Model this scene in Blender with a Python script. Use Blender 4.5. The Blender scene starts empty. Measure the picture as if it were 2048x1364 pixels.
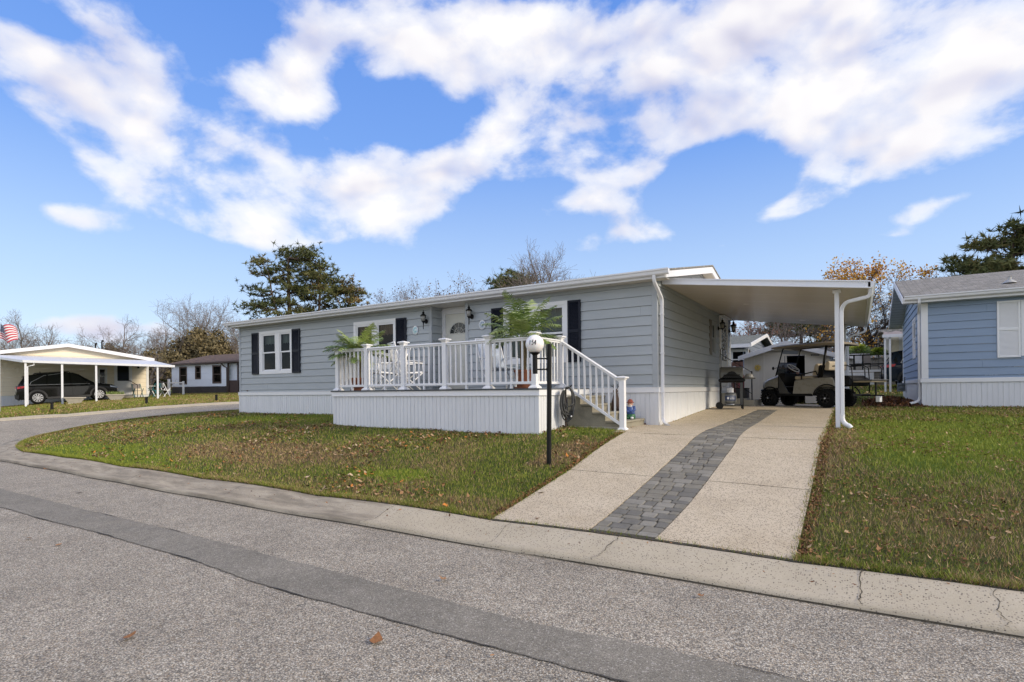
import bpy, math, random
import numpy as np
from mathutils import Vector, Matrix, geometry
random.seed(11); rng = np.random.default_rng(7)
SC = bpy.context.scene
COL = SC.collection
PI = math.pi
rad = math.radians

# ------------------------------------------------------------------ mesh helpers
class MB:
    """collects shapes, then becomes ONE mesh object"""
    def __init__(s): s.v = []; s.f = []; s.mi = []; s.m = 0
    def add(s, vs, fs):
        b = len(s.v); s.v += [tuple(p) for p in vs]
        for f in fs: s.f.append(tuple(b + i for i in f)); s.mi.append(s.m)
        return s
    def box(s, x0, x1, y0, y1, z0, z1):
        vs = [(x, y, z) for z in (z0, z1) for y in (y0, y1) for x in (x0, x1)]
        return s.add(vs, [(0,2,3,1),(4,5,7,6),(0,1,5,4),(2,6,7,3),(0,4,6,2),(1,3,7,5)])
    def obox(s, c, ax, ay, az, hx, hy, hz):
        c, ax, ay, az = Vector(c), Vector(ax).normalized(), Vector(ay).normalized(), Vector(az).normalized()
        vs = [c + ax*hx*i + ay*hy*j + az*hz*k for k in (-1,1) for j in (-1,1) for i in (-1,1)]
        return s.add(vs, [(0,2,3,1),(4,5,7,6),(0,1,5,4),(2,6,7,3),(0,4,6,2),(1,3,7,5)])
    def bar(s, a, b, w, h, up=(0,0,1)):
        a, b = Vector(a), Vector(b); d = (b-a); L = d.length
        if L < 1e-6: return s
        d.normalize(); up = Vector(up)
        if abs(d.dot(up)) > .98: up = Vector((0,1,0))
        sd = d.cross(up).normalized(); u2 = sd.cross(d)
        return s.obox((a+b)/2, d, sd, u2, L/2, w/2, h/2)
    def tube(s, pts, r, n=8, cap=True, r1=None):
        pts = [Vector(p) for p in pts]; N = len(pts)
        rs = r if isinstance(r, (list, tuple)) else [r + ((r1 if r1 is not None else r)-r)*i/max(1,N-1) for i in range(N)]
        b = len(s.v); up = None
        for i, p in enumerate(pts):
            d = (pts[min(i+1,N-1)] - pts[max(i-1,0)])
            if d.length < 1e-9: d = Vector((0,0,1))
            d.normalize()
            if up is None:
                up = Vector((0,0,1)) if abs(d.z) < .9 else Vector((1,0,0))
            sd = d.cross(up)
            if sd.length < 1e-4: sd = d.orthogonal()
            sd.normalize(); up = sd.cross(d).normalized()
            for k in range(n):
                a = 2*PI*k/n; s.v.append(tuple(p + (sd*math.cos(a) + up*math.sin(a))*rs[i]))
        for i in range(N-1):
            for k in range(n):
                k2 = (k+1) % n
                s.f.append((b+i*n+k, b+i*n+k2, b+(i+1)*n+k2, b+(i+1)*n+k)); s.mi.append(s.m)
        if cap:
            s.f.append(tuple(b+k for k in reversed(range(n)))); s.mi.append(s.m)
            s.f.append(tuple(b+(N-1)*n+k for k in range(n))); s.mi.append(s.m)
        return s
    def lathe(s, prof, c=(0,0,0), n=20, axis='z', sq=None):
        """prof: (r,z) list; sq: sections are squares rather than circles"""
        b = len(s.v); c = Vector(c)
        for r, z in prof:
            for k in range(n):
                a = 2*PI*(k+.5)/n
                if sq: rr = r/max(abs(math.cos(a)), abs(math.sin(a)))
                else: rr = r
                x, y = rr*math.cos(a), rr*math.sin(a)
                p = (x, y, z) if axis == 'z' else ((z, x, y) if axis == 'x' else (y, z, x))
                s.v.append(tuple(c + Vector(p)))
        for i in range(len(prof)-1):
            for k in range(n):
                k2 = (k+1) % n
                s.f.append((b+i*n+k, b+i*n+k2, b+(i+1)*n+k2, b+(i+1)*n+k)); s.mi.append(s.m)
        s.f.append(tuple(b+k for k in reversed(range(n)))); s.mi.append(s.m)
        s.f.append(tuple(b+(len(prof)-1)*n+k for k in range(n))); s.mi.append(s.m)
        return s
    def prism(s, poly, ext, fr=None):
        """poly: points of a planar polygon (3-D), ext: extrusion vector"""
        n = len(poly); e = Vector(ext)
        vs = [Vector(p) for p in poly] + [Vector(p)+e for p in poly]
        fs = [tuple(reversed(range(n))), tuple(range(n, 2*n))] + [(i, (i+1)%n, n+(i+1)%n, n+i) for i in range(n)]
        return s.add(vs, fs)
    def sphere(s, c, r, n=16, m=10, sz=1., sx=1., sy=1.):
        prof = [(r*math.sin(PI*i/m) if 0 < i < m else 1e-4, -r*math.cos(PI*i/m)*sz) for i in range(m+1)]
        b = len(s.v); s.lathe(prof, c, n)
        if sx != 1 or sy != 1:
            for i in range(b, len(s.v)):
                p = s.v[i]; s.v[i] = (c[0]+(p[0]-c[0])*sx, c[1]+(p[1]-c[1])*sy, p[2])
        return s
    def quad(s, a, b, c, d): return s.add([a,b,c,d], [(0,1,2,3)])
    def xf(s, M, start=0):
        for i in range(start, len(s.v)): s.v[i] = tuple(M @ Vector(s.v[i]))
        return s
    def build(s, name, mats, parent=None, smooth=False, bevel=0, loc=None, seg=1, autos=None):
        me = bpy.data.meshes.new(name)
        me.from_pydata(s.v, [], s.f)
        if not isinstance(mats, (list, tuple)): mats = [mats]
        for m in mats: me.materials.append(m)
        if len(mats) > 1: me.polygons.foreach_set('material_index', s.mi)
        if smooth: me.polygons.foreach_set('use_smooth', [True]*len(me.polygons))
        me.validate(); me.update()
        o = bpy.data.objects.new(name, me); COL.objects.link(o)
        if parent: o.parent = parent
        if loc: o.location = loc
        if bevel:
            b = o.modifiers.new('b', 'BEVEL'); b.width = bevel; b.segments = seg; b.limit_method = 'ANGLE'; b.angle_limit = rad(40)
        if autos is not None:
            me.polygons.foreach_set('use_smooth', [True]*len(me.polygons))
            me.set_sharp_from_angle(angle=rad(autos))
        return o

def _build_parts(s, name, mats, parent=None, **k):
    """every separate piece becomes an object of its own"""
    par = list(range(len(s.v)))
    def find(a):
        while par[a] != a: par[a] = par[par[a]]; a = par[a]
        return a
    for f in s.f:
        r = find(f[0])
        for q in f[1:]: par[find(q)] = r
    groups = {}
    for f, mi in zip(s.f, s.mi): groups.setdefault(find(f[0]), []).append((f, mi))
    out = []
    for fs in groups.values():
        m = MB(); mp = {}
        for f, mi in fs:
            nf = []
            for q in f:
                if q not in mp: mp[q] = len(m.v); m.v.append(s.v[q])
                nf.append(mp[q])
            m.f.append(tuple(nf)); m.mi.append(mi)
        out.append(m.build(name, mats, parent, **k))
    return out
MB.build_parts = _build_parts
def npmesh(name, verts, faces_n, idx, mat, attr=None, parent=None, smooth=False):
    """big mesh from numpy: faces all of faces_n corners"""
    me = bpy.data.meshes.new(name)
    nv = len(verts); nf = len(idx)
    me.vertices.add(nv); me.vertices.foreach_set('co', np.asarray(verts, np.float32).ravel())
    me.loops.add(nf*faces_n); me.loops.foreach_set('vertex_index', np.asarray(idx, np.int32).ravel())
    me.polygons.add(nf)
    me.polygons.foreach_set('loop_start', np.arange(0, nf*faces_n, faces_n, dtype=np.int32))
    me.polygons.foreach_set('loop_total', np.full(nf, faces_n, np.int32))
    if smooth: me.polygons.foreach_set('use_smooth', np.ones(nf, bool))
    if not isinstance(mat, (list, tuple)): mat = [mat]
    for m in mat: me.materials.append(m)
    if attr is not None:
        a = me.attributes.new('rnd', 'FLOAT', 'POINT'); a.data.foreach_set('value', np.asarray(attr, np.float32))
    me.update(calc_edges=True)
    o = bpy.data.objects.new(name, me); COL.objects.link(o)
    if parent: o.parent = parent
    return o

def tag(o, label=None, cat=None, group=None, kind=None):
    if label: o['label'] = label
    if cat: o['category'] = cat
    if group: o['group'] = group
    if kind: o['kind'] = kind
    return o
def thing(name, label, cat, loc=(0,0,0), rz=0, group=None, scale=None):
    o = bpy.data.objects.new(name, None); COL.objects.link(o)
    o.location = loc; o.rotation_euler = (0,0,rz); o.empty_display_size = .2
    if scale: o.scale = (scale,)*3
    return tag(o, label, cat, group)
def structure(o): o['kind'] = 'structure'; return o
def copy_tree(o, parent=None):
    c = o.copy(); COL.objects.link(c); c.parent = parent
    for ch in list(o.children): copy_tree(ch, c)
    return c

# ------------------------------------------------------------------ materials
def lin(c):
    return tuple(((x/255)/12.92 if x/255 <= .04045 else ((x/255+.055)/1.055)**2.4) for x in c)
class NT:
    def __init__(s, m): s.t = m.node_tree; s.n = s.t.nodes; s.l = s.t.links
    def new(s, ty, **k):
        nd = s.n.new(ty)
        ins = k.pop('ins', None)
        for a, b in k.items(): setattr(nd, a, b)
        if ins:
            for a, b in ins.items():
                if hasattr(b, 'is_output') or isinstance(b, bpy.types.NodeSocket): s.l.new(b, nd.inputs[a])
                else: nd.inputs[a].default_value = b
        return nd
    def math(s, op, a, b=None, c=None, clamp=False):
        nd = s.n.new('ShaderNodeMath'); nd.operation = op; nd.use_clamp = clamp
        for i, x in enumerate((a, b, c)):
            if x is None: continue
            if isinstance(x, bpy.types.NodeSocket): s.l.new(x, nd.inputs[i])
            else: nd.inputs[i].default_value = x
        return nd.outputs[0]
    def ramp(s, fac, stops, interp='LINEAR'):
        nd = s.n.new('ShaderNodeValToRGB'); nd.color_ramp.interpolation = interp
        el = nd.color_ramp.elements
        while len(el) < len(stops): el.new(.5)
        for e, (p, c) in zip(el, stops):
            e.position = p; e.color = (*(c if not isinstance(c, (int, float)) else (c,c,c)), 1)
        s.l.new(fac, nd.inputs[0]); return nd.outputs[0]
    def mix(s, fac, a, b, mode='MIX'):
        nd = s.n.new('ShaderNodeMix'); nd.data_type = 'RGBA'; nd.blend_type = mode
        for sock, x in ((nd.inputs[0], fac), (nd.inputs[6], a), (nd.inputs[7], b)):
            if isinstance(x, bpy.types.NodeSocket): s.l.new(x, sock)
            elif isinstance(x, (int, float)): sock.default_value = x
            else: sock.default_value = (*x, 1)
        return nd.outputs[2]
    def noise(s, co, scale, detail=3, rough=.55, dist=0, out='Fac'):
        nd = s.new('ShaderNodeTexNoise', ins={'Scale': scale, 'Detail': detail, 'Roughness': rough, 'Distortion': dist})
        s.l.new(co, nd.inputs['Vector']); return nd.outputs[out]
    def pos(s): return s.new('ShaderNodeNewGeometry').outputs['Position']
    def obj(s): return s.new('ShaderNodeTexCoord').outputs['Object']
    def scale(s, co, v):
        nd = s.new('ShaderNodeMapping', ins={'Scale': v}); s.l.new(co, nd.inputs['Vector']); return nd.outputs[0]
MATS = {}
def mat(name, col, rough=.6, metal=0, var=.08, vscale=3., bump=0, bscale=40., spec=.5, grain=0, gscale=120., trans=0, emis=None, coat=0, stretch=None):
    """plain surface: base colour with slow and fine variation, optional bump"""
    if name in MATS: return MATS[name]
    m = bpy.data.materials.new(name); m.use_nodes = True; t = NT(m); bs = t.n['Principled BSDF']
    co = t.pos()
    c2 = co
    if stretch: c2 = t.scale(co, stretch)
    base = None
    a = tuple(x*(1-var) for x in col); b = tuple(min(1, x*(1+var)) for x in col)
    base = t.ramp(t.noise(c2, vscale, 4, .6), [(.3, a), (.7, b)])
    if grain:
        g = t.ramp(t.noise(c2, gscale, 2, .6), [(.25, 1-grain), (.75, 1+grain)])
        base = t.mix(1, base, g, 'MULTIPLY')
    t.l.new(base, bs.inputs['Base Color'])
    rr = t.math('MULTIPLY_ADD', t.noise(co, vscale*2.3, 3), .25*rough, rough*.87)
    t.l.new(rr, bs.inputs['Roughness'])
    bs.inputs['Metallic'].default_value = metal
    bs.inputs['Specular IOR Level'].default_value = spec
    if coat: bs.inputs['Coat Weight'].default_value = coat; bs.inputs['Coat Roughness'].default_value = .04
    if trans: bs.inputs['Transmission Weight'].default_value = trans
    if bump:
        bn = t.new('ShaderNodeBump', ins={'Strength': 1., 'Distance': bump}); t.l.new(t.noise(c2, bscale, 4, .6), bn.inputs['Height'])
        t.l.new(bn.outputs[0], bs.inputs['Normal'])
    MATS[name] = m; return m
def newmat(name):
    m = bpy.data.materials.new(name); m.use_nodes = True; MATS[name] = m
    t = NT(m); return m, t, t.n['Principled BSDF']

M_SIDING = mat('grey_siding', (.385,.415,.43), .55, var=.05, vscale=1.5, grain=.06, gscale=60, bump=.0008, bscale=30, stretch=(1,1,8))
M_TRIMGREY = mat('grey_trim', (.365,.39,.405), .5, var=.05)
M_WHITE = mat('white_vinyl', (.80,.80,.80), .38, var=.025, vscale=2)
M_SKIRT = mat('white_skirting', (.72,.73,.74), .42, var=.05, vscale=1.6, grain=.03, gscale=8, stretch=(4,4,.6))
M_WTRIM = mat('white_trim', (.76,.76,.77), .4, var=.03)
M_NAVY = mat('navy_shutter', (.009,.012,.022), .5, var=.15, spec=.25)
M_BLACK = mat('black_metal', (.008,.008,.008), .45, var=.2, spec=.22)
M_BLACKP = mat('black_plastic', (.011,.011,.011), .6, var=.2, spec=.22)
M_BRONZE = mat('dark_bronze', (.02,.015,.012), .5, metal=.2, var=.2)
M_SOFFIT = mat('soffit', (.60,.56,.49), .45, var=.04)
M_CARPORT = mat('carport_panel', (.62,.55,.46), .26, var=.035, vscale=.7, spec=.6)
M_ALU = mat('white_aluminium', (.74,.75,.77), .33, var=.03, vscale=2)
M_DECKF = mat('deck_boards', (.13,.145,.165), .55, var=.12, vscale=6, stretch=(1,8,1))
M_CREAM = mat('cream_door', (.70,.69,.62), .4, var=.03)
M_GLASSW = None

def glass_mat(name, tint=(.9,.93,.92), refl=1.0, dark=.0):
    m = bpy.data.materials.new(name); m.use_nodes = True; t = NT(m); t.n.clear()
    out = t.new('ShaderNodeOutputMaterial')
    tr = t.new('ShaderNodeBsdfTransparent', ins={'Color': (*tint,1)})
    gl = t.new('ShaderNodeBsdfGlossy', ins={'Color': (refl,refl,refl,1), 'Roughness': .03})
    fr = t.new('ShaderNodeFresnel', ins={'IOR': 1.55})
    f2 = t.math('MULTIPLY_ADD', fr.outputs[0], .28, .005, clamp=True)
    bn = t.new('ShaderNodeBump', ins={'Strength': .25, 'Distance': .01}); t.l.new(t.noise(t.pos(), 1.7, 1), bn.inputs['Height'])
    t.l.new(bn.outputs[0], gl.inputs['Normal'])
    mx = t.new('ShaderNodeMixShader'); t.l.new(f2, mx.inputs[0]); t.l.new(tr.outputs[0], mx.inputs[1]); t.l.new(gl.outputs[0], mx.inputs[2])
    t.l.new(mx.outputs[0], out.inputs[0]); MATS[name] = m; return m
M_GLASS = glass_mat('window_glass', (.6,.64,.63))
M_TINT = glass_mat('tinted_glass', (.09,.10,.10), .9)
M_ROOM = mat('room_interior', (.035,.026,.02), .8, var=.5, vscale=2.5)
M_CURTAIN = mat('curtain_fabric', (.26,.28,.25), .85, var=.18, vscale=14, stretch=(1,1,.08))
M_LACE = mat('brown_valance', (.22,.14,.09), .85, var=.4, vscale=25, stretch=(1,1,.2))

def shingle_mat(name, c1, c2, c3):
    m, t, bs = newmat(name)
    uv = t.new('ShaderNodeTexCoord').outputs['Object']
    sp = t.new('ShaderNodeSeparateXYZ'); t.l.new(uv, sp.inputs[0])
    cb = t.new('ShaderNodeCombineXYZ'); t.l.new(sp.outputs[0], cb.inputs[0]); t.l.new(sp.outputs[1], cb.inputs[1])
    br = t.new('ShaderNodeTexBrick', ins={'Scale': 1., 'Mortar Size': .006, 'Brick Width': .24, 'Row Height': .13, 'Color1': (*c1,1), 'Color2': (*c2,1), 'Mortar': (*[x*.4 for x in c1],1)})
    br.offset = .37; br.squash = 1
    t.l.new(cb.outputs[0], br.inputs['Vector'])
    n1 = t.ramp(t.noise(t.scale(uv,(3,1,1)), 3.5, 4, .7), [(.35, .72), (.65, 1.2)])
    n2 = t.ramp(t.noise(uv, 90, 2), [(.3, .75), (.7, 1.25)])
    c = t.mix(1, br.outputs['Color'], n1, 'MULTIPLY'); c = t.mix(1, c, n2, 'MULTIPLY')
    c = t.mix(t.ramp(t.noise(uv, 6, 3), [(.5,0),(.62,1)]), c, c3)
    c = t.mix(.55, t.mix(1, br.outputs['Color'], n2, 'MULTIPLY'), c)
    t.l.new(c, bs.inputs['Base Color']); bs.inputs['Roughness'].default_value = .9
    bn = t.new('ShaderNodeBump', ins={'Strength': 1, 'Distance': .006}); t.l.new(br.outputs['Fac'], bn.inputs['Height']); bn.invert = True
    t.l.new(bn.outputs[0], bs.inputs['Normal']); return m
M_SHGREY = shingle_mat('grey_shingles', (.20,.19,.17), (.30,.285,.26), (.15,.145,.13))
M_SHBROWN = shingle_mat('brown_shingles', (.10,.065,.05), (.15,.10,.075), (.07,.05,.04))
M_SHGREEN = shingle_mat('greygreen_shingles', (.13,.14,.12), (.17,.18,.155), (.11,.115,.10))
# ------------------------------------------------------------------ terrain: one smooth height function over measured spots
CP = [(x,-6.07,-.70) for x in (-14,-12,-9,-6,-3,0,3,6,10,16,26)] + [
 (-14.9,-5.7,-.7),(-16.9,-5.2,-.7),(-18.5,-4.5,-.62),(-19.6,-3.9,-.58),(-20.2,-3.3,-.53),(-19.9,-2.3,-.35),(-19.4,-.9,-.16),(-18.9,.7,-.03),(-18.3,2.4,.04),(-16.4,8.2,.15),(-10,27.7,.7),
 (-.42,-3.98,-.35),(-3,-4,-.34),(-7,-4,-.32),(-11,-3.5,-.25),(-1.45,-2.4,-.03),(-4.2,-2.4,-.01),(-7,-2.4,.02),(-14.4,0,.11),(-14.4,-2.5,-.1),(-17,-1,-.05),
 (0,0,0),(0,-1.75,-.01),(3.02,-1.75,-.04),(0,-4,-.4),(3,-4,-.43),(1.5,-4,-.41),(1.5,-1.75,-.02),(3,0,-.02),(0,1.3,.05),(3,1.3,.03),(0,5.13,.23),(2.8,6.4,.2),(1.5,5.8,.24),(0,8,.21),(3,10,.2),(5,7.3,.22),(12,7.3,.24),
 (5,14.5,.36),(4.5,18,.72),(4.5,22,.9),(0,30,1.1),(-14,8,.2),(-8,30,.95),(6,0,-.08),(6,-3,-.33),(12,-3,-.33),(12,0,-.06),(22,0,-.05),(22,8,.25),(20,30,1.1),(0,60,1.4),(40,40,1.3),(-30,50,1.4),
 (-25.4,-4.5,-.28),(-26.3,-2.9,-.15),(-25.7,-.9,-.06),(-25.1,.9,.08),(-24.5,3.0,.23),(-23.6,5.7,.34),(-20.6,15.2,.6),(-14,35,1.0),
 (-26.8,-1.0,.14),(-25.7,2.3,.30),(-24.8,5.2,.39),(-31.9,-.4,.18),(-31.4,1.0,.26),(-31.0,2.3,.38),(-30.1,5.0,.48),(-37,0,.1),(-36,3,.4),(-35,6.5,.55),(-29,9,.55),
 (-42,12,.76),(-36.8,13.1,.79),(-50,30,1.2),(-80,0,.9),(-70,40,1.5),(-30,-7,-.55),(-45,-8,-.4),
 (-22,-10,-.7),(-10,-12,-.7),(3,-12,-.7),(16,-12,-.7),(3,-25,-.7),(-30,-20,-.6),(30,-20,-.7),(90,0,.4),(90,90,1.5),(-90,90,1.6),(-90,-60,0),(90,-60,-.5),(0,120,1.6),(0,-90,-.6)]
_cp = np.array(CP, float); _P = _cp[:,:2]
_D = np.sqrt(((_P[:,None]-_P[None])**2).sum(-1))
_n = len(_P); _A = np.zeros((_n+3,_n+3)); _A[:_n,:_n] = _D; _A[:_n,_n] = 1; _A[:_n,_n+1:] = _P; _A[_n,:_n] = 1; _A[_n+1:,:_n] = _P.T
_w = np.linalg.solve(_A, np.concatenate([_cp[:,2], np.zeros(3)]))
def Tn(xy):
    xy = np.asarray(xy, float); out = np.empty(len(xy))
    for i in range(0, len(xy), 20000):
        q = xy[i:i+20000]; d = np.sqrt(((q[:,None]-_P[None])**2).sum(-1))
        out[i:i+20000] = d@_w[:_n] + _w[_n] + q@_w[_n+1:]
    return out
def T(x, y): return float(Tn([(x,y)])[0])

def smooth_poly(pts, step=.35):
    """Catmull-Rom through pts, resampled"""
    P = [Vector((*p, 0)) for p in pts]; out = []
    for i in range(len(P)-1):
        p0 = P[max(i-1,0)]; p1 = P[i]; p2 = P[i+1]; p3 = P[min(i+2,len(P)-1)]
        n = max(1, int((p2-p1).length/step))
        for k in range(n):
            t = k/n
            q = .5*((2*p1)+(-p0+p2)*t+(2*p0-5*p1+4*p2-p3)*t*t+(-p0+3*p1-3*p2+p3)*t**3)
            out.append((q.x, q.y))
    out.append(tuple(P[-1][:2])); return out
NEAR = smooth_poly([(60,-6.1),(30,-6.1),(16,-6.1),(10,-6.1),(6,-6.1),(3,-6.08),(0,-6.07),(-3,-6.05),(-6,-6.0),(-9,-5.93),(-12,-5.84),(-14.6,-5.72),(-16.9,-5.2),(-18.5,-4.45),(-19.6,-3.6),(-20.0,-2.5),(-19.5,-.9),(-18.9,.7),(-18.3,2.4),(-16.4,8.2),(-10,27.7),(0,58)])
FAR = smooth_poly([(-70,-8.5),(-45,-7.6),(-31,-6.6),(-28.2,-5.4),(-27.0,-4.2),(-26.3,-2.9),(-25.7,-.9),(-25.1,.9),(-24.5,3.0),(-23.6,5.7),(-20.6,15.2),(-14,35),(-6,60)])
def offset(line, d):
    """positive d goes to the left of the walking direction"""
    out = []
    for i, p in enumerate(line):
        a = Vector(line[max(i-1,0)]); b = Vector(line[min(i+1,len(line)-1)])
        t = (b-a).normalized(); out.append((p[0]-t.y*d, p[1]+t.x*d))
    return out
GUT = .60
# near kerb walks towards -x: its road side is on the left -> positive; far kerb walks +: road side is on the right -> negative
NEAR_G = offset(NEAR, GUT); FAR_G = offset(FAR, -.34)

def dist_to(line, q):
    L = np.array(line); a = L[:-1]; b = L[1:]; ab = b-a; q = np.asarray(q, float)
    best = np.full(len(q), 1e9)
    for i in range(0, len(q), 5000):
        s = q[i:i+5000]
        t = np.clip(((s[:,None]-a[None])*ab[None]).sum(-1)/np.maximum((ab**2).sum(-1)[None],1e-9), 0, 1)
        d = np.sqrt(((a[None]+ab[None]*t[...,None]-s[:,None])**2).sum(-1)).min(1); best[i:i+5000] = d
    return best
def inpoly(poly, q):
    P = np.array(poly); q = np.asarray(q, float); x, y = q[:,0], q[:,1]; c = np.zeros(len(q), bool); j = len(P)-1
    for i in range(len(P)):
        xi, yi = P[i]; xj, yj = P[j]
        m = ((yi > y) != (yj > y)) & (x < (xj-xi)*(y-yi)/(yj-yi+1e-12)+xi); c ^= m; j = i
    return c
def region(name, poly, zf, mats, grid, holes=(), coarse=4.):
    """mesh of a polygon region with inner sample points, height from zf; holes: outlines forced into the mesh"""
    P = np.array(poly)
    pts = [Vector(p) for p in poly]; edges = [(i, (i+1) % len(poly)) for i in range(len(poly))]
    for h in holes:
        b = len(pts); pts += [Vector(p) for p in h]; edges += [(b+i, b+(i+1) % len(h)) for i in range(len(h))]
    inner = []
    for (x0,x1,y0,y1,st) in grid:
        xs = np.arange(x0, x1, st); ys = np.arange(y0, y1, st)
        g = np.array([(x+((j%2)*.5)*st,y) for j, y in enumerate(ys) for x in xs]); inner.append(g)
    g = np.concatenate(inner); g = g[inpoly(poly, g)]
    g = g[dist_to(list(poly)+[poly[0]], g) > .12]
    for h in holes: g = g[dist_to(list(h)+[h[0]], g) > .06]
    pts += [Vector(p) for p in g]
    V, E_, F, _, _, _ = geometry.delaunay_2d_cdt(pts, edges, [], 0, 1e-4)
    V = np.array([tuple(v) for v in V])
    F = [f for f in F]
    cen = np.array([V[list(f)].mean(0) for f in F]); keep = inpoly(poly, cen)
    F = [f for f, k in zip(F, keep) if k]
    z = zf(V)
    m = MB(); m.v = [(a[0],a[1],b) for a, b in zip(V, z)]; m.f = [tuple(f) for f in F]; m.mi = [0]*len(F)
    return m.build(name, mats, smooth=True)

# driveway outline and paver strip
DRV = [(-.03,-6.06),(3.03,-6.06),(3.02,-1.75),(2.98,4.6),(2.98,9.4),(.03,9.4),(.03,.03),(-1.0,.03),(-1.0,-1.28),(-.27,-1.5),(-.06,-1.75)]
def dense(P, st=.3):
    out = []
    for (a,b),(c,d) in zip(P, P[1:]+P[:1]):
        n = max(1,int(math.hypot(c-a,d-b)/st)); out += [(a+(c-a)*k/n, b+(d-b)*k/n) for k in range(n)]
    return out
DRV_IN = [(0,-6.03),(2.99,-6.03),(2.98,-1.75),(2.94,4.6),(2.94,9.36),(.07,9.36),(.07,-.01),(-.96,-.01),(-.96,-1.2),(-.27,-1.44),(-.03,-1.72)]
DRV = dense(DRV); DRV_IN = dense(DRV_IN)
def lawn_z(V):
    z = Tn(V); ins = inpoly(DRV_IN, V) | (dist_to(DRV_IN+[DRV_IN[0]], V) < .004)
    return np.where(ins, z-.06, z)

PATCHES = [(-11.2,-5.35,4.2,.75,1,.7),(-2.66,-4.98,.8,.35,1,.8),(-2.3,-1.6,1.8,.9,1,.35),(4.4,.0,1.6,2.8,1,.8),(6.2,1.4,2.8,3.2,1,.6),(-10,-1.2,3.5,1.2,1,.35),
  (-6.6,-4.45,3.4,.8,-1,.9),(-.45,-3.3,.5,.9,-1,.9),(-.6,-5.7,.9,.35,-1,.6),(3.25,-1.5,.35,2.6,-1,.8),(3.6,-5.0,1.2,.9,-1,.45),(5.5,-4.2,2.5,1.2,-1,.35),(-9.5,-2.6,3.,.5,-1,.5),(-3.6,-5.6,1.2,.25,-1,.5)]
def patch_fields(t, co):
    """lusher and drier spots of this particular lawn"""
    w = t.noise(co, 1.6, 3, .6, out='Color'); vm = t.new('ShaderNodeVectorMath', operation='MULTIPLY_ADD'); t.l.new(w, vm.inputs[0]); vm.inputs[1].default_value = (1.1,1.1,0); t.l.new(co, vm.inputs[2])
    out = {1: None, -1: None}
    for (x,y,rx,ry,sg,wt) in PATCHES:
        mp = t.new('ShaderNodeMapping', vector_type='TEXTURE', ins={'Location': (x+.55,y+.55,0), 'Scale': (rx*1.25,ry*1.25,1e3)}); t.l.new(vm.outputs[0], mp.inputs[0])
        g = t.new('ShaderNodeTexGradient', gradient_type='SPHERICAL'); t.l.new(mp.outputs[0], g.inputs[0])
        v = t.math('MULTIPLY', t.math('MINIMUM', t.math('MULTIPLY', g.outputs['Fac'], 2.2), 1.), wt)
        out[sg] = v if out[sg] is None else t.math('MAXIMUM', out[sg], v)
    return out[1], out[-1]
def lawn_mat(name, far=False):
    m, t, bs = newmat(name)
    co = t.pos()
    big = t.noise(co, .55, 4, .65); mid = t.noise(co, 2.3, 4, .65); fine = t.noise(co, 55, 3, .7)
    g = t.ramp(mid, [(.3,(.028,.05,.012)),(.5,(.048,.078,.016)),(.7,(.085,.12,.022))])
    br = t.ramp(fine, [(.3,(.07,.048,.025)),(.7,(.17,.12,.065))])
    lush, dryp = patch_fields(t, co)
    g = t.mix(lush, g, (.11,.17,.02))
    c = t.mix(t.math('MAXIMUM', t.math('SUBTRACT', t.ramp(big, [(.46,.12),(.64,.6)]), lush), dryp), g, br)
    c = t.mix(1, c, t.ramp(fine, [(.25,.45),(.75,1.5)]), 'MULTIPLY')
    lf = t.new('ShaderNodeTexVoronoi', ins={'Scale': 7.}); t.l.new(co, lf.inputs['Vector'])
    if far:
        c = t.mix(1, c, (1.5,1.45,1.2), 'MULTIPLY')
        msk = t.math('MULTIPLY', t.math('LESS_THAN', lf.outputs['Distance'], .16), t.ramp(t.noise(co,.6,3), [(.4,0),(.6,.9)]))
        c = t.mix(msk, c, (.30,.17,.07))
    t.l.new(c, bs.inputs['Base Color']); bs.inputs['Roughness'].default_value = .95; bs.inputs['Specular IOR Level'].default_value = .15
    bn = t.new('ShaderNodeBump', ins={'Strength': 1, 'Distance': .02}); t.l.new(fine, bn.inputs['Height']); t.l.new(bn.outputs[0], bs.inputs['Normal'])
    return m
M_LAWN = lawn_mat('lawn'); M_LAWNF = lawn_mat('lawn_far', True)

def asphalt_mat(name, cols, scale, size=.0, bump=.004, dark=.25):
    m, t, bs = newmat(name); co = t.pos()
    v = t.new('ShaderNodeTexVoronoi', ins={'Scale': scale, 'Randomness': 1.}); t.l.new(co, v.inputs['Vector'])
    wn = t.new('ShaderNodeSeparateColor'); t.l.new(v.outputs['Color'], wn.inputs[0])
    c = t.ramp(wn.outputs[0], cols, 'CONSTANT')
    gap = t.ramp(v.outputs['Distance'], [(.42, 1), (.68, dark)])
    c = t.mix(1, c, gap, 'MULTIPLY')
    c = t.mix(1, c, t.ramp(t.noise(co, 1.1, 4, .6), [(.3,.86),(.7,1.12)]), 'MULTIPLY')
    c = t.mix(1, c, t.ramp(t.noise(co, 9, 3, .6), [(.3,.88),(.7,1.1)]), 'MULTIPLY')
    t.l.new(c, bs.inputs['Base Color']); bs.inputs['Roughness'].default_value = .85; bs.inputs['Specular IOR Level'].default_value = .3
    bn = t.new('ShaderNodeBump', ins={'Strength': 1, 'Distance': bump}); bn.invert = True
    t.l.new(v.outputs['Distance'], bn.inputs['Height']); t.l.new(bn.outputs[0], bs.inputs['Normal'])
    return m
M_ROAD = asphalt_mat('chip_seal', [(0,(.22,.20,.17)),(.14,(.32,.29,.24)),(.36,(.43,.38,.305)),(.58,(.52,.455,.355)),(.74,(.38,.305,.215)),(.86,(.64,.59,.49))], 105., bump=.004, dark=.42)
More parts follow.
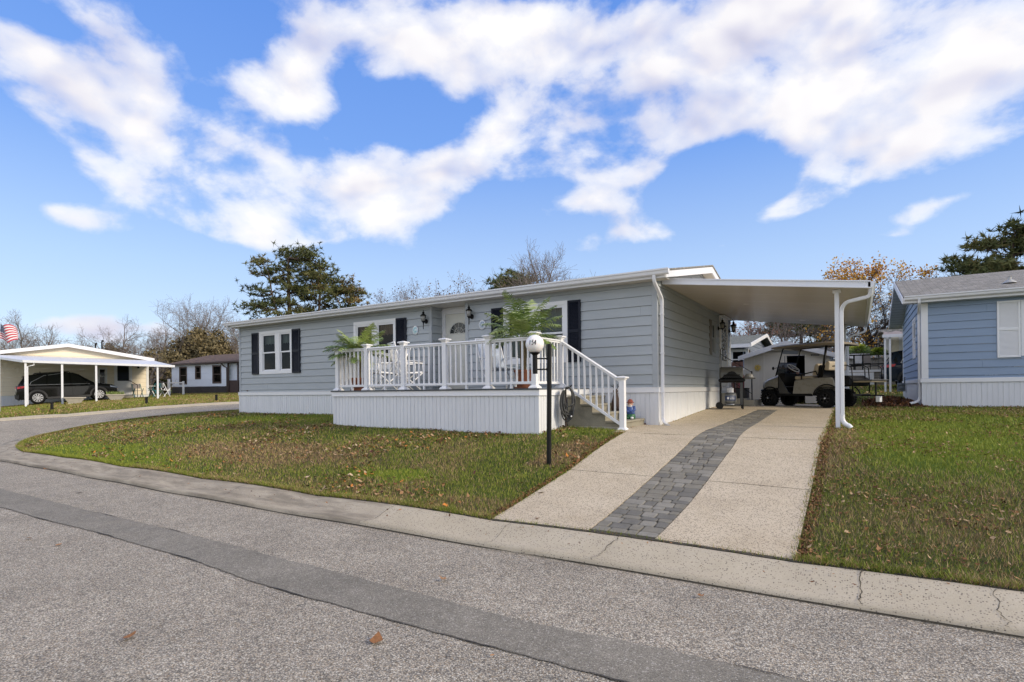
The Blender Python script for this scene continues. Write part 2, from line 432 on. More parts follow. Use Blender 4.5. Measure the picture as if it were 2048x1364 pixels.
M_PATCH = asphalt_mat('trench_patch', [(0,(.20,.182,.147)),(.3,(.25,.228,.186)),(.7,(.285,.26,.213)),(.93,(.42,.39,.34))], 120., bump=.003, dark=.7)

def concrete_mat(name, a, b, speck=(.06,.05,.04), ss=70., sd=.30, dirt=(.10,.095,.085), da=.5, ds=1.2, dthr=.55, dirt_dir=None, cut=.62):
    m, t, bs = newmat(name); co = t.pos()
    c = t.ramp(t.noise(co, 2.2, 5, .65), [(.3,a),(.7,b)])
    c = t.mix(1, c, t.ramp(t.noise(co, 120, 3, .7), [(.25,.82),(.75,1.15)]), 'MULTIPLY')
    v = t.new('ShaderNodeTexVoronoi', ins={'Scale': ss}); t.l.new(co, v.inputs['Vector'])
    sc = t.new('ShaderNodeSeparateColor'); t.l.new(v.outputs['Color'], sc.inputs[0])
    msk = t.math('MULTIPLY', t.math('LESS_THAN', v.outputs['Distance'], sd), t.math('GREATER_THAN', sc.outputs[0], cut))
    c = t.mix(t.math('MULTIPLY', msk, .85), c, t.mix(sc.outputs[1], speck, tuple(x*4 for x in speck)))
    d = t.ramp(t.noise(co if not dirt_dir else t.scale(co, dirt_dir), ds, 5, .7), [(dthr,0),(dthr+.18,da)])
    c = t.mix(d, c, dirt)
    t.l.new(c, bs.inputs['Base Color']); bs.inputs['Roughness'].default_value = .85; bs.inputs['Specular IOR Level'].default_value = .3
    bn = t.new('ShaderNodeBump', ins={'Strength': 1, 'Distance': .002}); t.l.new(t.noise(co, 90, 4, .7), bn.inputs['Height']); t.l.new(bn.outputs[0], bs.inputs['Normal'])
    return m
M_DRIVE = concrete_mat('exposed_aggregate', (.485,.405,.29), (.575,.49,.36), ss=62., sd=.40, da=.35, dthr=.54, dirt=(.33,.26,.16), cut=.42)
M_KERB = concrete_mat('kerb_concrete', (.415,.36,.265), (.49,.43,.325), ss=62., sd=.36, dirt=(.22,.19,.16), da=.35, dthr=.60)
M_KERBD = concrete_mat('dirty_kerb', (.35,.30,.225), (.43,.375,.285), ss=55., sd=.25, dirt=(.17,.145,.108), da=.7, ds=1.6, dthr=.44, dirt_dir=(.6,3,1))
M_STEP = concrete_mat('step_concrete', (.26,.24,.185), (.35,.315,.235), ss=120., sd=.3, dirt=(.11,.105,.09), da=.5, ds=3., dthr=.5)
M_SIDESTEP = concrete_mat('pale_concrete', (.36,.33,.27), (.42,.39,.32), ss=100., sd=.25, dthr=.6)

# --- the big ground sheet, out to the horizon, under everything
g = []
xs = np.concatenate([np.linspace(-900,-100,9), np.linspace(-90,90,46), np.linspace(100,900,9)]); ys = xs.copy()
XY = np.array([(x,y) for y in ys for x in xs]); cl = np.clip(XY, -95, 120)
Z = Tn(cl) - .55
n = len(xs); idx = [(j*n+i, j*n+i+1, (j+1)*n+i+1, (j+1)*n+i) for j in range(n-1) for i in range(n-1)]
structure(npmesh('ground', np.c_[XY, Z], 4, idx, M_LAWNF, smooth=True))

# --- road
road_poly = list(NEAR_G) + [(-6,60)] + list(reversed(FAR_G)) + [(-70,-45),(60,-45)]
# the two kerbs already meet at the far end; drop the doubled closing point
road_poly = list(NEAR_G) + list(reversed(FAR_G)) + [(-70,-40),(60,-40)]
structure(region('road', road_poly, lambda V: Tn(V)-.085, M_ROAD, [(-70,60,-40,60,3.1),(-30,12,-14,12,1.1),(-25,16,-9.3,-6.9,.33)]))
# trench patch: dark strip along the road, with a ragged edge
up = [(-24,-7.75),(-14,-7.74),(-9.24,-7.74),(-3.45,-7.77),(-.69,-7.85),(1.39,-7.93),(2.82,-7.87),(5,-7.95),(9,-8.0),(16,-8.0)]
lo = [(-24,-8.33),(-14,-8.31),(-7.26,-8.30),(-3.27,-8.25),(-.41,-8.38),(1.66,-8.37),(2.55,-8.38),(5,-8.42),(9,-8.5),(16,-8.5)]
up = smooth_poly(up, .07); lo = smooth_poly(lo, .07)
up = [(x, y+random.uniform(-.008,.008)+.012*math.sin(x*3.1)*math.sin(x*1.3)) for x, y in up]; lo = [(x, y+random.uniform(-.008,.008)+.01*math.sin(x*2.7+1)) for x, y in lo]
pp = up + list(reversed(lo))
for ln_, sg in ((up,1),(lo,-1)):
    q = MB()
    for i in range(len(ln_)-1):
        w_ = .0015+.006*max(0,math.sin(i*.11+sg)*math.sin(i*.37+1)); (xa,ya),(xb,yb) = ln_[i], ln_[i+1]
        if sg > 0 and math.sin(i*.05) < .1: continue
        q.quad((xa,ya-w_,T(xa,ya)-.074),(xb,yb-w_,T(xb,yb)-.074),(xb,yb+w_,T(xb,yb)-.074),(xa,ya+w_,T(xa,ya)-.074))
    structure(q.build('patch_seam', mat('seam_tar', (.05,.046,.04), .9, var=.3, vscale=20)))
structure(region('road_patch', pp, lambda V: Tn(V)-.079, M_PATCH, [(-24,16,-8.3,-7.75,.16)]))

# --- kerb and gutter: one poured section per slab, with joints between
def kerb(line, w, name, side, mats, joint, drop=.10):
    m = MB(); cross = [(-.03,-.02),(0,.0),(.04,.006),(.16,-.012),(.30,-.075),(.42,-.098),(w,-drop+.012),(w,-drop-.05)]
    if w < .5: cross = [(-.03,-.02),(0,.0),(.05,.004),(.14,-.03),(.26,-.085),(w,-drop+.01),(w,-drop-.05)]
    offs = [offset(line, side*c[0]) for c in cross]; base = Tn(line)
    L = 0; nj = joint; n = len(cross)
    arr = []
    for i, p in enumerate(line):
        if i: L += math.dist(p, line[i-1])
        arr.append(L)
    b = 0
    for i in range(len(line)):
        for k, c in enumerate(cross): m.v.append((offs[k][i][0], offs[k][i][1], base[i]+c[1]))
    for i in range(len(line)-1):
        mi = 0
        if len(mats) > 1 and line[i][0] < -1.45: mi = 1
        for k in range(n-1):
            f = (i*n+k, i*n+k+1, (i+1)*n+k+1, (i+1)*n+k)
            m.f.append(f if side < 0 else f[::-1]); m.mi.append(mi)
    return structure(m.build(name, mats, smooth=True))
kerb(smooth_poly(NEAR, .2), GUT, 'kerb', 1, [M_KERB, M_KERBD], 3.)
kerb(FAR, .34, 'kerb', -1, [M_KERB], 3.)
# dark joints and cracks in the near kerb
M_CRACK = mat('crack_dirt', (.055,.047,.032), .95, var=.4, vscale=30)
def kerb_z(x, dy): 
    prof = [(-.03,-.02),(0,0),(.04,.006),(.16,-.012),(.30,-.075),(.42,-.098),(GUT,-.088)]
    return T(x,-6.08) + float(np.interp(dy, [p[0] for p in prof], [p[1] for p in prof]))
def crack(pts, w, nm='kerb_crack'):
    m = MB()
    for i in range(len(pts)-1):
        (x0,d0),(x1,d1) = pts[i], pts[i+1]; w0 = w*random.uniform(.25,.8)
        m.quad((x0-w0,-6.07-d0,kerb_z(x0,d0)+.010),(x0+w0,-6.07-d0,kerb_z(x0,d0)+.010),(x1+w0,-6.07-d1,kerb_z(x1,d1)+.010),(x1-w0,-6.07-d1,kerb_z(x1,d1)+.010))
    return m
cm = MB()
for x, w, wob in ((.25,.004,.02),(1.48,.006,.04),(3.5,.008,.02),(4.35,.006,.04),(-1.45,.008,.01),(-4.6,.006,.01),(-7.6,.01,.01),(-10.6,.006,.01),(5.9,.008,.01),(8.9,.008,.01)):
    pts = []; xx = x
    for d in np.linspace(0.01,GUT-.01,22): pts.append((xx,d)); xx += random.uniform(-wob,wob)*.55
    c = crack(pts, w); cm.add(c.v, c.f)
structure(cm.build('kerb_joints', M_CRACK))
# dark line of dirt where road meets gutter
rl = smooth_poly(NEAR, .12); o1 = offset(rl, GUT-.001); o2 = [(q[0]-.0,q[1]+.010*max(0,math.sin(i*.31)*math.sin(i*.083+1))) for i, q in enumerate(offset(rl, GUT+.010))]
dm = MB()
for i in range(len(rl)-1):
    if rl[i][0] > 14 or rl[i][1] > 0: continue
    j = .012*math.sin(i*1.9)+.006*random.random()
    z = T(*o1[i])-.072; z2 = T(*o2[i])-.080
    z1 = T(*o1[i+1])-.072; z3 = T(*o2[i+1])-.080
    dm.quad((*o1[i],z),(*o1[i+1],z1),(*o2[i+1],z3),(*o2[i],z2))
structure(dm.build('gutter_dirt', M_CRACK))

sm = MB(); o1 = offset(rl, .012); o2 = offset(rl, -.07)
for i in range(len(rl)-1):
    if rl[i][0] > 14 or rl[i][1] > 6: continue
    j = .012*math.sin(i*2.3)
    sm.quad((o1[i][0],o1[i][1]+j,T(*o1[i])+.009),(o1[i+1][0],o1[i+1][1]+j,T(*o1[i+1])+.009),(*o2[i+1],T(*o2[i+1])+.012),(*o2[i],T(*o2[i])+.012))
structure(sm.build('soil_edge', M_CRACK))
# --- lawns
nl = [p for p in NEAR]
lawn_poly = list(reversed(nl)) + [(60,58)]
structure(region('lawn', lawn_poly, lawn_z, M_LAWN, [(-21,60,-6,58,2.4),(-21,10,-6,4,.45),(-1.2,3.3,-6,9.6,.25)], holes=[DRV, DRV_IN]))
far_poly = list(FAR) + [(-6,110),(-110,110),(-110,-8.5)]
structure(region('far_lawn', far_poly, Tn, M_LAWNF, [(-110,-6,-8,110,4.),(-46,-18,-7,20,1.)]))

# --- driveway slabs: two lanes of concrete beside a strip of pavers
PL = [(1.15,-6.05),(1.15,-4.9),(1.17,-3.9),(1.22,-2.6),(1.2,-1.6),(1.14,-.4),(1.13,1.2),(1.2,2.6),(1.27,4.4)]
PR = [(1.83,-6.05),(1.86,-4.9),(1.87,-3.6),(1.89,-2.4),(1.84,-1.4),(1.75,.1),(1.74,1.6),(1.74,3.0),(1.74,4.4)]
def at_y(P, y): return float(np.interp(y, [p[1] for p in P], [p[0] for p in P]))
def slab(L0, L1, name='driveway'):
    m = MB()
    for (y0, y1) in [(-6.045,-4.02),(-4.0,-1.77),(-1.75,1.28),(1.30,4.4)]:
        n = 12
        for k in range(n):
            a = y0+(y1-y0)*k/n; b = y0+(y1-y0)*(k+1)/n
            for q in range(3):
                def pt(y, u):
                    x0, x1 = L0(y), L1(y); x = x0+(x1-x0)*u; return (x, y, T(x,y)+.012)
                m.quad(pt(a,q/3), pt(a,(q+1)/3), pt(b,(q+1)/3), pt(b,q/3))
        # slab edges going down into the joint
        for y in (y0, y1):
            x0, x1 = L0(y), L1(y); m.quad((x0,y,T(x0,y)+.012),(x1,y,T(x1,y)+.012),(x1,y,T(x1,y)-.05),(x0,y,T(x0,y)-.05))
        for Lf in (L0, L1):
            for k in range(n):
                a = y0+(y1-y0)*k/n; b = y0+(y1-y0)*(k+1)/n
                m.quad((Lf(a),a,T(Lf(a),a)+.012),(Lf(b),b,T(Lf(b),b)+.012),(Lf(b),b,T(Lf(b),b)-.06),(Lf(a),a,T(Lf(a),a)-.06))
    return m
def left_edge(y): return -.05 if y < -1.76 else (-.02 if y > .02 else (-1.0 if y > -1.3 else -.27 + 0*y))
sl = slab(lambda y: (-.04 if y < -1.76 else (-.27 if y < -1.2 else (-.9 if y < -.03 else .012))), lambda y: at_y(PL,y)-.006)
sr = slab(lambda y: at_y(PR,y)+.006, lambda y: float(np.interp(y,[-6,-1.75,4.6],[3.03,3.02,2.98])))
sl.add(sr.v, sr.f)
for k in range(10):
    for q in range(8):
        x0, x1 = .012+(2.97)*q/8, .012+2.97*(q+1)/8; y0, y1 = 4.42+k*.5, 4.92+k*.5
        sl.quad(*[(x,y,T(x,y)+.012) for x,y in ((x0,y0),(x1,y0),(x1,y1),(x0,y1))])
structure(sl.build('driveway', M_DRIVE, smooth=False))
# dark bed below the paver strip and in the joints
m = MB()
for k in range(60):
    a = -6.05+10.45*k/60; b = a+10.45/60
    m.quad((at_y(PL,a)-.02,a,T(1.5,a)-.012),(at_y(PR,a)+.02,a,T(1.5,a)-.012),(at_y(PR,b)+.02,b,T(1.5,b)-.012),(at_y(PL,b)-.02,b,T(1.5,b)-.012))
for y in (-4.01,-1.76,1.29):
    for k in range(8):
        x0=-.3+3.3*k/8; x1=x0+3.3/8
        m.quad((x0,y-.02,T(x0,y)-.004),(x1,y-.02,T(x1,y)-.004),(x1,y+.02,T(x1,y)-.004),(x0,y+.02,T(x0,y)-.004))
structure(m.build('paver_bed', M_CRACK))
# pavers: tumbled blocks in courses, three shades
PV = [mat('paver_stone', c, .85, var=.14, vscale=8, grain=.22, gscale=130, bump=.002, bscale=120) for c in [(.19,.175,.14)]]
PV += [mat('paver_stone_dark', (.14,.132,.113), .85, var=.14, vscale=8, grain=.22, gscale=130, bump=.002, bscale=120), mat('paver_stone_light', (.23,.215,.18), .85, var=.14, vscale=8, grain=.2, gscale=130, bump=.002, bscale=120)]
m = MB(); y = -6.03
R3 = random.Random(5)
while y < 4.34:
    h = R3.choice((.105,.16,.16,.105,.16)); h = min(h, 4.4-y)
    x0, x1 = at_y(PL,y+h/2), at_y(PR,y+h/2); x = x0
    ws = []
    tot = 0
    while tot < x1-x0-.02:
        w = R3.choice((.13,.17,.21,.24)); ws.append(w); tot += w
    sc = (x1-x0)/tot
    for w in ws:
        w *= sc; g = .0045; m.m = R3.choice((0,0,0,1,1,2))
        dz = R3.uniform(-.002,.003); b = .012; jt = lambda: R3.uniform(-.003,.003)
        A = [(x+g+jt(),y+g+jt()),(x+w-g+jt(),y+g+jt()),(x+w-g+jt(),y+h-g+jt()),(x+g+jt(),y+h-g+jt())]
        cx, cy = x+w/2, y+h/2
        # rounded corners
        top = []; low = []
        for k, (px, py) in enumerate(A):
            nx, ny = A[(k+1)%4]; qx, qy = A[k-1]
            for (ox, oy) in ((qx,qy),(nx,ny)):
                d = math.hypot(ox-px, oy-py); t_ = min(.018/d,.3)
                ex, ey = px+(ox-px)*t_, py+(oy-py)*t_
                low.append((ex,ey)); top.append((ex+(cx-ex)*.06, ey+(cy-ey)*.08))
        vs = [(a,b_,T(a,b_)-.02) for a,b_ in low]+[(a,b_,T(a,b_)+.004+dz) for a,b_ in low]+[(a,b_,T(a,b_)+.010+dz) for a,b_ in top]
        n = 8; fs = [(i,(i+1)%n,n+(i+1)%n,n+i) for i in range(n)]+[(n+i,n+(i+1)%n,2*n+(i+1)%n,2*n+i) for i in range(n)]+[tuple(range(2*n,3*n))]
        m.add(vs, fs); x += w
    y += h
structure(m.build('paver_path', PV))
# ------------------------------------------------------------------ grass blades and fallen leaves (nobody could count them)
CAMXY = np.array([3.5,-11.3]); FWD = np.array([-math.sin(rad(31.8)), math.cos(rad(31.8))])
HOUSE_FOOT = [(-14.45,-.02),(.05,-.02),(.05,7.7),(-14.45,7.7)]; DECK_FOOT = [(-6.97,-2.42),(-1.43,-2.42),(-1.43,0),(-6.97,0)]
def in_view(xy, m=1.15):
    d = xy-CAMXY; dep = d@FWD; lat = d@np.array([FWD[1],-FWD[0]])
    return (dep > 1) & (np.abs(lat) < dep*.917*m+1.0)
def sample_lawn(n, box, dens, poly):
    """random points in a box thinned to the local density"""
    x0,x1,y0,y1 = box
    p = np.c_[rng.uniform(x0,x1,n), rng.uniform(y0,y1,n)]
    p = p[in_view(p)]
    d = np.linalg.norm(p-CAMXY, axis=1)
    p = p[rng.random(len(p)) < dens(d)]
    p = p[inpoly(poly, p)]
    return p
BLOCK = list(reversed(NEAR)) + [(60,58)]
def off_hard(p):
    return ~inpoly(DRV_IN, p) & ~inpoly(HOUSE_FOOT, p) & ~inpoly(DECK_FOOT, p)
def blades(p, h0, w0, name, matl, lean=.6):
    n = len(p); z = Tn(p); d = np.linalg.norm(p-CAMXY, axis=1)
    a = rng.uniform(0, 2*PI, n); h = h0*rng.uniform(.5,1.35,n); w = w0*np.maximum(1, d/7)*rng.uniform(.7,1.3,n)
    dx, dy = np.cos(a), np.sin(a); la = rng.uniform(0,2*PI,n); ll = h*lean*rng.uniform(.2,1.3,n)
    V = np.empty((n,3,3)); V[:,0] = np.c_[p[:,0]-dx*w, p[:,1]-dy*w, z-.004]; V[:,1] = np.c_[p[:,0]+dx*w, p[:,1]+dy*w, z-.004]
    V[:,2] = np.c_[p[:,0]+np.cos(la)*ll, p[:,1]+np.sin(la)*ll, z+h]
    r = np.repeat(rng.random(n),3)
    return npmesh(name, V.reshape(-1,3), 3, np.arange(n*3).reshape(-1,3), matl, attr=r)
def blade_mat(name, gain=1., yellow=0):
    m, t, bs = newmat(name); co = t.pos()
    at = t.new('ShaderNodeAttribute', attribute_name='rnd').outputs['Fac']
    big = t.noise(co, .5, 3, .6); mid = t.noise(co, 1.9, 4, .7)
    f = t.math('ADD', t.math('MULTIPLY', at, .45), t.math('MULTIPLY', mid, .62))
    g = t.ramp(f, [(.18,(.065,.095,.014)),(.42,(.135,.172,.024)),(.62,(.21,.245,.036)),(.85,(.34,.37,.07))])
    # lusher, yellower patches of its own
    g = t.mix(t.ramp(t.noise(co, .8, 2), [(.50,0),(.60,.75)]), g, t.mix(at, (.13,.175,.02), (.28,.31,.055)))
    dry = t.mix(at, (.19,.125,.06), (.50,.36,.19))
    amount = t.math('ADD', big, t.math('MULTIPLY', mid, .5))
    lush, dryp = patch_fields(t, co)
    g = t.mix(lush, g, t.mix(at, (.15,.195,.018), (.33,.36,.06)))
    thr = t.math('MAXIMUM', t.math('SUBTRACT', t.ramp(amount, [(.66,.13),(.88,.58)]), t.math('MULTIPLY', lush, .6)), t.math('MULTIPLY', dryp, .86))
    c = t.mix(t.math('GREATER_THAN', thr, t.math('FRACT', t.math('MULTIPLY', at, 17.3))), g, dry)
    if gain != 1: c = t.mix(1, c, (gain,gain,gain), 'MULTIPLY')
    t.l.new(c, bs.inputs['Base Color']); bs.inputs['Roughness'].default_value = .7; bs.inputs['Specular IOR Level'].default_value = .2
    return m
M_BLADE = blade_mat('grass_blade')
GRASS = thing  # (blades are one stuff object)
p = sample_lawn(1150000, (-21,9,-6.1,9), lambda d: np.minimum(1, (8.0/d)**2), BLOCK); p = p[off_hard(p)]
o = blades(p, .042, .0040, 'grass', M_BLADE); o['kind'] = 'stuff'
p = sample_lawn(420000, (-46,-17,-6,16), lambda d: np.minimum(1, (24./d)**2), far_poly)
o = blades(p, .06, .0045, 'grass', M_BLADE); o['kind'] = 'stuff'
p = sample_lawn(160000, (-19,16,7.5,30), lambda d: np.minimum(1, (20./d)**2), BLOCK); p = p[off_hard(p)]
o = blades(p, .06, .005, 'grass', M_BLADE); o['kind'] = 'stuff'
# longer blades hanging over the kerb edge and along slab edges
def edge_pts(line, n, spread, inward=1):
    L = np.array(line); seg = L[1:]-L[:-1]; ln = np.linalg.norm(seg,axis=1); k = rng.choice(len(seg), n, p=ln/ln.sum()); t = rng.random((n,1))
    p = L[k]+seg[k]*t; nrm = np.c_[-seg[k][:,1],seg[k][:,0]]/ln[k][:,None]
    return p + nrm*(rng.random((n,1))**1.6)*spread*inward
ln = [q for q in NEAR if q[0] < 9 and q[1] < 3]
p = edge_pts(ln, 46000, -.10); p = p[~inpoly([(-.03,-7),(3.03,-7),(3.03,-5),(-.03,-5)], p)]
o = blades(p, .055, .004, 'edge_grass', M_BLADE, lean=1.0); o['kind'] = 'stuff'

def leaf_mat(name):
    m, t, bs = newmat(name)
    at = t.new('ShaderNodeAttribute', attribute_name='rnd').outputs['Fac']
    c = t.ramp(at, [(0,(.07,.032,.016)),(.16,(.15,.065,.028)),(.34,(.27,.125,.05)),(.5,(.36,.20,.095)),(.66,(.42,.29,.17)),(.82,(.50,.38,.25)),(.88,(.50,.19,.04)),(.97,(.10,.03,.03))], 'CONSTANT')
    c = t.mix(1, c, t.ramp(t.noise(t.pos(), 60, 2), [(.3,.75),(.7,1.2)]), 'MULTIPLY')
    t.l.new(c, bs.inputs['Base Color']); bs.inputs['Roughness'].default_value = .75; bs.inputs['Specular IOR Level'].default_value = .2
    return m
M_LEAF = leaf_mat('dry_leaf')
LEAF2D = np.array([(-1,0),(-.45,.42),(.1,.62),(.35,.3),(1,.08),(.35,-.28),(.15,-.6),(-.45,-.38)])
def leaves(p, size, name, lift=.03, rr=None, flat=.35, narrow=.0, cz=None):
    n = len(p); z = Tn(p) if cz is None else cz
    K = len(LEAF2D); s = size*rng.uniform(.6,1.4,n)
    a = rng.uniform(0,2*PI,n); tx = rng.normal(0,flat,n); ty = rng.normal(0,flat,n); curl = rng.uniform(-.1,.55,n)
    asp = 1-narrow*rng.random(n)
    lx = LEAF2D[None,:,0]*s[:,None]*rng.uniform(.85,1.15,(n,K)); ly = LEAF2D[None,:,1]*s[:,None]*asp[:,None]*rng.uniform(.75,1.25,(n,K))
    lz = curl[:,None]*(lx**2+ly**2)/s[:,None] + lx*tx[:,None] + ly*ty[:,None]
    lz -= np.minimum(lz.min(1), 0)[:,None]*.7
    ca, sa = np.cos(a)[:,None], np.sin(a)[:,None]
    V = np.stack([p[:,0:1]+lx*ca-ly*sa, p[:,1:2]+lx*sa+ly*ca, z[:,None]+lift*rng.uniform(.3,1,n)[:,None]+lz], -1)
    C = V.mean(1, keepdims=True); C[:,:,2] -= (s*.12)[:,None]
    V = np.concatenate([V, C], 1); idx = np.array([(i,(i+1)%K,K) for i in range(K)])[None]+np.arange(n)[:,None,None]*(K+1)
    r = rng.random(n) if rr is None else rr
    return npmesh(name, V.reshape(-1,3), 3, idx.reshape(-1,3), M_LEAF, attr=np.repeat(r,K+1))
def clumpy(p, sc, thr):
    """keep points where a few random bumps are high"""
    q = p*sc; f = np.sin(q[:,0]*1.7+np.sin(q[:,1]*1.3)*1.5)+np.sin(q[:,1]*2.1+1.3+np.sin(q[:,0]*.9)*1.7)+.6*np.sin(q[:,0]*4.3+q[:,1]*3.7)
    return p[f + rng.normal(0,.8,len(p)) > thr]
p = sample_lawn(24000, (-20,-.05,-6.1,.1), lambda d: np.minimum(1,(12/d)**.5), BLOCK); p = p[off_hard(p)]; p = clumpy(p, .9, 0.75)
leaves(p, .031, 'fallen_leaves')['kind'] = 'stuff'
p = sample_lawn(42000, (3.0,10,-6.1,9), lambda d: np.minimum(1,(9/d)**.5), BLOCK); p = p[off_hard(p)]; p = clumpy(p, 1.3, .2)
leaves(p, .021, 'fallen_leaves', narrow=.65, rr=rng.random(len(p))*.8+.02)['kind'] = 'stuff'
p = sample_lawn(9000, (-46,-17,-6,16), lambda d: d*0+1, far_poly); p = clumpy(p, .5, -.2)
leaves(p, .05, 'fallen_leaves', rr=rng.random(len(p))*.5+.3)['kind'] = 'stuff'
p = sample_lawn(3000, (2.5,14,6.5,20), lambda d: d*0+1, BLOCK); p = p[off_hard(p)]; p = clumpy(p, .7, .1)
leaves(p, .045, 'fallen_leaves')['kind'] = 'stuff'
# leaf crumbs caught along the driveway edges, the kerb and the skirting
p = np.concatenate([edge_pts([(-.06,-6.0),(-.08,-1.8)], 1900, .08), edge_pts([(3.05,-6.0),(3.04,4.5)], 3600, -.10), edge_pts([(.05,.1),(.05,5.5)], 60, -.05),
    edge_pts([(-.3,-1.3),(0,-.1)], 30, .1), edge_pts([(-6.9,-2.45),(-1.5,-2.45)], 160, -.14), edge_pts([q for q in NEAR if q[0]<8 and q[1]<0], 260, .5)])
leaves(p, .014, 'fallen_leaves', lift=.018, rr=rng.random(len(p))*.6)['kind'] = 'stuff'
# raked heap of red-brown leaves along the blue house and the gas meter
n = 5200; q = np.c_[rng.normal(0,1,n), rng.normal(0,1,n)]; q = q[(np.abs(q)<2.2).all(1)]
hp = np.c_[4.35+q[:,0]*.34-.32*np.abs(q[:,1])*0, 9.6+q[:,1]*1.45]; hh = .17*np.exp(-(q[:,0]**2)/1.6-(q[:,1]**2)/3.5)
leaves(hp, .04, 'leaf_heap', lift=.02, rr=np.where(rng.random(len(hp))<.7, rng.random(len(hp))*.3, rng.random(len(hp))*.5), cz=Tn(hp)+hh*rng.uniform(.3,1,len(hp)), flat=.6)['kind'] = 'stuff'
# the leaves one can pick out on road and drive: each its own thing
SPOTS = [(-7.35,-7.27,.05,.05,'dark curled leaf lying on the chip seal between kerb and trench patch'),(-8.60,-6.59,.045,.5,'orange leaf lying against the dirty kerb line'),(-4.65,-8.77,.05,.55,'tan leaf on the road below the patch, farther of the two tan ones'),(-4.01,-8.71,.04,.6,'small tan leaf on the road below the patch, nearer of the two tan ones'),
 (-.70,-9.47,.062,.42,'biggest orange brown leaf on the road, low in the picture'),(.82,-8.69,.055,.45,'broad tan orange leaf just below the dark trench patch'),(.48,-7.57,.04,.57,'pale leaf on the road just above the trench patch'),(-1.28,-6.22,.03,.94,'bright orange scrap in the gutter beside the first pale kerb slab'),
 (1.59,-8.48,.03,.5,'small leaf scrap at the lower edge of the trench patch'),(2.47,-6.95,.032,.48,'curled tan leaf on the road opposite the driveway'),(2.08,-6.62,.028,.94,'orange leaf scrap on the kerb below the paver strip'),(.46,-5.90,.045,.3,'brown leaf on the concrete driveway near the kerb'),(.05,-5.05,.045,.1,'dark dry leaf on the left driveway slab by the lawn edge'),(-10.72,-6.6,.05,.93,'red leaf on the kerb at the corner of the lawn')]
for x, y, s, r, lab in SPOTS:
    zz = T(x,y)-.076 if y < -6.6 else (kerb_z(x, -6.07-y) if y < -6.07 else T(x,y)+.012)
    o = leaves(np.array([(0.,0.)]), s, 'fallen_leaf', lift=.003, rr=np.array([r]), cz=np.array([0.]), flat=.12)
    o.location = (x, y, zz+.004); tag(o, lab, 'leaf', 'leaves lying on the road and driveway')
# ------------------------------------------------------------------ building helpers
class Fr:
    """wall frame: u along the wall, outward normal n, z up; point(u, out, z)"""
    def __init__(s, o, ang):
        s.o = Vector(o); s.u = Vector((math.cos(ang), math.sin(ang), 0)); s.n = Vector((math.sin(ang), -math.cos(ang), 0))
    def p(s, u, out, z): return s.o + s.u*u + s.n*out + Vector((0,0,z))
    def box(s, m, u0, u1, o0, o1, z0, z1):
        vs = [s.p(u,o,z) for z in (z0,z1) for o in (o0,o1) for u in (u0,u1)]
        m.add(vs, [(0,2,3,1),(4,5,7,6),(0,1,5,4),(2,6,7,3),(0,4,6,2),(1,3,7,5)]); return m
SR = random.Random(77)
def siding(m, fr, u0, u1, z0, z1, holes=(), lap=.2032, proud=.02, zref=None, lim=None):
    """lap siding; holes: (u0,u1,z0,z1); lim(z) -> (u0,u1) for gables"""
    zref = z0 if zref is None else zref
    k = math.floor((z0-zref)/lap-1e-6)
    while zref+k*lap < z1-1e-6:
        a, b = max(z0, zref+k*lap), min(z1, zref+(k+1)*lap)
        if b-a < 1e-4: k += 1; continue
        off = SR.uniform(.6,3.4); seams = []
        while u0+off < u1-.3: seams.append(u0+off); off += 3.66
        cuts = sorted({a,b}|{h[2] for h in holes if a<h[2]<b}|{h[3] for h in holes if a<h[3]<b})
        for c0, c1 in zip(cuts, cuts[1:]):
            zc = (c0+c1)/2
            iv = [(u0,u1)]
            for h in holes:
                if h[2] < zc < h[3]:
                    nv = []
                    for (p,q) in iv:
                        if h[1] <= p or h[0] >= q: nv.append((p,q)); continue
                        if h[0] > p: nv.append((p,h[0]))
                        if h[1] < q: nv.append((h[1],q))
                    iv = nv
            for sm_ in (seams if not lim else []):
                iv = [w_ for (p,q) in iv for w_ in ([(p,sm_-.0015),(sm_+.0015,q)] if p+.05 < sm_ < q-.05 else [(p,q)])]
            o0 = proud*(1-(c0-(zref+k*lap))/lap)+.002; o1 = proud*(1-(c1-(zref+k*lap))/lap)+.002
            for (p,q) in iv:
                p0,q0,p1,q1 = p,q,p,q
                if lim:
                    l0, r0 = lim(c0); l1, r1 = lim(c1); p0,q0,p1,q1 = max(p,l0),min(q,r0),max(p,l1),min(q,r1)
                    if q0 <= p0: continue
                    if q1 < p1: p1 = q1 = (p1+q1)/2
                cg = c0+.0045 if abs(c0-(zref+k*lap)) < 1e-4 else c0
                vs = [fr.p(p0,o0,cg),fr.p(q0,o0,cg),fr.p(q1,o1,c1),fr.p(p1,o1,c1),fr.p(p0,-.04,cg),fr.p(q0,-.04,cg),fr.p(q1,-.04,c1),fr.p(p1,-.04,c1)]
                m.add(vs, [(0,1,2,3),(4,7,6,5),(0,4,5,1),(1,5,6,2),(2,6,7,3),(3,7,4,0)])
        k += 1
    return m
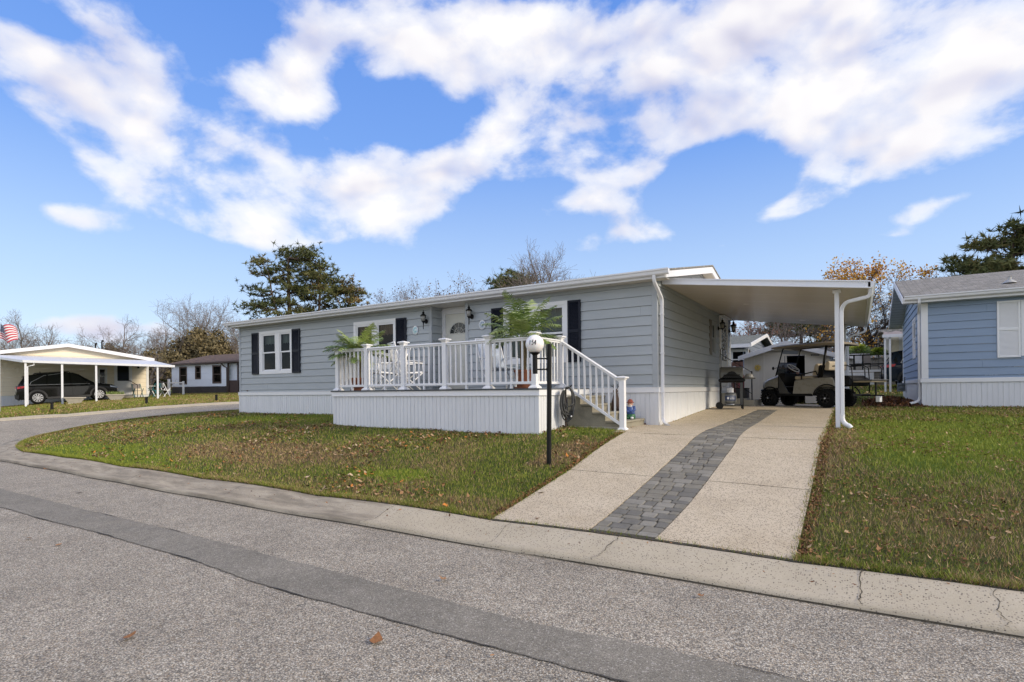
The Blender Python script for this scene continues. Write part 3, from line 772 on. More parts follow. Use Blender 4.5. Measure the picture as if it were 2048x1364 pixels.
def skirt(m, fr, u0, u1, z0, z1, step=.105, groove=.014, dep=.009):
    """ribbed vertical skirting panels; z0 may be a function of u"""
    zf = z0 if callable(z0) else (lambda u: z0)
    prof = []; u = u0; i = 0
    while u < u1-1e-6:
        e = min(u+step, u1)
        big = (i % 4 == 3)
        g = groove*(1.6 if big else 1)
        prof += [(u,0),(max(u,e-g),.0),(max(u,e-g*.8),-dep),(max(u,e-g*.2),-dep if not big else dep*.8)]
        u = e; i += 1
    prof.append((u1,0))
    b = len(m.v)
    for (u,o) in prof: m.v.append(tuple(fr.p(u,o,zf(u)))); m.v.append(tuple(fr.p(u,o,z1)))
    for k in range(len(prof)-1): m.f.append((b+2*k,b+2*k+2,b+2*k+3,b+2*k+1)); m.mi.append(m.m)
    return m
def ring(m, fr, u0, u1, z0, z1, w, o0, o1, wt=None, wb=None):
    wt = w if wt is None else wt; wb = w if wb is None else wb
    fr.box(m,u0,u1,o0,o1,z1-wt,z1); fr.box(m,u0,u1,o0,o1,z0,z0+wb)
    fr.box(m,u0,u0+w,o0,o1,z0+wb,z1-wt); fr.box(m,u1-w,u1,o0,o1,z0+wb,z1-wt); return m
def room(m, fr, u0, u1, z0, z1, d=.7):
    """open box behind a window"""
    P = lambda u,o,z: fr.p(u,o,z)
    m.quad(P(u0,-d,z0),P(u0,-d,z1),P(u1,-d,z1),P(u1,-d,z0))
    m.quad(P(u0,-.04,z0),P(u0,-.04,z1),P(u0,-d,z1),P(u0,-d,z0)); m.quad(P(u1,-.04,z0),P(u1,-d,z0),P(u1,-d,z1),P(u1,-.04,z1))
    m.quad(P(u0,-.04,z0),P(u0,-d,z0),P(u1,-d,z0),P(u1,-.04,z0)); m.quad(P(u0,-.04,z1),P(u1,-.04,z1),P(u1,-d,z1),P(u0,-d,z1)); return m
def drape(m, fr, u0, u1, z0, z1, out, waves=14, amp=.02, scal=0):
    n = waves*6; b = len(m.v)
    for i in range(n+1):
        t_ = i/n; u = u0+(u1-u0)*t_; o = out+amp*math.sin(t_*waves*2*PI)+amp*.4*math.sin(t_*waves*5.1)
        m.v.append(tuple(fr.p(u,o,z0+scal*abs(math.sin(t_*waves*.5*PI))))); m.v.append(tuple(fr.p(u,o*.6+out*.4,z1)))
    for i in range(n): m.f.append((b+2*i,b+2*i+2,b+2*i+3,b+2*i+1)); m.mi.append(m.m)
    return m
def hung_window(fr, u0, u1, z0, z1, parent, mats, name='window', trim=.09, sashes=None, meet=None, curtain=None, valance=None, tint=None, roomd=.7, casing=True):
    """double-hung window in a wall opening: returns the frame; panes, curtain etc. hang under it"""
    m = MB(); cw = trim
    if casing: ring(m, fr, u0, u1, z0, z1, cw, -.02, .030)
    sashes = sashes or [(u0+cw, u1-cw)]
    zb, zt = z0+cw, z1-cw; meet = meet or (zb+zt)/2
    prev = u0+cw
    for (a,b) in sashes:
        if a > prev+.01: fr.box(m, prev, a, -.02, .027, zb, zt)
        prev = b
        fw = .035
        ring(m, fr, a, b, zb, zt, .022, -.02, .018)                       # jamb
        ring(m, fr, a+.022, b-.022, meet-.015, zt-.022, fw, -.015, .008, wb=.045)      # upper sash
        ring(m, fr, a+.022, b-.022, zb+.022, meet+.03, fw, -.035, -.016, wt=.045)  # lower sash
    f = m.build(name, mats, parent, bevel=.003)
    for (a,b) in sashes:
        g = MB(); g.add([fr.p(a+.05,-.004,meet+.02),fr.p(b-.05,-.004,meet+.02),fr.p(b-.05,-.004,zt-.05),fr.p(a+.05,-.004,zt-.05)], [(0,1,2,3)])
        g.add([fr.p(a+.05,-.026,zb+.05),fr.p(b-.05,-.026,zb+.05),fr.p(b-.05,-.026,meet-.01),fr.p(a+.05,-.026,meet-.01)], [(0,1,2,3)])
        g.build('pane', tint or M_GLASS, f)
        if curtain:
            c = MB(); drape(c, fr, a+.02, b-.02, zb+.02, zt, -.12, waves=11, amp=.014); c.build('curtain', curtain, f)
        if valance:
            c = MB(); drape(c, fr, a+.02, b-.02, zt-.36, zt, -.10, waves=9, amp=.015, scal=.05); c.build('valance', valance, f)
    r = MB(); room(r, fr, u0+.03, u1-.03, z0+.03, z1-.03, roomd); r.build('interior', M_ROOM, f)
    return f
def shutter(fr, u0, u1, z0, z1, parent, matl, arch=False, label=None):
    m = MB(); o = .018; w = .045
    ring(m, fr, u0, u1, z0, z1, w, .004, .056); zm = (z0+z1)/2
    fr.box(m, u0+w, u1-w, .004, .056, zm-.035, zm+.035)
    for (a,b) in ((z0+w,zm-.035),(zm+.035,z1-w)):
        z = a
        while z < b-.02:
            vs = [fr.p(u0+w,.050,z),fr.p(u1-w,.050,z),fr.p(u1-w,.032,z+.030),fr.p(u0+w,.032,z+.030)]; m.add(vs, [(0,1,2,3)])
            vs = [fr.p(u0+w,.050,z),fr.p(u1-w,.050,z),fr.p(u1-w,.030,z),fr.p(u0+w,.030,z)]; m.add(vs, [(3,2,1,0)])
            z += .030
    fr.box(m, u0+.01, u1-.01, .002, .031, z0+.01, z1-.01)
    s = m.build('shutter', matl, parent, bevel=.003)
    if label: s['label'] = label
    return s
GUTP = [(0,.0),(0,-.085),(-.018,-.105),(-.065,-.105),(-.088,-.085),(-.098,-.035),(-.118,-.02),(-.118,.008),(-.104,.008),(-.104,-.004),(-.012,-.004),(-.012,.0)]
def gutter(a, b, name, parent, matl, out):
    """K-style gutter from a to b (back top edge); out: outward direction"""
    a, b, out = Vector(a), Vector(b), Vector(out)
    m = MB(); m.prism([a - out*p[0] + Vector((0,0,p[1])) for p in GUTP], b-a)
    return m.build(name, matl, parent, autos=35)
def rpipe(m, pts, w, d, up=(1,0,0)):
    """rectangular downspout through pts with rounded bends"""
    P = [Vector(p) for p in pts]; path = [P[0]]
    for i in range(1, len(P)-1):
        r = min(.07, (P[i]-P[i-1]).length*.45, (P[i+1]-P[i]).length*.45)
        a = P[i]+(P[i-1]-P[i]).normalized()*r; b = P[i]+(P[i+1]-P[i]).normalized()*r
        for k in range(6):
            t_ = k/5; path.append(a*(1-t_)**2+P[i]*2*t_*(1-t_)+b*t_*t_)
    path.append(P[-1]); n = len(path); s = Vector(up)
    b0 = len(m.v)
    for i, p in enumerate(path):
        t_ = (path[min(i+1,n-1)]-path[max(i-1,0)]).normalized(); v = t_.cross(s).normalized()
        c = .008
        for (x,y) in ((w/2,d/2-c),(w/2-c,d/2),(-w/2+c,d/2),(-w/2,d/2-c),(-w/2,-d/2+c),(-w/2+c,-d/2),(w/2-c,-d/2),(w/2,-d/2+c)):
            m.v.append(tuple(p+s*x+v*y))
    for i in range(n-1):
        for k in range(8):
            k2=(k+1)%8; m.f.append((b0+i*8+k,b0+i*8+k2,b0+(i+1)*8+k2,b0+(i+1)*8+k)); m.mi.append(m.m)
    m.f.append(tuple(b0+(n-1)*8+k for k in range(8))); m.mi.append(m.m)
    return m

# ------------------------------------------------------------------ the grey house
H = thing('house', 'grey lap sided mobile home with white skirting, navy shutters and a raised front porch', 'house', (0,0,0))
FW = Fr((-14.4,0,0), 0)            # front wall, u = x+14.4, looks to -y
U = lambda x: x+14.4
ZT, ZE = .80, 3.04
win_holes = [(U(-13.30)+.02,U(-11.60)-.02,1.40,2.76),(U(-8.84)+.02,U(-7.19)-.02,1.40,2.76),(U(-3.72)+.02,U(-2.01)-.02,1.40,2.76)]
m = MB()
RX0, RX1, RD = -5.95, -4.84, .46       # door recess
siding(m, FW, 0, U(RX0), ZT, ZE, win_holes, zref=ZT-.14)
siding(m, FW, U(RX1), 14.4, ZT, ZE, win_holes, zref=ZT-.14)
siding(m, Fr((RX0,0,0), PI/2), 0, RD, ZT, ZE, zref=ZT-.14)           # left cheek (looks to +x)
siding(m, Fr((RX1,RD,0), -PI/2), 0, RD, ZT, ZE, zref=ZT-.14)
GW = Fr((0,0,0), PI/2)                                              # gable wall looks to +x, u = y
side_holes = [(5.03,5.46,1.73,2.64),(6.13,7.03,.80,2.83)]
siding(m, GW, 0, 7.7, ZT, ZE, side_holes, zref=ZT-.14)
siding(m, GW, 0, 7.7, ZE, 3.92, zref=ZT-.14, lim=lambda z: ((z-ZE)/.2073, 7.7-(z-ZE)/.2073))
LW = Fr((-14.4,7.7,0), -PI/2)
siding(m, LW, 0, 7.7, ZT, ZE, zref=ZT-.14); siding(m, LW, 0, 7.7, ZE, 3.92, zref=ZT-.14, lim=lambda z: ((z-ZE)/.2073, 7.7-(z-ZE)/.2073))
siding(m, Fr((0,7.7,0), PI), 0, 14.4, ZT, ZE, zref=ZT-.14)
m.build('wall', M_SIDING, H)
m = MB()   # grey corner boards
FW.box(m, U(-.095), 14.4+.022, -.01, .024, ZT+.005, ZE); GW.box(m, -.02, .075, -.02, .0205, ZT+.006, ZE-.2)
FW.box(m, -.02, .075, -.01, .024, ZT+.005, ZE); LW.box(m, 7.62, 7.7, 0, .0205, ZT+.006, ZE)
FW.box(m, U(RX0)-.075, U(RX0)+.012, -.01, .026, ZT+.005, ZE); FW.box(m, U(RX1)-.012, U(RX1)+.085, -.01, .026, ZT+.005, ZE)
GW.box(m, 7.62, 7.72, -.01, .0205, ZT+.006, ZE-.1)
m.build_parts('corner_trim', M_TRIMGREY, H, bevel=.003)
# skirting and the white band over it
gz = lambda x, y: T(x,y)-.12
m = MB()
skirt(m, Fr((-14.42,-.02,0),0), 0, 14.44, lambda u: gz(-14.42+u,0), .685)
skirt(m, Fr((.02,-.02,0),PI/2), 0, 7.74, lambda u: gz(0,u), .685)
skirt(m, Fr((-14.42,7.72,0),-PI/2), 0, 7.74, lambda u: gz(-14.4,7.7-u), .685)
m.build('skirting', M_SKIRT, H)
m = MB()
for (x0,x1,y0,y1) in ((-14.45,.05,-.05,.0),(.0,.0495,.0,7.75),(-14.4495,-14.4,.0,7.75)):
    m.box(x0,x1,y0,y1,.69,.80)
m.box(-14.46,.06,-.058,0,.790,.803); m.box(.0,.058,.0,7.75,.7895,.8025)
m.build('skirt_band', M_WHITE, H, bevel=.005)
# corner posts of the skirting
m = MB()
m.box(-.06,.03,-.032,-.018,-.3,.69); m.box(.018,.032,-.032,.05,-.3,.69); m.box(-14.432,-14.35,-.032,-.018,-.3,.69)
m.build_parts('skirt_corner', M_SKIRT, H, bevel=.003)
# roof
RZ, RY = 3.95, 3.85; EY = -.32; SL = (RZ-3.12)/(RY-EY)
roof = MB()
for sgn in (1,-1):
    ya = EY if sgn == 1 else 7.7-EY
    vs = [(-14.62,ya,3.105),(.31,ya,3.105),(.31,RY,RZ),(-14.62,RY,RZ)]
    vs += [(x,y,z+.035) for x,y,z in vs]
    roof.add(vs, [(0,1,2,3),(4,5,6,7),(0,1,5,4),(1,2,6,5),(2,3,7,6),(3,0,4,7)])
roof.build('roof', M_SHGREY, H)
m = MB()   # rake boards, white, deep at the gable
for x0, x1 in ((.255,.295),(-14.605,-14.57)):
    for s_, ya in ((1,EY+.02),(-1,7.7-EY-.02)):
        za = 3.10; q = [(x0,ya,za),(x0,ya,za-.13),(x0,RY,RZ-.012-.165),(x0,RY,RZ-.012)]
        m.prism(q, (x1-x0,0,0))
m.build_parts('rake_board', M_WTRIM, H, bevel=.004)
m = MB()   # soffits
m.box(-14.58,.27,EY+.01,.0,2.975,2.985)
m.box(RX0+.005,RX1-.005,.0,RD,2.975,2.985)
for s_ in (1,-1):
    ya = 0 if s_ == 1 else 7.7
    za = 3.105+SL*.32-.15
    m.add([(.03,ya,za),(.26,ya,za),(.26,RY,RZ-.165),(.03,RY,RZ-.165)], [(0,1,2,3)])
m.build('soffit', M_SOFFIT, H)
m = MB(); m.box(-14.6,.28,EY-.012,EY+.012,2.97,3.10); m.box(-14.6,.28,7.7-EY-.012,7.7-EY+.012,2.97,3.10)
m.build_parts('fascia', M_WTRIM, H, bevel=.003)
gutter((-14.64,EY-.012,3.125),(.37,EY-.012,3.125),'gutter',H,M_WTRIM,(0,-1,0))
for lab, pts in (('thin white downspout wrapped round the far corner', [(-14.5,EY-.07,3.03),(-14.5,EY-.05,2.93),(-14.49,-.0,2.62),(-14.47,.12,2.45),(-14.47,.12,.0)]),
                 ('white downspout beside the carport corner', [(.075,EY-.07,3.03),(.075,EY-.06,2.90),(.085,.085,2.62),(.085,.085,.14),(.14,.0,.06),(.24,-.06,.03)])):
    m = MB(); rpipe(m, pts, .065, .05); o = m.build('downspout', M_WTRIM, H, autos=40); o['label'] = lab
m = MB()
for z in (2.3,1.5,.7): m.box(.045,.125,.05,.12,z-.012,z+.012)
m.build_parts('downspout_strap', M_WTRIM, H)
# front windows
W1 = hung_window(FW, U(-13.30),U(-11.60),1.38,2.78,H,M_WHITE,sashes=[(U(-13.15),U(-12.44)),(U(-12.24),U(-11.69))],meet=2.07,valance=M_CURTAIN)
W2 = hung_window(FW, U(-8.84),U(-7.19),1.38,2.77,H,M_WHITE,sashes=[(U(-8.75),U(-8.08)),(U(-7.92),U(-7.26))],meet=2.04,valance=M_LACE)
W3 = hung_window(FW, U(-3.72),U(-2.01),1.38,2.77,H,M_WHITE,sashes=[(U(-3.62),U(-2.95)),(U(-2.77),U(-2.10))],meet=2.05,curtain=M_CURTAIN)
for a, b in ((-13.67,-13.31),(-11.59,-11.21),(-7.18,-6.81),(-4.05,-3.73),(-2.0,-1.69)):
    shutter(FW, U(a), U(b), 1.385, 2.755, H, M_NAVY)
# front door in its recess
DF = Fr((RX0,RD,0),0)
m = MB(); w = RX1-RX0
DF.box(m, .0, .11, .0, .05, .80, 2.97); DF.box(m, .99, w, .0, .05, .80, 2.97); DF.box(m, .11, .99, .0, .05, 2.80, 2.97)
DF.box(m, .0, w, .05, .065, 2.885, 2.93)
m.build('door_frame', M_WHITE, H, bevel=.004)
m = MB(); DF.box(m, .11, .99, -.02, .012, .82, 2.80)
dr = m.build('door', M_CREAM, H, bevel=.003, label=None) if False else m.build('door', M_CREAM, H, bevel=.003)
m = MB()
for (a,b,z0,z1) in ((.22,.50,1.55,2.10),(.60,.88,1.55,2.10),(.22,.50,.98,1.42),(.60,.88,.98,1.42)):
    ring(m, DF, a, b, z0, z1, .022, .012, .020); DF.box(m, a+.05, b-.05, .012, .018, z0+.05, z1-.05)
m.build('door_panel', M_CREAM, dr, bevel=.003)
m = MB(); n = 16; cx, cz = .55, 2.28; R = .30
poly = [DF.p(cx-R*math.cos(PI*i/n), .014, cz+R*.95*math.sin(PI*i/n)) for i in range(n+1)]; m.add(poly, [tuple(range(n+1))])
m.build('fanlight', mat('dark_leaded_glass', (.03,.035,.035), .15, var=.3, vscale=40), dr)
m = MB()
for k in range(1,6):
    a = PI*k/6; m.bar(DF.p(cx,.018,cz), DF.p(cx-R*math.cos(a),.018,cz+R*.95*math.sin(a)), .008, .006)
m.tube([DF.p(cx-R*1.03*math.cos(PI*i/n),.02,cz+R*.98*math.sin(PI*i/n)) for i in range(n+1)], .014, 6)
m.tube([DF.p(cx-R*.5*math.cos(PI*i/n),.018,cz+R*.5*math.sin(PI*i/n)) for i in range(n+1)], .005, 5)
m.bar(DF.p(cx-R-.01,.02,cz-.005), DF.p(cx+R+.01,.02,cz-.005), .02, .02)
m.build('fanlight_bars', M_CREAM, dr)
m = MB(); m.sphere(tuple(DF.p(.92,.06,1.72)), .03, 10, 8); m.tube([DF.p(.92,.0,1.72),DF.p(.92,.05,1.72)], .014, 8); m.build('handle', mat('brass', (.5,.36,.15), .3, metal=1), dr, smooth=True)
# side window and side door on the carport wall
shutterL = MB(); GW.box(shutterL, 4.72, 4.99, .004, .03, 1.70, 2.68); shutterL.build('shutter', mat('taupe_shutter', (.17,.155,.125), .55), H, bevel=.003)['label'] = 'narrow taupe board beside the carport window'
hung_window(GW, 4.99,5.50,1.69,2.68,H,M_TRIMGREY, trim=.06, curtain=M_CURTAIN)
m = MB(); ring(m, GW, 6.05, 7.11, .80, 2.90, .08, -.02, .06, wt=.09, wb=.02); GW.box(m, 5.99, 7.17, 0, .16, 2.90, 2.93)
sdf = m.build('door_frame', M_WHITE, H, bevel=.004)
m = MB(); GW.box(m, 6.13, 7.03, .0, .035, .83, 2.81)
sd = m.build('door', M_CREAM, H, bevel=.003); sd['label'] = 'storm door at the side steps'
m = MB(); m.add([GW.p(6.22,.038,1.6),GW.p(6.94,.038,1.6),GW.p(6.94,.038,2.7),GW.p(6.22,.038,2.7)], [(0,1,2,3)]); m.build('pane', mat('scrolled_glass', (.10,.11,.10), .2, var=.8, vscale=7), sd)
m = MB()
for i in range(9):
    z = 1.68+i*.115; m.tube([GW.p(6.3+.1*math.sin(k*.8+i)+.055*k, .046, z+.05*math.cos(k*1.2+i*2)) for k in range(11)], .008, 4)
m.build('scrollwork', M_WHITE, sd)
m = MB(); m.box(-14.0,-13.94,-.03,-.02,.83,.86); m.box(-.30,-.24,-.06,-.02,.0,.06); m.build_parts('vent_cover', mat('rust_brown', (.12,.05,.03), .7), H)
# roof vents behind the ridge are out of sight from the street

# ------------------------------------------------------------------ carport
CP = thing('carport', 'flat white aluminium carport roof with one square post beside the grey house', 'carport', (0,0,0))
CZL, CZR = 2.965, 2.50
m = MB()
def cz(x): return CZL+(CZR-CZL)*(x-.02)/3.64
q = [(.024,.30,cz(.024)+.0),(3.66,.30,cz(3.66)),(3.66,.30,cz(3.66)+.075),(.024,.30,cz(.024)+.075)]
m.prism(q, (0,7.5,0)); m.build('roof_panel', M_CARPORT, CP)
m = MB()
q = [(.03,.285,cz(.03)-.012),(3.70,.285,cz(3.70)-.012),(3.70,.285,cz(3.70)+.115),(.03,.285,cz(.03)+.10)]
m.prism(q, (0,.012,0)); q2 = [(p[0],.262,p[2]) for p in (q[0],q[1],(q[1][0],0,q[1][2]+.022),(q[0][0],0,q[0][2]+.022))]; m.prism(q2, (0,.0225,0))
q3 = [(.03,.270,cz(.03)+.085),(3.70,.270,cz(3.70)+.10),(3.70,.270,cz(3.70)+.125),(.03,.270,cz(.03)+.11)]; m.prism(q3, (0,.0145,0))
m.build_parts('fascia', M_ALU, CP, bevel=.003)
gutter((3.66,.285,cz(3.66)+.10),(3.66,7.82,cz(3.66)+.10),'gutter',CP,M_ALU,(1,0,0))
M_SEAM = mat('panel_seam', (.50,.47,.42), .35)
m = MB()
for k in range(1,7):
    y = .3+k*1.22; m.add([(.03,y-.004,cz(.03)-.0015),(.03,y+.004,cz(.03)-.0015),(3.6,y+.004,cz(3.6)-.0015),(3.6,y-.004,cz(3.6)-.0015)], [(0,1,2,3)])
m.build('panel_seam', M_SEAM, CP)
for y0 in (.62, 7.6):
    m = MB(); zb = T(3.18,y0)-.05; m.box(3.14,3.215,y0-.0375,y0+.0375,zb,cz(3.18)-.002); m.box(3.11,3.245,y0-.04,y0+.04,cz(3.18)-.06,cz(3.18)-.0025)
    p_ = m.build('post', M_ALU, CP, bevel=.006); 
m = MB(); y0 = .57
rpipe(m, [(3.70,.36,cz(3.66)-.0),(3.69,.40,2.36),(3.32,.55,2.31),(3.246,.60,2.20),(3.246,.60,.24)], .075, .062, up=(.25,-.97,0)); 
m.build('downspout', M_ALU, CP, autos=40)
m = MB()
pts = [(3.246,.60,.26)]; 
for k in range(11):
    a = k/10*rad(75); pts.append((3.246+.15*(1-math.cos(a)), .60-.05*(1-math.cos(a)), .20-.15*math.sin(a)))
pts.append((3.38,.56,.02))
rs = [.045]+[.040+.006*(k%2) for k in range(11)]+[.043]
m.tube(pts, rs, 10); m.build('flexible_elbow', M_WHITE, CP, autos=50)
m = MB(); rpipe(m, [(3.70,7.75,cz(3.66)),(3.69,7.72,2.36),(3.3,7.65,2.22),(3.25,7.63,2.1),(3.25,7.63,.3)], .07, .05, up=(.25,-.97,0)); m.build('downspout', M_ALU, CP, autos=40)

# ------------------------------------------------------------------ wall lanterns and plaques (hung on the wall)
def lantern(loc, rz, label, tail=True, s=1.):
    L = thing('wall_lantern', label, 'lantern', loc, rz, 'black lanterns on the grey house', scale=s)
    m = MB(); m.lathe([(.0,0),(.055,0),(.062,.01),(.05,.022),(.02,.03)], (0,0,0), 14); m.xf(Matrix.Rotation(rad(90),4,'X')); m.build('wall_plate', M_BLACK, L, smooth=True)
    m = MB(); m.tube([(0,-.02,0),(0,-.07,-.02),(0,-.12,-.03)], .012, 8); m.tube([(0,-.12,-.05),(0,-.12,-.01)], .02, 8, r1=.045)
    if tail: m.tube([(0,-.12,-.05),(0,-.12,-.20)], .014, 8, r1=.008); m.sphere((0,-.12,-.2),.012,8,6)
    m.build('bracket', M_BLACK, L, smooth=True)
    m = MB()
    for k in range(6):
        a = k*PI/3; m.tube([(.045*math.cos(a),-.12+.045*math.sin(a),-.01),(.068*math.cos(a),-.12+.068*math.sin(a),.13)], .005, 4)
    m.tube([(0,-.12,-.02),(0,-.12,-.005)], .05, 12); m.lathe([(.075,.13),(.085,.135),(.06,.165),(.03,.18),(.028,.2),(.04,.21),(.02,.235),(.008,.25),(.012,.262),(.002,.29)], (0,-.12,0), 12)
    m.build('cage', M_BLACK, L, smooth=False)
    m = MB(); m.lathe([(.04,-.005),(.062,.13)], (0,-.12,0), 12); m.build('lamp_glass', mat('lantern_glass', (.38,.37,.33), .12, var=.15, spec=.8), L, smooth=True)
    return L
lantern((-6.11,-.026,2.60), 0, 'black carriage lantern on the wall left of the front door, above the bluish plaque')
lantern((-4.64,-.026,2.61), 0, 'black carriage lantern on the wall right of the front door, above the whiter plaque')
lantern((.03,5.78,2.52), PI/2, 'black lantern under the carport, nearer side of the side door', tail=False, s=1.0)
lantern((.03,7.38,2.58), PI/2, 'black lantern under the carport, farther side of the side door against the sky', tail=False, s=1.15)
def plaque(x, z, label, c1, c2, seed):
    P = thing('wall_plaque', label, 'plaque', (x,-.02,z))
    m = MB(); m.lathe([(.001,0),(.112,0),(.118,.008),(.112,.018),(.10,.02)], (0,0,0), 28); m.xf(Matrix.Rotation(rad(90),4,'X')); m.xf(Matrix.Diagonal((.82,1,1,1))); m.build('rim', M_WHITE, P, smooth=True)
    mm, t, bs = newmat('plaque_face_'+('blue' if seed == 1 else 'grey')); co = t.obj()
    t.l.new(t.ramp(t.noise(t.scale(co,(1,1,1)), 24, 3, .6), [(.40,c1),(.50,c2),(.60,(.72,.76,.76))]), bs.inputs['Base Color']); bs.inputs['Roughness'].default_value = .35
    m = MB(); m.lathe([(.001,.018),(.098,.018),(.09,.024),(.001,.026)], (0,0,0), 28); m.xf(Matrix.Rotation(rad(90),4,'X')); m.xf(Matrix.Diagonal((.82,1,1,1))); m.build('painted_face', mm, P, smooth=True)
plaque(-6.49,2.39,'oval white plaque with pale blue pattern, left of the front door',(.25,.5,.55),(.5,.68,.70),1)
plaque(-4.33,2.385,'oval white plaque with grey blue pattern, right of the front door',(.22,.27,.36),(.5,.58,.66),2)
# ------------------------------------------------------------------ porch deck with its railing
D = thing('porch_deck', 'raised porch deck with white ribbed skirting and white baluster railing', 'deck', (0,0,0))
DX0, DX1, DY = -6.93, -1.45, -2.40
m = MB()
skirt(m, Fr((DX0,DY,0),0), 0, DX1-DX0, lambda u: gz(DX0+u,DY), .70, step=.10)
skirt(m, Fr((DX1,DY,0),PI/2), 0, -DY-.03, lambda u: gz(DX1,DY+u), .70, step=.10)
skirt(m, Fr((DX0,-.03,0),-PI/2), 0, -DY-.03, lambda u: gz(DX0,-u), .70, step=.10)
m.build('skirting', M_SKIRT, D)
m = MB(); m.box(DX1-.05,DX1+.008,DY-.008,DY+.002,-.2,.70); m.box(DX1-.002,DX1+.0085,DY-.0075,DY+.06,-.2,.70); m.box(DX0-.008,DX0+.05,DY-.008,DY+.002,-.2,.70)
m.build_parts('skirt_corner', M_SKIRT, D, bevel=.002)
m = MB()
m.box(DX0-.03,DX1+.03,DY-.03,DY-.004,.665,.775); m.box(DX1+.004,DX1+.0295,DY-.0039,-.06,.665,.775); m.box(DX0-.0295,DX0-.004,DY-.0039,-.06,.665,.775)
m.box(DX0-.036,DX1+.036,DY-.036,DY-.03,.665,.69); m.box(DX0-.036,DX1+.036,DY-.038,DY-.03,.757,.775)
m.build('fascia_band', M_WHITE, D, bevel=.003)
m = MB(); y = DY-.045; k = 0
while y < -.07:
    m.box(DX0-.04,DX1+.04,y,min(y+.138,-.065),.777,.802); y += .143; k += 1
m.build('deck_floor', M_DECKF, D, bevel=.003)
m = MB(); m.box(DX0-.042,DX1+.042,DY-.0475,DY-.0452,.772,.801); m.build('floor_edge', mat('dark_edge', (.05,.055,.06), .6), D)

def post(x, y, z0, z1, cap=True):
    m = MB(); h = .052; m.box(x-h,x+h,y-h,y+h,z0+.01,z1-.05)
    p = m.build('post', M_WHITE, D, bevel=.006)
    if cap:
        m = MB(); m.lathe([(.056,z1-.075),(.068,z1-.06),(.068,z1-.048),(.095,z1-.038),(.095,z1-.018),(.085,z1-.012),(.02,z1+.004),(.001,z1+.004)], (x,y,0), 4, sq=True); m.build('post_cap', M_WHITE, p, bevel=.002)
    m = MB(); m.lathe([(.092,z0),(.092,z0+.018),(.072,z0+.042),(.058,z0+.055),(.0525,z0+.056)], (x,y,0), 4, sq=True); m.build('base_flare', M_WHITE, p, bevel=.002)
    return p
BAL = MB(); BAL.box(-.016,.016,-.016,.016,0,.745); BALM = BAL.build('baluster', M_WHITE, None, bevel=.003)
first_bal = [BALM]
def rail(a, b, zt0, zb0, zt1=None, zb1=None, n=7, block=True, stair=False):
    a = Vector((*a,0)); b = Vector((*b,0)); d = (b-a).normalized(); a2 = a+d*.052; b2 = b-d*.052
    zt1 = zt0 if zt1 is None else zt1; zb1 = zb0 if zb1 is None else zb1
    Z = lambda p, z: Vector((p.x,p.y,z))
    m = MB(); m.bar(Z(a2,zt0-.018),Z(b2,zt1-.018),.085,.026); m.bar(Z(a2,zt0-.045),Z(b2,zt1-.045),.05,.042); m.bar(Z(a2,zt0-.008),Z(b2,zt1-.008),.055,.022)
    R = m.build('top_rail', M_WHITE, D, bevel=.006)
    m = MB(); m.bar(Z(a2,zb0),Z(b2,zb1),.045,.05); br = m.build('bottom_rail', M_WHITE, D, bevel=.005)
    if block:
        c = (a2+b2)/2; m = MB(); m.box(c.x-.018,c.x+.018,c.y-.018,c.y+.018,.802,zb0-.024); m.build('rail_block', M_WHITE, br)
    L = (b2-a2).length
    for k in range(n):
        f = (k+.5)/n*(1-.06)+.03; p = a2+(b2-a2)*f
        zb = zb0+(zb1-zb0)*f+.02; zt = zt0+(zt1-zt0)*f-.055
        if first_bal: o = first_bal.pop()
        else: o = BALM.copy(); COL.objects.link(o)
        o.parent = br; o.location = (p.x,p.y,zb); o.scale = (1,1,(zt-zb)/.745)
PX = [-6.84,-5.90,-4.79,-3.66,-2.59,-1.56]; PY = -2.33
for i, x in enumerate(PX): post(x, PY, .802, 1.845 if i else 1.80)
for i, n in enumerate((6,7,7,7,7)): rail((PX[i],PY),(PX[i+1],PY), 1.755, .905, n=n)
post(-1.53,-1.36,.802,1.845)
rail((-1.56,PY),(-1.53,-1.36), 1.755,.905, n=7, block=False)
post(-6.84,-.09,.802,1.80)
rail((-6.84,-.09),(-6.84,PY), 1.755,.905, n=16)
# sloping stair rail down to its own post
m = MB()
SPX, SPY = -.23, -1.38; gzp = T(SPX,SPY)
post(SPX,SPY,gzp-.01,1.01)
rail((-1.53,-1.36),(SPX,SPY),1.735,.875,.965,.115, n=9, block=False)

# ------------------------------------------------------------------ concrete steps up to the deck
ST = thing('concrete_steps', 'four grey concrete steps with worn tan nosings from the driveway to the deck', 'steps', (0,0,0))
treads = [(-.25,.165),(-.60,.325),(-.865,.485),(-1.12,.645)]     # riser x, tread height
m = MB()
q = [(-1.42,-1.28,-.12),(-.27,-1.28,-.12)]
prof = []
for x, z in treads: prof += [(x-.02, z-.055)]
pr = [(-1.42,-.15),(-.27,-.15)]
zprev = -.15
for x, z in treads: pr += [(x-.022,zprev),(x-.022,z-.045)]; zprev = z-.045
pr.append((-1.42,zprev))
# remove doubled first point
pr = pr[:1]+pr[2:]
m.prism([(x,-1.27,z) for x,z in pr], (0,1.235,0)); m.build('step_body', M_STEP, ST, bevel=.004)
for i, (x,z) in enumerate(treads):
    x1 = treads[i+1][0]-.02 if i < 3 else -1.42
    m = MB(); m.box(x1,x,-1.295,-.04,z-.045,z); m.build('tread', M_STEP, ST, bevel=.012, seg=2)
m = MB(); m.box(-1.42,-.30,-1.30,-1.262,-.15,.05); m.build('footing', M_SIDESTEP, ST, bevel=.006)

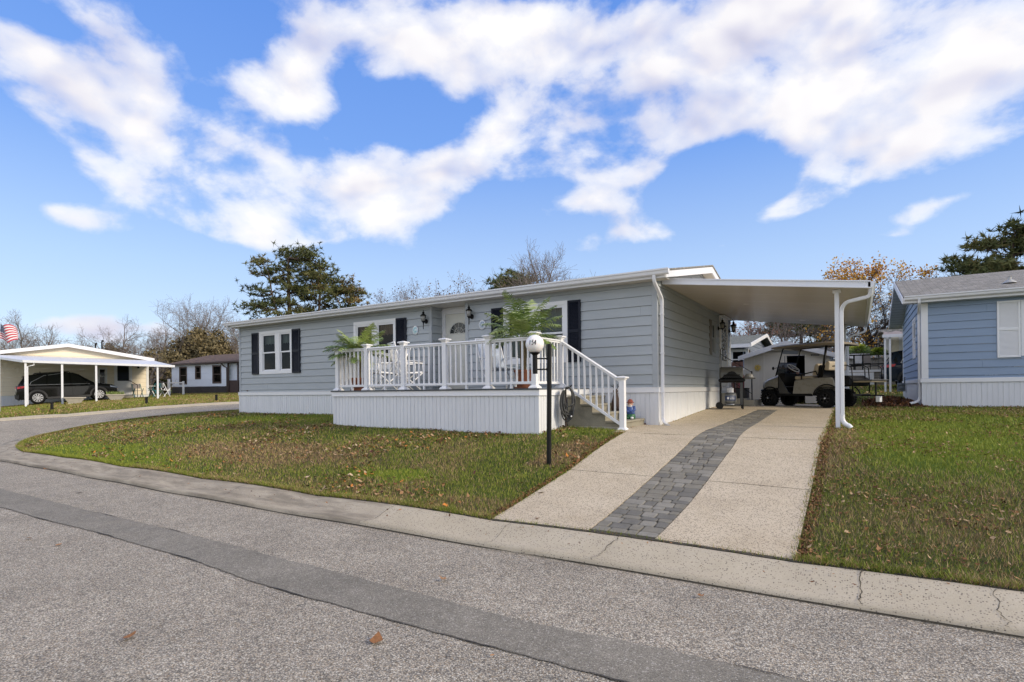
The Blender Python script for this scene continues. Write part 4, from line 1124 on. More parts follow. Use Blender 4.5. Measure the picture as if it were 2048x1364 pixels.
# ------------------------------------------------------------------ things on and round the deck
M_TERRA = mat('terracotta', (.20,.065,.03), .55, var=.25, vscale=6)
M_TRUNKP = mat('palm_stem', (.17,.13,.07), .8, var=.4, vscale=30)
m_, t, bs = newmat('palm_leaf')
at = t.new('ShaderNodeAttribute', attribute_name='rnd').outputs['Fac']
t.l.new(t.ramp(at, [(0,(.06,.105,.02)),(.4,(.15,.225,.045)),(.75,(.28,.35,.09)),(1,(.42,.47,.2))]), bs.inputs['Base Color']); bs.inputs['Roughness'].default_value = .42
M_PALM = m_
def palm(x, y, label, h, fronds, seed, potr, poth, stem):
    R = random.Random(seed)
    P = thing('potted_palm', label, 'palm', (x,y,.802), 0, 'palms in terracotta pots on the deck')
    fronds = [(a, e, L*.88) for a, e, L in fronds]
    m = MB(); m.lathe([(potr*1.1,0),(potr*1.15,.02),(potr*1.12,.03),(potr*.72,.03),(potr*.78,.08),(potr,poth-.05),(potr*1.08,poth-.045),(potr*1.1,poth),(potr*1.0,poth),(potr*.95,poth-.03),(.001,poth-.03)], (0,0,0), 20)
    m.build('pot', M_TERRA, P, autos=40)
    m = MB()
    for k in range(stem):
        a = R.uniform(0,2*PI); r = R.uniform(.01,.05); bx, by = r*math.cos(a), r*math.sin(a)
        m.tube([(bx,by,poth-.05),(bx*1.6,by*1.6,h*.4),(bx*2.0,by*2.0,h*.62)], [.022,.018,.012], 7)
    m.build('stem', M_TRUNKP, P, smooth=True)
    V = []; F = []; A = []
    def leaflet(p, d, s, L, w, sh):
        b = len(V); n = d.cross(s).normalized(); q = p + d*L*.55 + Vector((0,0,-.06*L)); e = p + d*L + Vector((0,0,-.28*L))
        V.extend([p+s*w*.5, p-s*w*.5, q+s*w*.55, q-s*w*.55, e]); F.append((b,b+1,b+3)); F.append((b,b+3,b+2)); F.append((b+2,b+3,b+4)); A.extend([sh]*5)
    st = MB()
    for (az_, el_, L) in fronds:
        a = az_+R.uniform(-.1,.1); e = el_; p = Vector((.04*math.cos(a),.04*math.sin(a),h*.58)); st_pts = [p.copy()]; n = 36
        base_sh = R.uniform(.25,.75)
        for i in range(n):
            d = Vector((math.cos(a)*math.cos(e), math.sin(a)*math.cos(e), math.sin(e)))
            p = p + d*L/n; st_pts.append(p.copy()); e -= (.022 + .038*(i/n)**1.5)*(.85 if el_ < .9 else .62)
            if i > 5:
                f = (i-5)/(n-5); ll = L*.31*math.sin(PI*min(1,.15+f*.85))**.7
                side = d.cross(Vector((0,0,1))).normalized()
                for sg in (1,-1):
                    for dup in (0,):
                        pp = p - d*L/n*dup
                        dd = (d*.50 + side*sg*.85 + Vector((0,0,R.uniform(-.25,.15)))).normalized()
                        leaflet(pp, dd, d, ll*R.uniform(.85,1.1), .0175, min(1,max(0,base_sh+R.uniform(-.2,.25)+.15*f)))
        st.tube(st_pts, .007, 5, r1=.002)
    npmesh('fronds', np.array([tuple(v) for v in V]), 3, np.array(F), M_PALM, attr=A, parent=P)
    st.build('frond_stalks', mat('palm_stalk', (.16,.24,.07), .5), P, smooth=True)
F1 = [(rad(a), e, L) for a, e, L in ((20,.75,.95),(100,.8,.9),(170,.8,.95),(245,.7,.9),(310,.75,.95),(200,.45,.9),(60,.35,.9),(115,.25,.8),(185,.05,.85),(255,.3,.85),(340,.0,.8),(25,1.1,1.0),(145,1.05,.95),(275,.85,.95),(215,1.3,.9),(5,.5,.95),(38,.75,.95),(75,1.0,.9),(100,.65,.85),(130,.6,.95),(165,.5,1.0),(200,.75,.95),(235,.6,.9),(262,1.1,.8),(290,.55,.95),(325,.75,1.0),(350,1.2,1.05),(180,1.2,.8),(15,1.45,1.0),(220,.1,.75),(310,.15,.75),(150,.2,.7))]
palm(-6.58,-1.95,'bushier potted palm at the far end of the deck beside the brown curtained window', 1.40, F1, 3, .17, .30, 5)
F2 = [(rad(a), e, L) for a, e, L in ((60,.5,.9),(120,.4,.85),(185,.5,.95),(250,.55,.9),(320,.45,.9),(25,1.15,1.05),(140,1.2,1.0),(290,1.3,1.0),(5,.15,.8),(2,.75,.95),(40,.9,1.0),(78,1.1,.95),(118,.8,.95),(158,.75,1.0),(196,.85,1.05),(232,.95,1.0),(268,1.1,.9),(300,.8,1.0),(335,.9,1.05),(20,1.35,1.1),(250,1.5,1.15),(90,1.5,1.05),(180,.25,.75),(345,.25,.75),(215,.35,.8))]
palm(-2.02,-1.98,'taller potted palm at the near end of the deck behind the lamp globe', 1.62, F2, 8, .17, .36, 7)
# white garden chairs with slatted backs
def garden_chair(x, y, rz, label, fab, name='garden_chair', recl=.30, w=.56, group=None):
    C = thing(name, label, 'chair', (x,y,.802), rz, group)
    fabm = fab
    m = MB(); m.obox((0,0,.40),(1,0,0),(0,1,-.08),(0,.08,1),w/2,.25,.015); m.build('seat', fabm, C, bevel=.006)
    c, s = math.cos(recl), math.sin(recl)
    m = MB()
    if fab is M_WHITE:
        for k in range(6):
            u = -w/2+.05+(w-.1)*k/5; m.bar((u,.24,.42),(u,.24+s*.62,.42+c*.62),.05,.014,up=(0,1,0))
        m.bar((-w/2,.24+s*.60,.42+c*.60),(w/2,.24+s*.60,.42+c*.60),.03,.06)
    else:
        m.add([(-w/2+.02,.24,.42),(w/2-.02,.24,.42),(w/2-.02,.24+s*.60,.42+c*.60),(-w/2+.02,.24+s*.60,.42+c*.60)], [(0,1,2,3)])
        m.add([(-w/2+.02,.25,.42),(w/2-.02,.25,.42),(w/2-.02,.25+s*.60,.42+c*.60),(-w/2+.02,.25+s*.60,.42+c*.60)], [(3,2,1,0)])
    m.build('backrest', fabm, C)
    m = MB()
    for sx in (-1,1):
        x_ = sx*w/2; m.tube([(x_,.24,.40),(x_,.24+s*.70,.42+c*.70)], .014, 7); m.tube([(x_,-.26,.62),(x_,.34,.64)], .018, 7); m.tube([(x_,-.26,.42),(x_,-.26,.62)], .014, 7)
        m.tube([(x_,-.26,.40),(x_,.25,.38)], .014, 7)
    m.tube([(-w/2,.24+s*.70,.42+c*.70),(w/2,.24+s*.70,.42+c*.70)], .016, 7); m.build('frame', M_WHITE, C, smooth=True)
    for sx in (-1,1):
        m = MB(); m.tube([(sx*w/2,-.26,.40),(sx*w/2,.20,.0)], .014, 7); m.build('leg', M_WHITE, C, smooth=True)
        m = MB(); m.tube([(sx*w/2,.25,.40),(sx*w/2,-.20,.0)], .014, 7); m.build('leg', M_WHITE, C, smooth=True)
    return C
M_SLING = mat('pale_blue_sling', (.42,.48,.58), .6, var=.08, vscale=20)
garden_chair(-5.95,-1.75, rad(-20), 'white slatted chair at the far end of the deck, tipped against the palm', M_WHITE, recl=.5)
garden_chair(-5.55,-1.35, rad(150), 'white slatted chair behind the railing in front of the brown curtained window', M_WHITE, recl=.25)
garden_chair(-2.72,-1.75, rad(60), 'folding chair with pale blue sling seat behind the near railing', M_SLING, recl=.45)
TB = thing('patio_table', 'small white round table on the deck by the brown curtained window', 'table', (-6.1,-.75,.802))
m = MB(); m.lathe([(.001,.70),(.38,.70),(.39,.71),(.38,.725),(.001,.725)], (0,0,0), 24); m.build('table_top', M_WHITE, TB)
for k in range(4):
    a = k*PI/2+.6; m = MB(); m.tube([(.12*math.cos(a),.12*math.sin(a),.70),(.30*math.cos(a),.30*math.sin(a),0)], .014, 6); m.build('leg', M_WHITE, TB)
TB2 = thing('side_table', 'low white side table with a glass top beside the taller palm', 'table', (-2.45,-1.35,.802))
m = MB(); m.box(-.25,.25,-.2,.2,.44,.455); m.build('table_top', mat('greenish_glass', (.30,.38,.36), .1, spec=.8), TB2)
m = MB(); ring(m, Fr((0,0,0),0), -.27,.27,.0,.0,.02,0,0) if False else None
for sx in (-1,1):
    for sy in (-1,1):
        m = MB(); m.bar((sx*.24,sy*.19,0),(sx*.24,sy*.19,.44),.022,.022); m.build('leg', M_WHITE, TB2)

# ------------------------------------------------------------------ lamp post with the house number
LX, LY = -.42, -3.96; LZ = T(LX,LY)
LP = thing('lamp_post', 'black lamp post on the lawn with a white numbered globe on a side bracket', 'lamp post', (LX,LY,LZ))
A_ = Vector((-.13,-.14,0))       # the lamp stem stands to the street side of the post
m = MB(); m.tube([(.0,0,-.1),(.025,.01,1.78)], .036, 14); m.tube([(.025,.01,1.78),(.025,.01,1.80)], .036, 14, r1=.03); m.build('post', M_BLACK, LP, smooth=False, autos=40)
ax, ay = -.155, -.11
m = MB(); m.tube([(ax,ay,1.355),(ax,ay,1.66)], .038, 14); m.build('lamp_stem', M_BLACK, LP, autos=40)
for z in (1.42,1.58):
    m = MB(); m.tube([(.02,.01,z),(ax,ay,z)], .011, 8); m.tube([(.02,.01,z),(-.02,-.01,z)], .02, 8); m.build('bracket_arm', M_BLACK, LP, smooth=True)
m = MB(); m.lathe([(.036,1.63),(.048,1.645),(.075,1.66),(.078,1.672),(.04,1.675)], (ax,ay,0), 18); m.build('globe_fitter', M_BLACK, LP, autos=40)
gm, t, bs = newmat('opal_globe'); bs.inputs['Base Color'].default_value = (.86,.84,.82,1); bs.inputs['Roughness'].default_value = .18; bs.inputs['Subsurface Weight'].default_value = .15
m = MB(); GR = .138; GC = (ax,ay,1.665+GR*.96); m.sphere(GC, GR, 32, 20); gl = m.build('globe', gm, LP, smooth=True)
# number, in slanted strokes that follow the sphere
to = Vector(((3.5-LX-ax),(-11.3-LY-ay),0)).normalized(); to = (Matrix.Rotation(rad(-12),3,'Z')@to)
sd_ = Vector((0,0,1)).cross(to).normalized()
DIG = {'1':[[(.30,.0),(.42,1.0)],[(.42,1.0),(.22,.80)]],
       '5':[[(.85,1.0),(.38,1.0)],[(.38,1.0),(.28,.58)],[(.28,.58),(.50,.66),(.70,.55),(.72,.32),(.58,.06),(.32,.0),(.12,.12)]],
       '4':[[(.62,0),(.76,1.0)],[(.76,1.0),(.10,.32)],[(.10,.32),(.86,.32)]]}
nm = MB()
def on_globe(u, v):
    a = u/GR; b = v/GR
    d = (to*math.cos(a)*math.cos(b) + sd_*math.sin(a)*math.cos(b) + Vector((0,0,1))*math.sin(b))
    return Vector(GC) + d*(GR+.0008)
for i, ch in enumerate('154'):
    ox = (-.050+(0,.036,.074)[i]); hh = .066; wd = .042
    for st_ in DIG[ch]:
        pts = []
        for (a,b) in zip(st_, st_[1:]):
            for k in range(5): pts.append((a[0]+(b[0]-a[0])*k/5, a[1]+(b[1]-a[1])*k/5))
        pts.append(st_[-1])
        nm.tube([on_globe(ox+p[0]*wd-.012, -.018+(p[1])*hh) for p in pts], .0046, 6)
nm.build('house_number', M_BLACK, gl)

# ------------------------------------------------------------------ hose on its stake
HS = thing('hose_stake', 'brown stake with hanger standing against the deck side', 'stake', (-1.30,-1.60,T(-1.33,-1.62)))
m = MB(); m.bar((0,0,-.1),(0,0,.78),.035,.02); m.build('stake', mat('rusty_stake', (.10,.07,.05), .8, var=.4, vscale=12), HS)
m = MB(); m.tube([(0,0,.76),(.08,-.01,.78),(.14,-.01,.84)], .012, 7); m.build('hanger', M_BLACK, HS, smooth=True)
R = random.Random(21); m = MB(); cz0 = T(-1.33,-1.62)+.80
for k in range(17):
    pts = []; w = R.uniform(.085,.135); h = R.uniform(.24,.33); tilt = R.uniform(-.12,.12); dy = R.uniform(-.045,.045); dx = R.uniform(-.04,.05)
    for i in range(34):
        a = 2*PI*i/33; yy = w*math.sin(a)+tilt*h*(1-math.cos(a))*.5; zz = -h*(1-math.cos(a))+R.uniform(-.002,.002)
        pts.append((dx+.018*math.sin(3*a+k), yy+dy*(1-math.cos(a))*.5, zz))
    m.tube(pts, .013, 7, cap=False)
m.tube([(.06,-.09,-.33),(.075,.02,-.37),(.07,.11,-.30)], .012, 7)
hz = m.build('garden_hose', [mat('hose_rubber', (.045,.045,.043), .5, var=.3, vscale=18)], None, smooth=True); hz.location = (-1.22,-1.66,cz0); hz.rotation_euler = (0,0,rad(-58))
tag(hz, 'dark coiled garden hose hanging on the stake beside the steps', 'hose')
m = MB(); m.tube([(.06,-.085,-.06),(.065,-.07,-.03)], .014, 8); m.tube([(.07,.04,-.56),(.075,.065,-.555)], .016, 8); m.build('hose_fitting', M_WHITE, hz, smooth=True)
K2 = lambda px, d: (3.5+((px-1024)/1117*d)*.85-d*.527, -11.3+((px-1024)/1117*d)*.527+d*.85)
# ------------------------------------------------------------------ grill, tank, side steps
M_GSTEEL = mat('grill_hood', (.15,.145,.125), .45, metal=.3, var=.1)
GX, GY = .62, 4.45; GZ = T(GX,GY)+.012
G = thing('gas_grill', 'black gas grill with grey rounded hood parked against the carport wall', 'grill', (GX,GY,GZ), rad(14))
m = MB(); m.box(-.30,.30,-.20,.20,.70,.82); m.box(-.33,.33,-.24,-.20,.72,.80); m.build('firebox', M_BLACK, G, bevel=.02)
m = MB()   # hood: rounded from front to back
n = 12; prof = [(-.22+.44*(1-math.cos(PI*k/n))/2, .82+.30*math.sin(PI*k/n)**.6) for k in range(n+1)]
m.prism([(-.29,y,z) for y,z in prof], (.58,0,0)); m.build('hood', M_GSTEEL, G, bevel=.02, autos=40)
m = MB(); pts = [(-.26,.82),(-.20,.88),(-.13,.92),(-.07,.985),(0,1.0),(.07,.985),(.13,.92),(.20,.88),(.26,.82)]
m.prism([(x,-.232,z) for x,z in pts], (0,.02,0)); m.build('hood_front', M_BLACK, G, bevel=.006)
m = MB(); m.tube([(-.2,-.27,.90),(.2,-.27,.90)], .012, 8); m.tube([(-.18,-.27,.90),(-.18,-.22,.90)], .01, 6); m.tube([(.18,-.27,.90),(.18,-.22,.90)], .01, 6); m.build('hood_handle', M_BLACK, G, smooth=True)
m = MB(); m.box(.31,.58,-.19,.19,.79,.82); m.build('side_shelf', M_GSTEEL, G, bevel=.008)
m = MB(); m.lathe([(.001,.82),(.11,.82),(.115,.84),(.10,.90),(.06,.93),(.001,.935)], (.44,0,0), 16); m.build('side_burner_lid', mat('lid_grey', (.30,.29,.27), .4), G, smooth=True)
for k in range(3):
    m = MB(); m.lathe([(.024,0),(.022,.025),(.001,.027)], (0,0,0), 12); m.xf(Matrix.Translation((-.15+.15*k,-.24,.76))@Matrix.Rotation(rad(90),4,'X')); m.build('knob', M_BLACKP, G)
for x in (-.27,.27):
    for y in (-.17,.17):
        m = MB(); m.box(x-.018,x+.018,y-.018,y+.018,.06 if x<0 else .0,.72); m.build('leg', M_BLACK, G)
for y in (-.19,.19):
    m = MB(); m.lathe([(.085,-.02),(.09,-.012),(.09,.012),(.085,.02)], (0,0,0), 18); m.xf(Matrix.Translation((-.30,y,.09))@Matrix.Rotation(rad(90),4,'X')); m.build('wheel', M_BLACKP, G, autos=40)
m = MB(); m.box(-.27,.27,-.18,.18,.10,.115); m.build('bottom_shelf', M_BLACK, G)
m = MB(); m.box(.20,.27,-.19,-.18,.12,.70); m.build('side_panel', mat('grill_panel', (.05,.052,.05), .4), G)
TK = thing('propane_tank', 'grey propane cylinder with a dark blue label inside the grill cart', 'gas tank', tuple(Vector((GX,GY,GZ+.117))+Matrix.Rotation(rad(14),3,'Z')@Vector((-.03,-.04,0))), rad(14))
m = MB(); m.lathe([(.001,.015),(.10,.015),(.14,.05),(.152,.09),(.152,.24),(.135,.29),(.08,.325),(.03,.335),(.001,.335)], (0,0,0), 28); m.build('cylinder', mat('tank_grey', (.20,.21,.215), .35, metal=.3), TK, smooth=True)
m = MB(); m.tube([(0,0,0),(0,0,.02)], .10, 20); m.build('foot_ring', M_ALU, TK)
m = MB()
for k in range(16):
    if k in (2,3): continue
    a0, a1 = 2*PI*k/16, 2*PI*(k+1)/16
    m.quad((.085*math.cos(a0),.085*math.sin(a0),.32),(.085*math.cos(a1),.085*math.sin(a1),.32),(.085*math.cos(a1),.085*math.sin(a1),.44),(.085*math.cos(a0),.085*math.sin(a0),.44))
m.build('collar', M_ALU, TK); m = MB(); m.tube([(0,0,.33),(0,0,.40)], .022, 8); m.tube([(0,0,.39),(-.05,0,.39)], .012, 6); m.build('valve', mat('brass_valve', (.4,.3,.12), .4, metal=.8), TK)
def wrap(m, R, a0, a1, z0, z1, n=12):
    for k in range(n):
        b0, b1 = a0+(a1-a0)*k/n, a0+(a1-a0)*(k+1)/n
        m.quad((R*math.cos(b0),R*math.sin(b0),z0),(R*math.cos(b1),R*math.sin(b1),z0),(R*math.cos(b1),R*math.sin(b1),z1),(R*math.cos(b0),R*math.sin(b0),z1))
m = MB(); wrap(m, .1532, rad(-150), rad(-35), .11, .235); lb = m.build('label', mat('label_blue', (.03,.06,.16), .4), TK)
m = MB(); m.sphere((.154*math.cos(rad(-112)),.154*math.sin(rad(-112)),.175), .035, 10, 6, sy=.2)
for k in range(5): wrap(m, .1545, rad(-98+k*11), rad(-92+k*11), .185, .215, 2)
for k in range(4): wrap(m, .1545, rad(-96+k*13), rad(-88+k*13), .14, .17, 2)
m.build('label_print', M_WHITE, lb)
SS = thing('side_steps', 'pale concrete side steps with a thin black handrail by the shed', 'steps', (0,0,0))
zz0 = T(.7,6.4)
for (x0,x1,z1) in ((.03,.36,.62),(.362,.66,.46)):
    m = MB(); m.box(x0,x1,5.98,7.30,zz0-.05,z1); m.build('step', M_SIDESTEP, SS, bevel=.01)
m = MB(); m.box(.662,.97,5.95,7.32,zz0-.05,zz0+.19); m.build('step', M_SIDESTEP, SS, bevel=.012)
M_FLAG = mat('concrete_edge', (.33,.31,.27), .85)
m = MB(); m.tube([(.90,5.99,zz0+.18),(.90,5.99,1.25)], .017, 8); m.build('rail_post', M_BLACK, SS)
for dz in (0,-.62):
    m = MB(); m.tube([(.90,5.99,1.22+dz),(.04,5.99,1.78+dz)], .009, 6); m.build('hand_rail', M_BLACK, SS)
m = MB(); m.tube([(.06,5.99,1.76),(.05,5.97,1.9),(.10,5.96,1.97),(.14,5.96,1.9),(.10,5.96,1.86)], .009, 6); m.tube([(.06,5.99,1.15),(.06,5.99,1.76)], .009, 6); m.build('rail_scroll', M_BLACK, SS)
BX = thing('storage_box', 'low dark storage box on the side steps behind the grill', 'box', (.48,7.0,.46))
m = MB(); m.box(-.16,.16,-.24,.24,0,.28); m.build('box_body', mat('charcoal_box', (.05,.05,.055), .6, var=.3), BX, bevel=.01); m = MB(); m.box(-.17,.17,-.25,.25,.28,.31); m.build('lid', M_BLACKP, BX, bevel=.008)
WP = thing('round_sign', 'small round white reflector disc on a stake behind the grill', 'sign', (.02,8.3,T(.02,8.3)))
m = MB(); m.tube([(0,0,0),(0,0,1.12)], .012, 6); m.build('stake', M_BLACK, WP); m = MB(); m.lathe([(.001,0),(.085,0),(.085,.012),(.001,.012)], (0,0,0), 20); m.xf(Matrix.Translation((0,0,1.20))@Matrix.Rotation(rad(90),4,'X')); m.build('disc', M_WHITE, WP)

# ------------------------------------------------------------------ shed at the end of the drive
M_SHED = mat('shed_panel', (.68,.64,.56), .55, var=.04, vscale=2)
M_SHEDT = mat('shed_trim', (.74,.70,.62), .5, var=.03)
S = thing('garden_shed', 'low grey beige shed with white gable edge and one open door beyond the drive', 'shed', (0,0,0))
SY = 9.5; x0, x1 = .13, 2.74; zb = T(1.4,SY)-.05; ze = 1.84; xm = (x0+x1)/2; zp = 2.20
m = MB()
F_ = Fr((x0,SY,0),0)
for (a,b,z0,z1) in ((0,.62,zb,ze),(1.30,1.34,zb,ze),(2.52,x1-x0,zb,ze),(.62,2.52,1.98,2.0)):
    F_.box(m,a,b,-.03,0,z0,max(z1,z0+.01))
m.prism([(x0,SY,ze),(x1,SY,ze),(x1,SY,ze+.001),(xm,SY,zp),(x0,SY,ze+.001)], (0,.03,0))
m.box(x0,x0+.03,SY+.031,SY+2.6,zb,ze); m.box(x1-.03,x1,SY+.031,SY+2.6,zb,ze); m.box(x0+.031,x1-.031,SY+2.57,SY+2.6,zb,ze)
m.build('wall', M_SHED, S)
m = MB()
for k in range(1,6):
    u = x0+.11*k*1.02; m.box(u-.004,u+.004,SY-.004,SY,zb+.02,ze)
m.build_parts('wall_rib', M_SHEDT, S)
m = MB()
for sg,xe in ((1,x0-.14),(-1,x1+.14)):
    za = ze-.03
    q = [(xe,SY-.22,za),(xm,SY-.22,zp+.06),(xm,SY-.22,zp+.10),(xe,SY-.22,za+.04)]; m.prism(q, (0,3.0,0))
m.build('roof', M_SHGREEN, S)
m = MB()
for sg,xe in ((1,x0-.16),(-1,x1+.16)):
    za = ze-.03
    q = [(xe,SY-.25,za-.10),(xm,SY-.25,zp-.05),(xm,SY-.25,zp+.12),(xe,SY-.25,za+.05)]; m.prism(q, (0,.028,0))
m.build_parts('rake_board', M_ALU, S, bevel=.003)
m = MB(); ring(m, F_, .60, 1.27, zb+.03, 1.95, .03, .002, .02); ring(m, F_, 1.29, 2.54, zb+.03, 1.95, .035, .002, .022, wb=.01); m.build('door_frame', M_SHEDT, S)
def shed_door(u0,u1,z0,z1,y,label):
    m = MB(); F_.box(m,u0,u1,y,y+.02,z0,z1); d = m.build('door', M_SHED, S); d['label'] = label
    m = MB(); ring(m, F_, u0, u1, z0, z1, .03, y+.02, y+.032); F_.box(m,u0+.03,u1-.03,y+.02,y+.03,z0+(z1-z0)*.42,z0+(z1-z0)*.42+.03); m.build('door_batten', M_SHEDT, d); return d
shed_door(.63,1.24,zb+.06,1.92,-.005,'closed left shed door'); d2 = shed_door(1.88,2.50,zb+.08,1.90,.012,'right shed door carrying a small dark sign')
m = MB(); F_.box(m,2.06,2.30,.046,.052,1.80,1.845); sg_ = m.build('sign', mat('dark_sign', (.03,.025,.025), .5), d2)
m = MB()
for k in range(6): F_.box(m,2.085+.034*k,2.108+.034*k,.0525,.054,1.813,1.832)
m.build('lettering', M_WTRIM, sg_)
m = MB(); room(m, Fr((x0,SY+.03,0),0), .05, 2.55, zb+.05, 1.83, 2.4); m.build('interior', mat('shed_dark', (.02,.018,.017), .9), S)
m = MB(); m.box(1.50,1.78,9.7,9.95,zb+.1,zb+.5); m.build('stored_boxes', mat('stored_maroon', (.10,.02,.025), .7), S)
SU = thing('sun_ornament', 'yellow round sun ornament hanging on the shed front', 'ornament', (.565,SY-.035,1.46))
gold = mat('sun_yellow', (.62,.44,.10), .5, var=.15, vscale=25)
m = MB()
for k in range(14):
    a = 2*PI*k/14; r0, r1 = .075, (.125 if k%2 else .112)
    c = Vector((math.cos(a),0,math.sin(a))); s_ = Vector((-math.sin(a),0,math.cos(a)))
    p0 = c*r0; m.prism([p0+s_*.016, p0-s_*.016, c*r1-s_*.004, c*r1+s_*.006], (0,.008,0))
m.build('rays', gold, SU); m = MB(); m.lathe([(.06,0),(.078,0),(.078,.014),(.06,.014)], (0,0,0), 22); m.xf(Matrix.Rotation(rad(90),4,'X')); m.build('ring', gold, SU)
m = MB(); m.lathe([(.001,0),(.055,0),(.055,.01),(.001,.016)], (0,0,0), 22); m.xf(Matrix.Rotation(rad(90),4,'X')); fc = m.build('face', mat('sun_pale', (.66,.60,.40), .5), SU)
m = MB(); m.bar((.0,-.017,.03),(.0,-.017,-.02),.012,.006,up=(0,1,0)); m.bar((-.03,-.015,.025),(-.012,-.015,.025),.008,.006,up=(0,1,0)); m.bar((.012,-.015,.025),(.03,-.015,.025),.008,.006,up=(0,1,0)); m.bar((-.02,-.015,-.03),(.02,-.015,-.03),.008,.006,up=(0,1,0)); m.build('features', mat('sun_brown', (.12,.07,.03), .6), fc)

# ------------------------------------------------------------------ golf cart (local +x is forward)
GC_ = thing('golf_cart', 'beige golf cart with black wheels, tan canopy and rear seat parked across the drive', 'golf cart', (3.0,6.25,T(2.4,6.2)+.015), rad(152))
M_CARTB = mat('cart_beige', (.28,.262,.215), .28, var=.04, coat=.4); M_CUSH = mat('cart_cushion', (.48,.40,.28), .5, var=.06); M_TYRE = mat('tyre', (.010,.010,.010), .85, var=.2, spec=.2); M_CROOF = mat('cart_canopy', (.27,.225,.165), .45)
def wheel(parent, x, y, r, w, spokes=7, rimmat=None, rimr=.56, name='wheel', inner=True, loc=None, knob=False):
    rimmat = rimmat or M_ALU; sg = 1 if y > 0 else -1
    m = MB(); pr = [(r*rimr*.96,-w*.38),(r*rimr,-w/2),(r*.9,-w/2),(r,-w/2+.03),(r,w/2-.03),(r*.9,w/2),(r*rimr,w/2),(r*rimr*.96,w*.38)]
    m.lathe(pr, (0,0,0), 30); m.f = [f for f in m.f if len(f) < 10]; m.mi = m.mi[:len(m.f)]; m.xf(Matrix.Translation((x,y,r))@Matrix.Rotation(rad(90),4,'X'))
    if knob:
        for k in range(22):
            a = 2*PI*k/22
            for q in (-1,1): m.obox((x+r*1.0*math.cos(a+q*.06),y+q*w*.24,r+r*1.0*math.sin(a+q*.06)), (math.cos(a),0,math.sin(a)),(0,1,0),(-math.sin(a),0,math.cos(a)), .010,w*.22,.017)
    W_ = m.build(name, M_TYRE, parent, autos=35)
    m = MB(); R1 = r*rimr; yo = y+sg*w*.40
    m.lathe([(R1,-w*.42),(R1*1.02,w*.46),(R1*.93,w*.47),(R1*.90,w*.1)], (0,0,0), 26); m.f = [f for f in m.f if len(f) < 10]; m.mi = m.mi[:len(m.f)]
    if sg < 0: m.xf(Matrix.Translation((x,y,r))@Matrix.Rotation(rad(90),4,'X'))
    else: m.xf(Matrix.Translation((x,y,r))@Matrix.Rotation(rad(-90),4,'X'))
    for k in range(spokes):
        a = 2*PI*k/spokes
        for da in (-.09,.09):
            m.bar((x+R1*.15*math.cos(a),yo,r+R1*.15*math.sin(a)), (x+R1*.95*math.cos(a+da),yo,r+R1*.95*math.sin(a+da)), R1*.11, .018, up=(0,1,0))
    m.tube([(x,yo-.02,r),(x,yo+sg*.012,r)], R1*.2, 10)
    m.build('rim', rimmat, W_, autos=35)
    m = MB(); m.tube([(x,yo-sg*w*.5,r),(x,yo-sg*w*.3,r)], R1*.97, 20); m.build('brake_disc', MATS.get('well_black') or mat('well_black', (.004,.004,.004), .9), W_)
    return W_
for x, y in ((0,.46),(0,-.46),(1.69,.46),(1.69,-.46)): wheel(GC_, x, y, .243, .20, 6, mat('cart_rim', (.035,.035,.037), .35, metal=.3), .56, knob=True)
m = MB(); m.tube([(0,.45,.243),(0,.471+.10,.243)], .02, 8); m.tube([(1.69,.45,.243),(1.69,.571,.243)], .02, 8); m.build_parts('hub_cap', M_ALU, GC_)
def loft(m, secs):
    """secs: list of equal-length point loops"""
    n = len(secs[0]); b = len(m.v)
    for s in secs: m.v += [tuple(p) for p in s]
    for i in range(len(secs)-1):
        for k in range(n):
            k2 = (k+1)%n; m.f.append((b+i*n+k,b+i*n+k2,b+(i+1)*n+k2,b+(i+1)*n+k)); m.mi.append(m.m)
    m.f.append(tuple(b+k for k in reversed(range(n)))); m.mi.append(m.m); m.f.append(tuple(b+(len(secs)-1)*n+k for k in range(n))); m.mi.append(m.m)
def sec(x, hw, z0, z1, top=.85, r=.05):
    return [(x,-hw*.96,z0),(x,-hw,z0+r),(x,-hw,z1-r*1.6),(x,-hw*top-.0,z1),(x,hw*top,z1),(x,hw,z1-r*1.6),(x,hw,z0+r),(x,hw*.96,z0)]
m = MB()   # nose cowl
loft(m, [sec(2.06,.20,.56,.64,.8,.02),sec(2.0,.34,.50,.70),sec(1.85,.42,.47,.78),sec(1.65,.45,.50,.84),sec(1.42,.46,.55,.90),sec(1.36,.46,.56,.90)])
m.build('front_cowl', M_CARTB, GC_, autos=50)
m = MB(); loft(m, [sec(2.03,.40,.42,.50,.9,.02),sec(1.9,.44,.40,.50,.9,.02),sec(1.45,.44,.38,.50,.9,.02)]); m.build('bumper', M_BLACKP, GC_, autos=50)
for sy in (-1,1):
    m = MB(); m.sphere((1.96,sy*.27,.655), .055, 12, 8, sx=.6); m.build('headlight', M_GLASS if False else mat('lamp_clear', (.6,.6,.58), .15), GC_, smooth=True)
m = MB(); loft(m, [sec(1.42,.47,.50,.93,.9,.02),sec(1.34,.46,.60,.97,.9,.03),sec(1.22,.45,.72,.95,.9,.03)]); m.build('dashboard', M_BLACKP, GC_, autos=50)
m = MB(); m.box(.45,1.62,-.44,.44,.33,.40); m.build('floor_pan', M_BLACKP, GC_, bevel=.02)
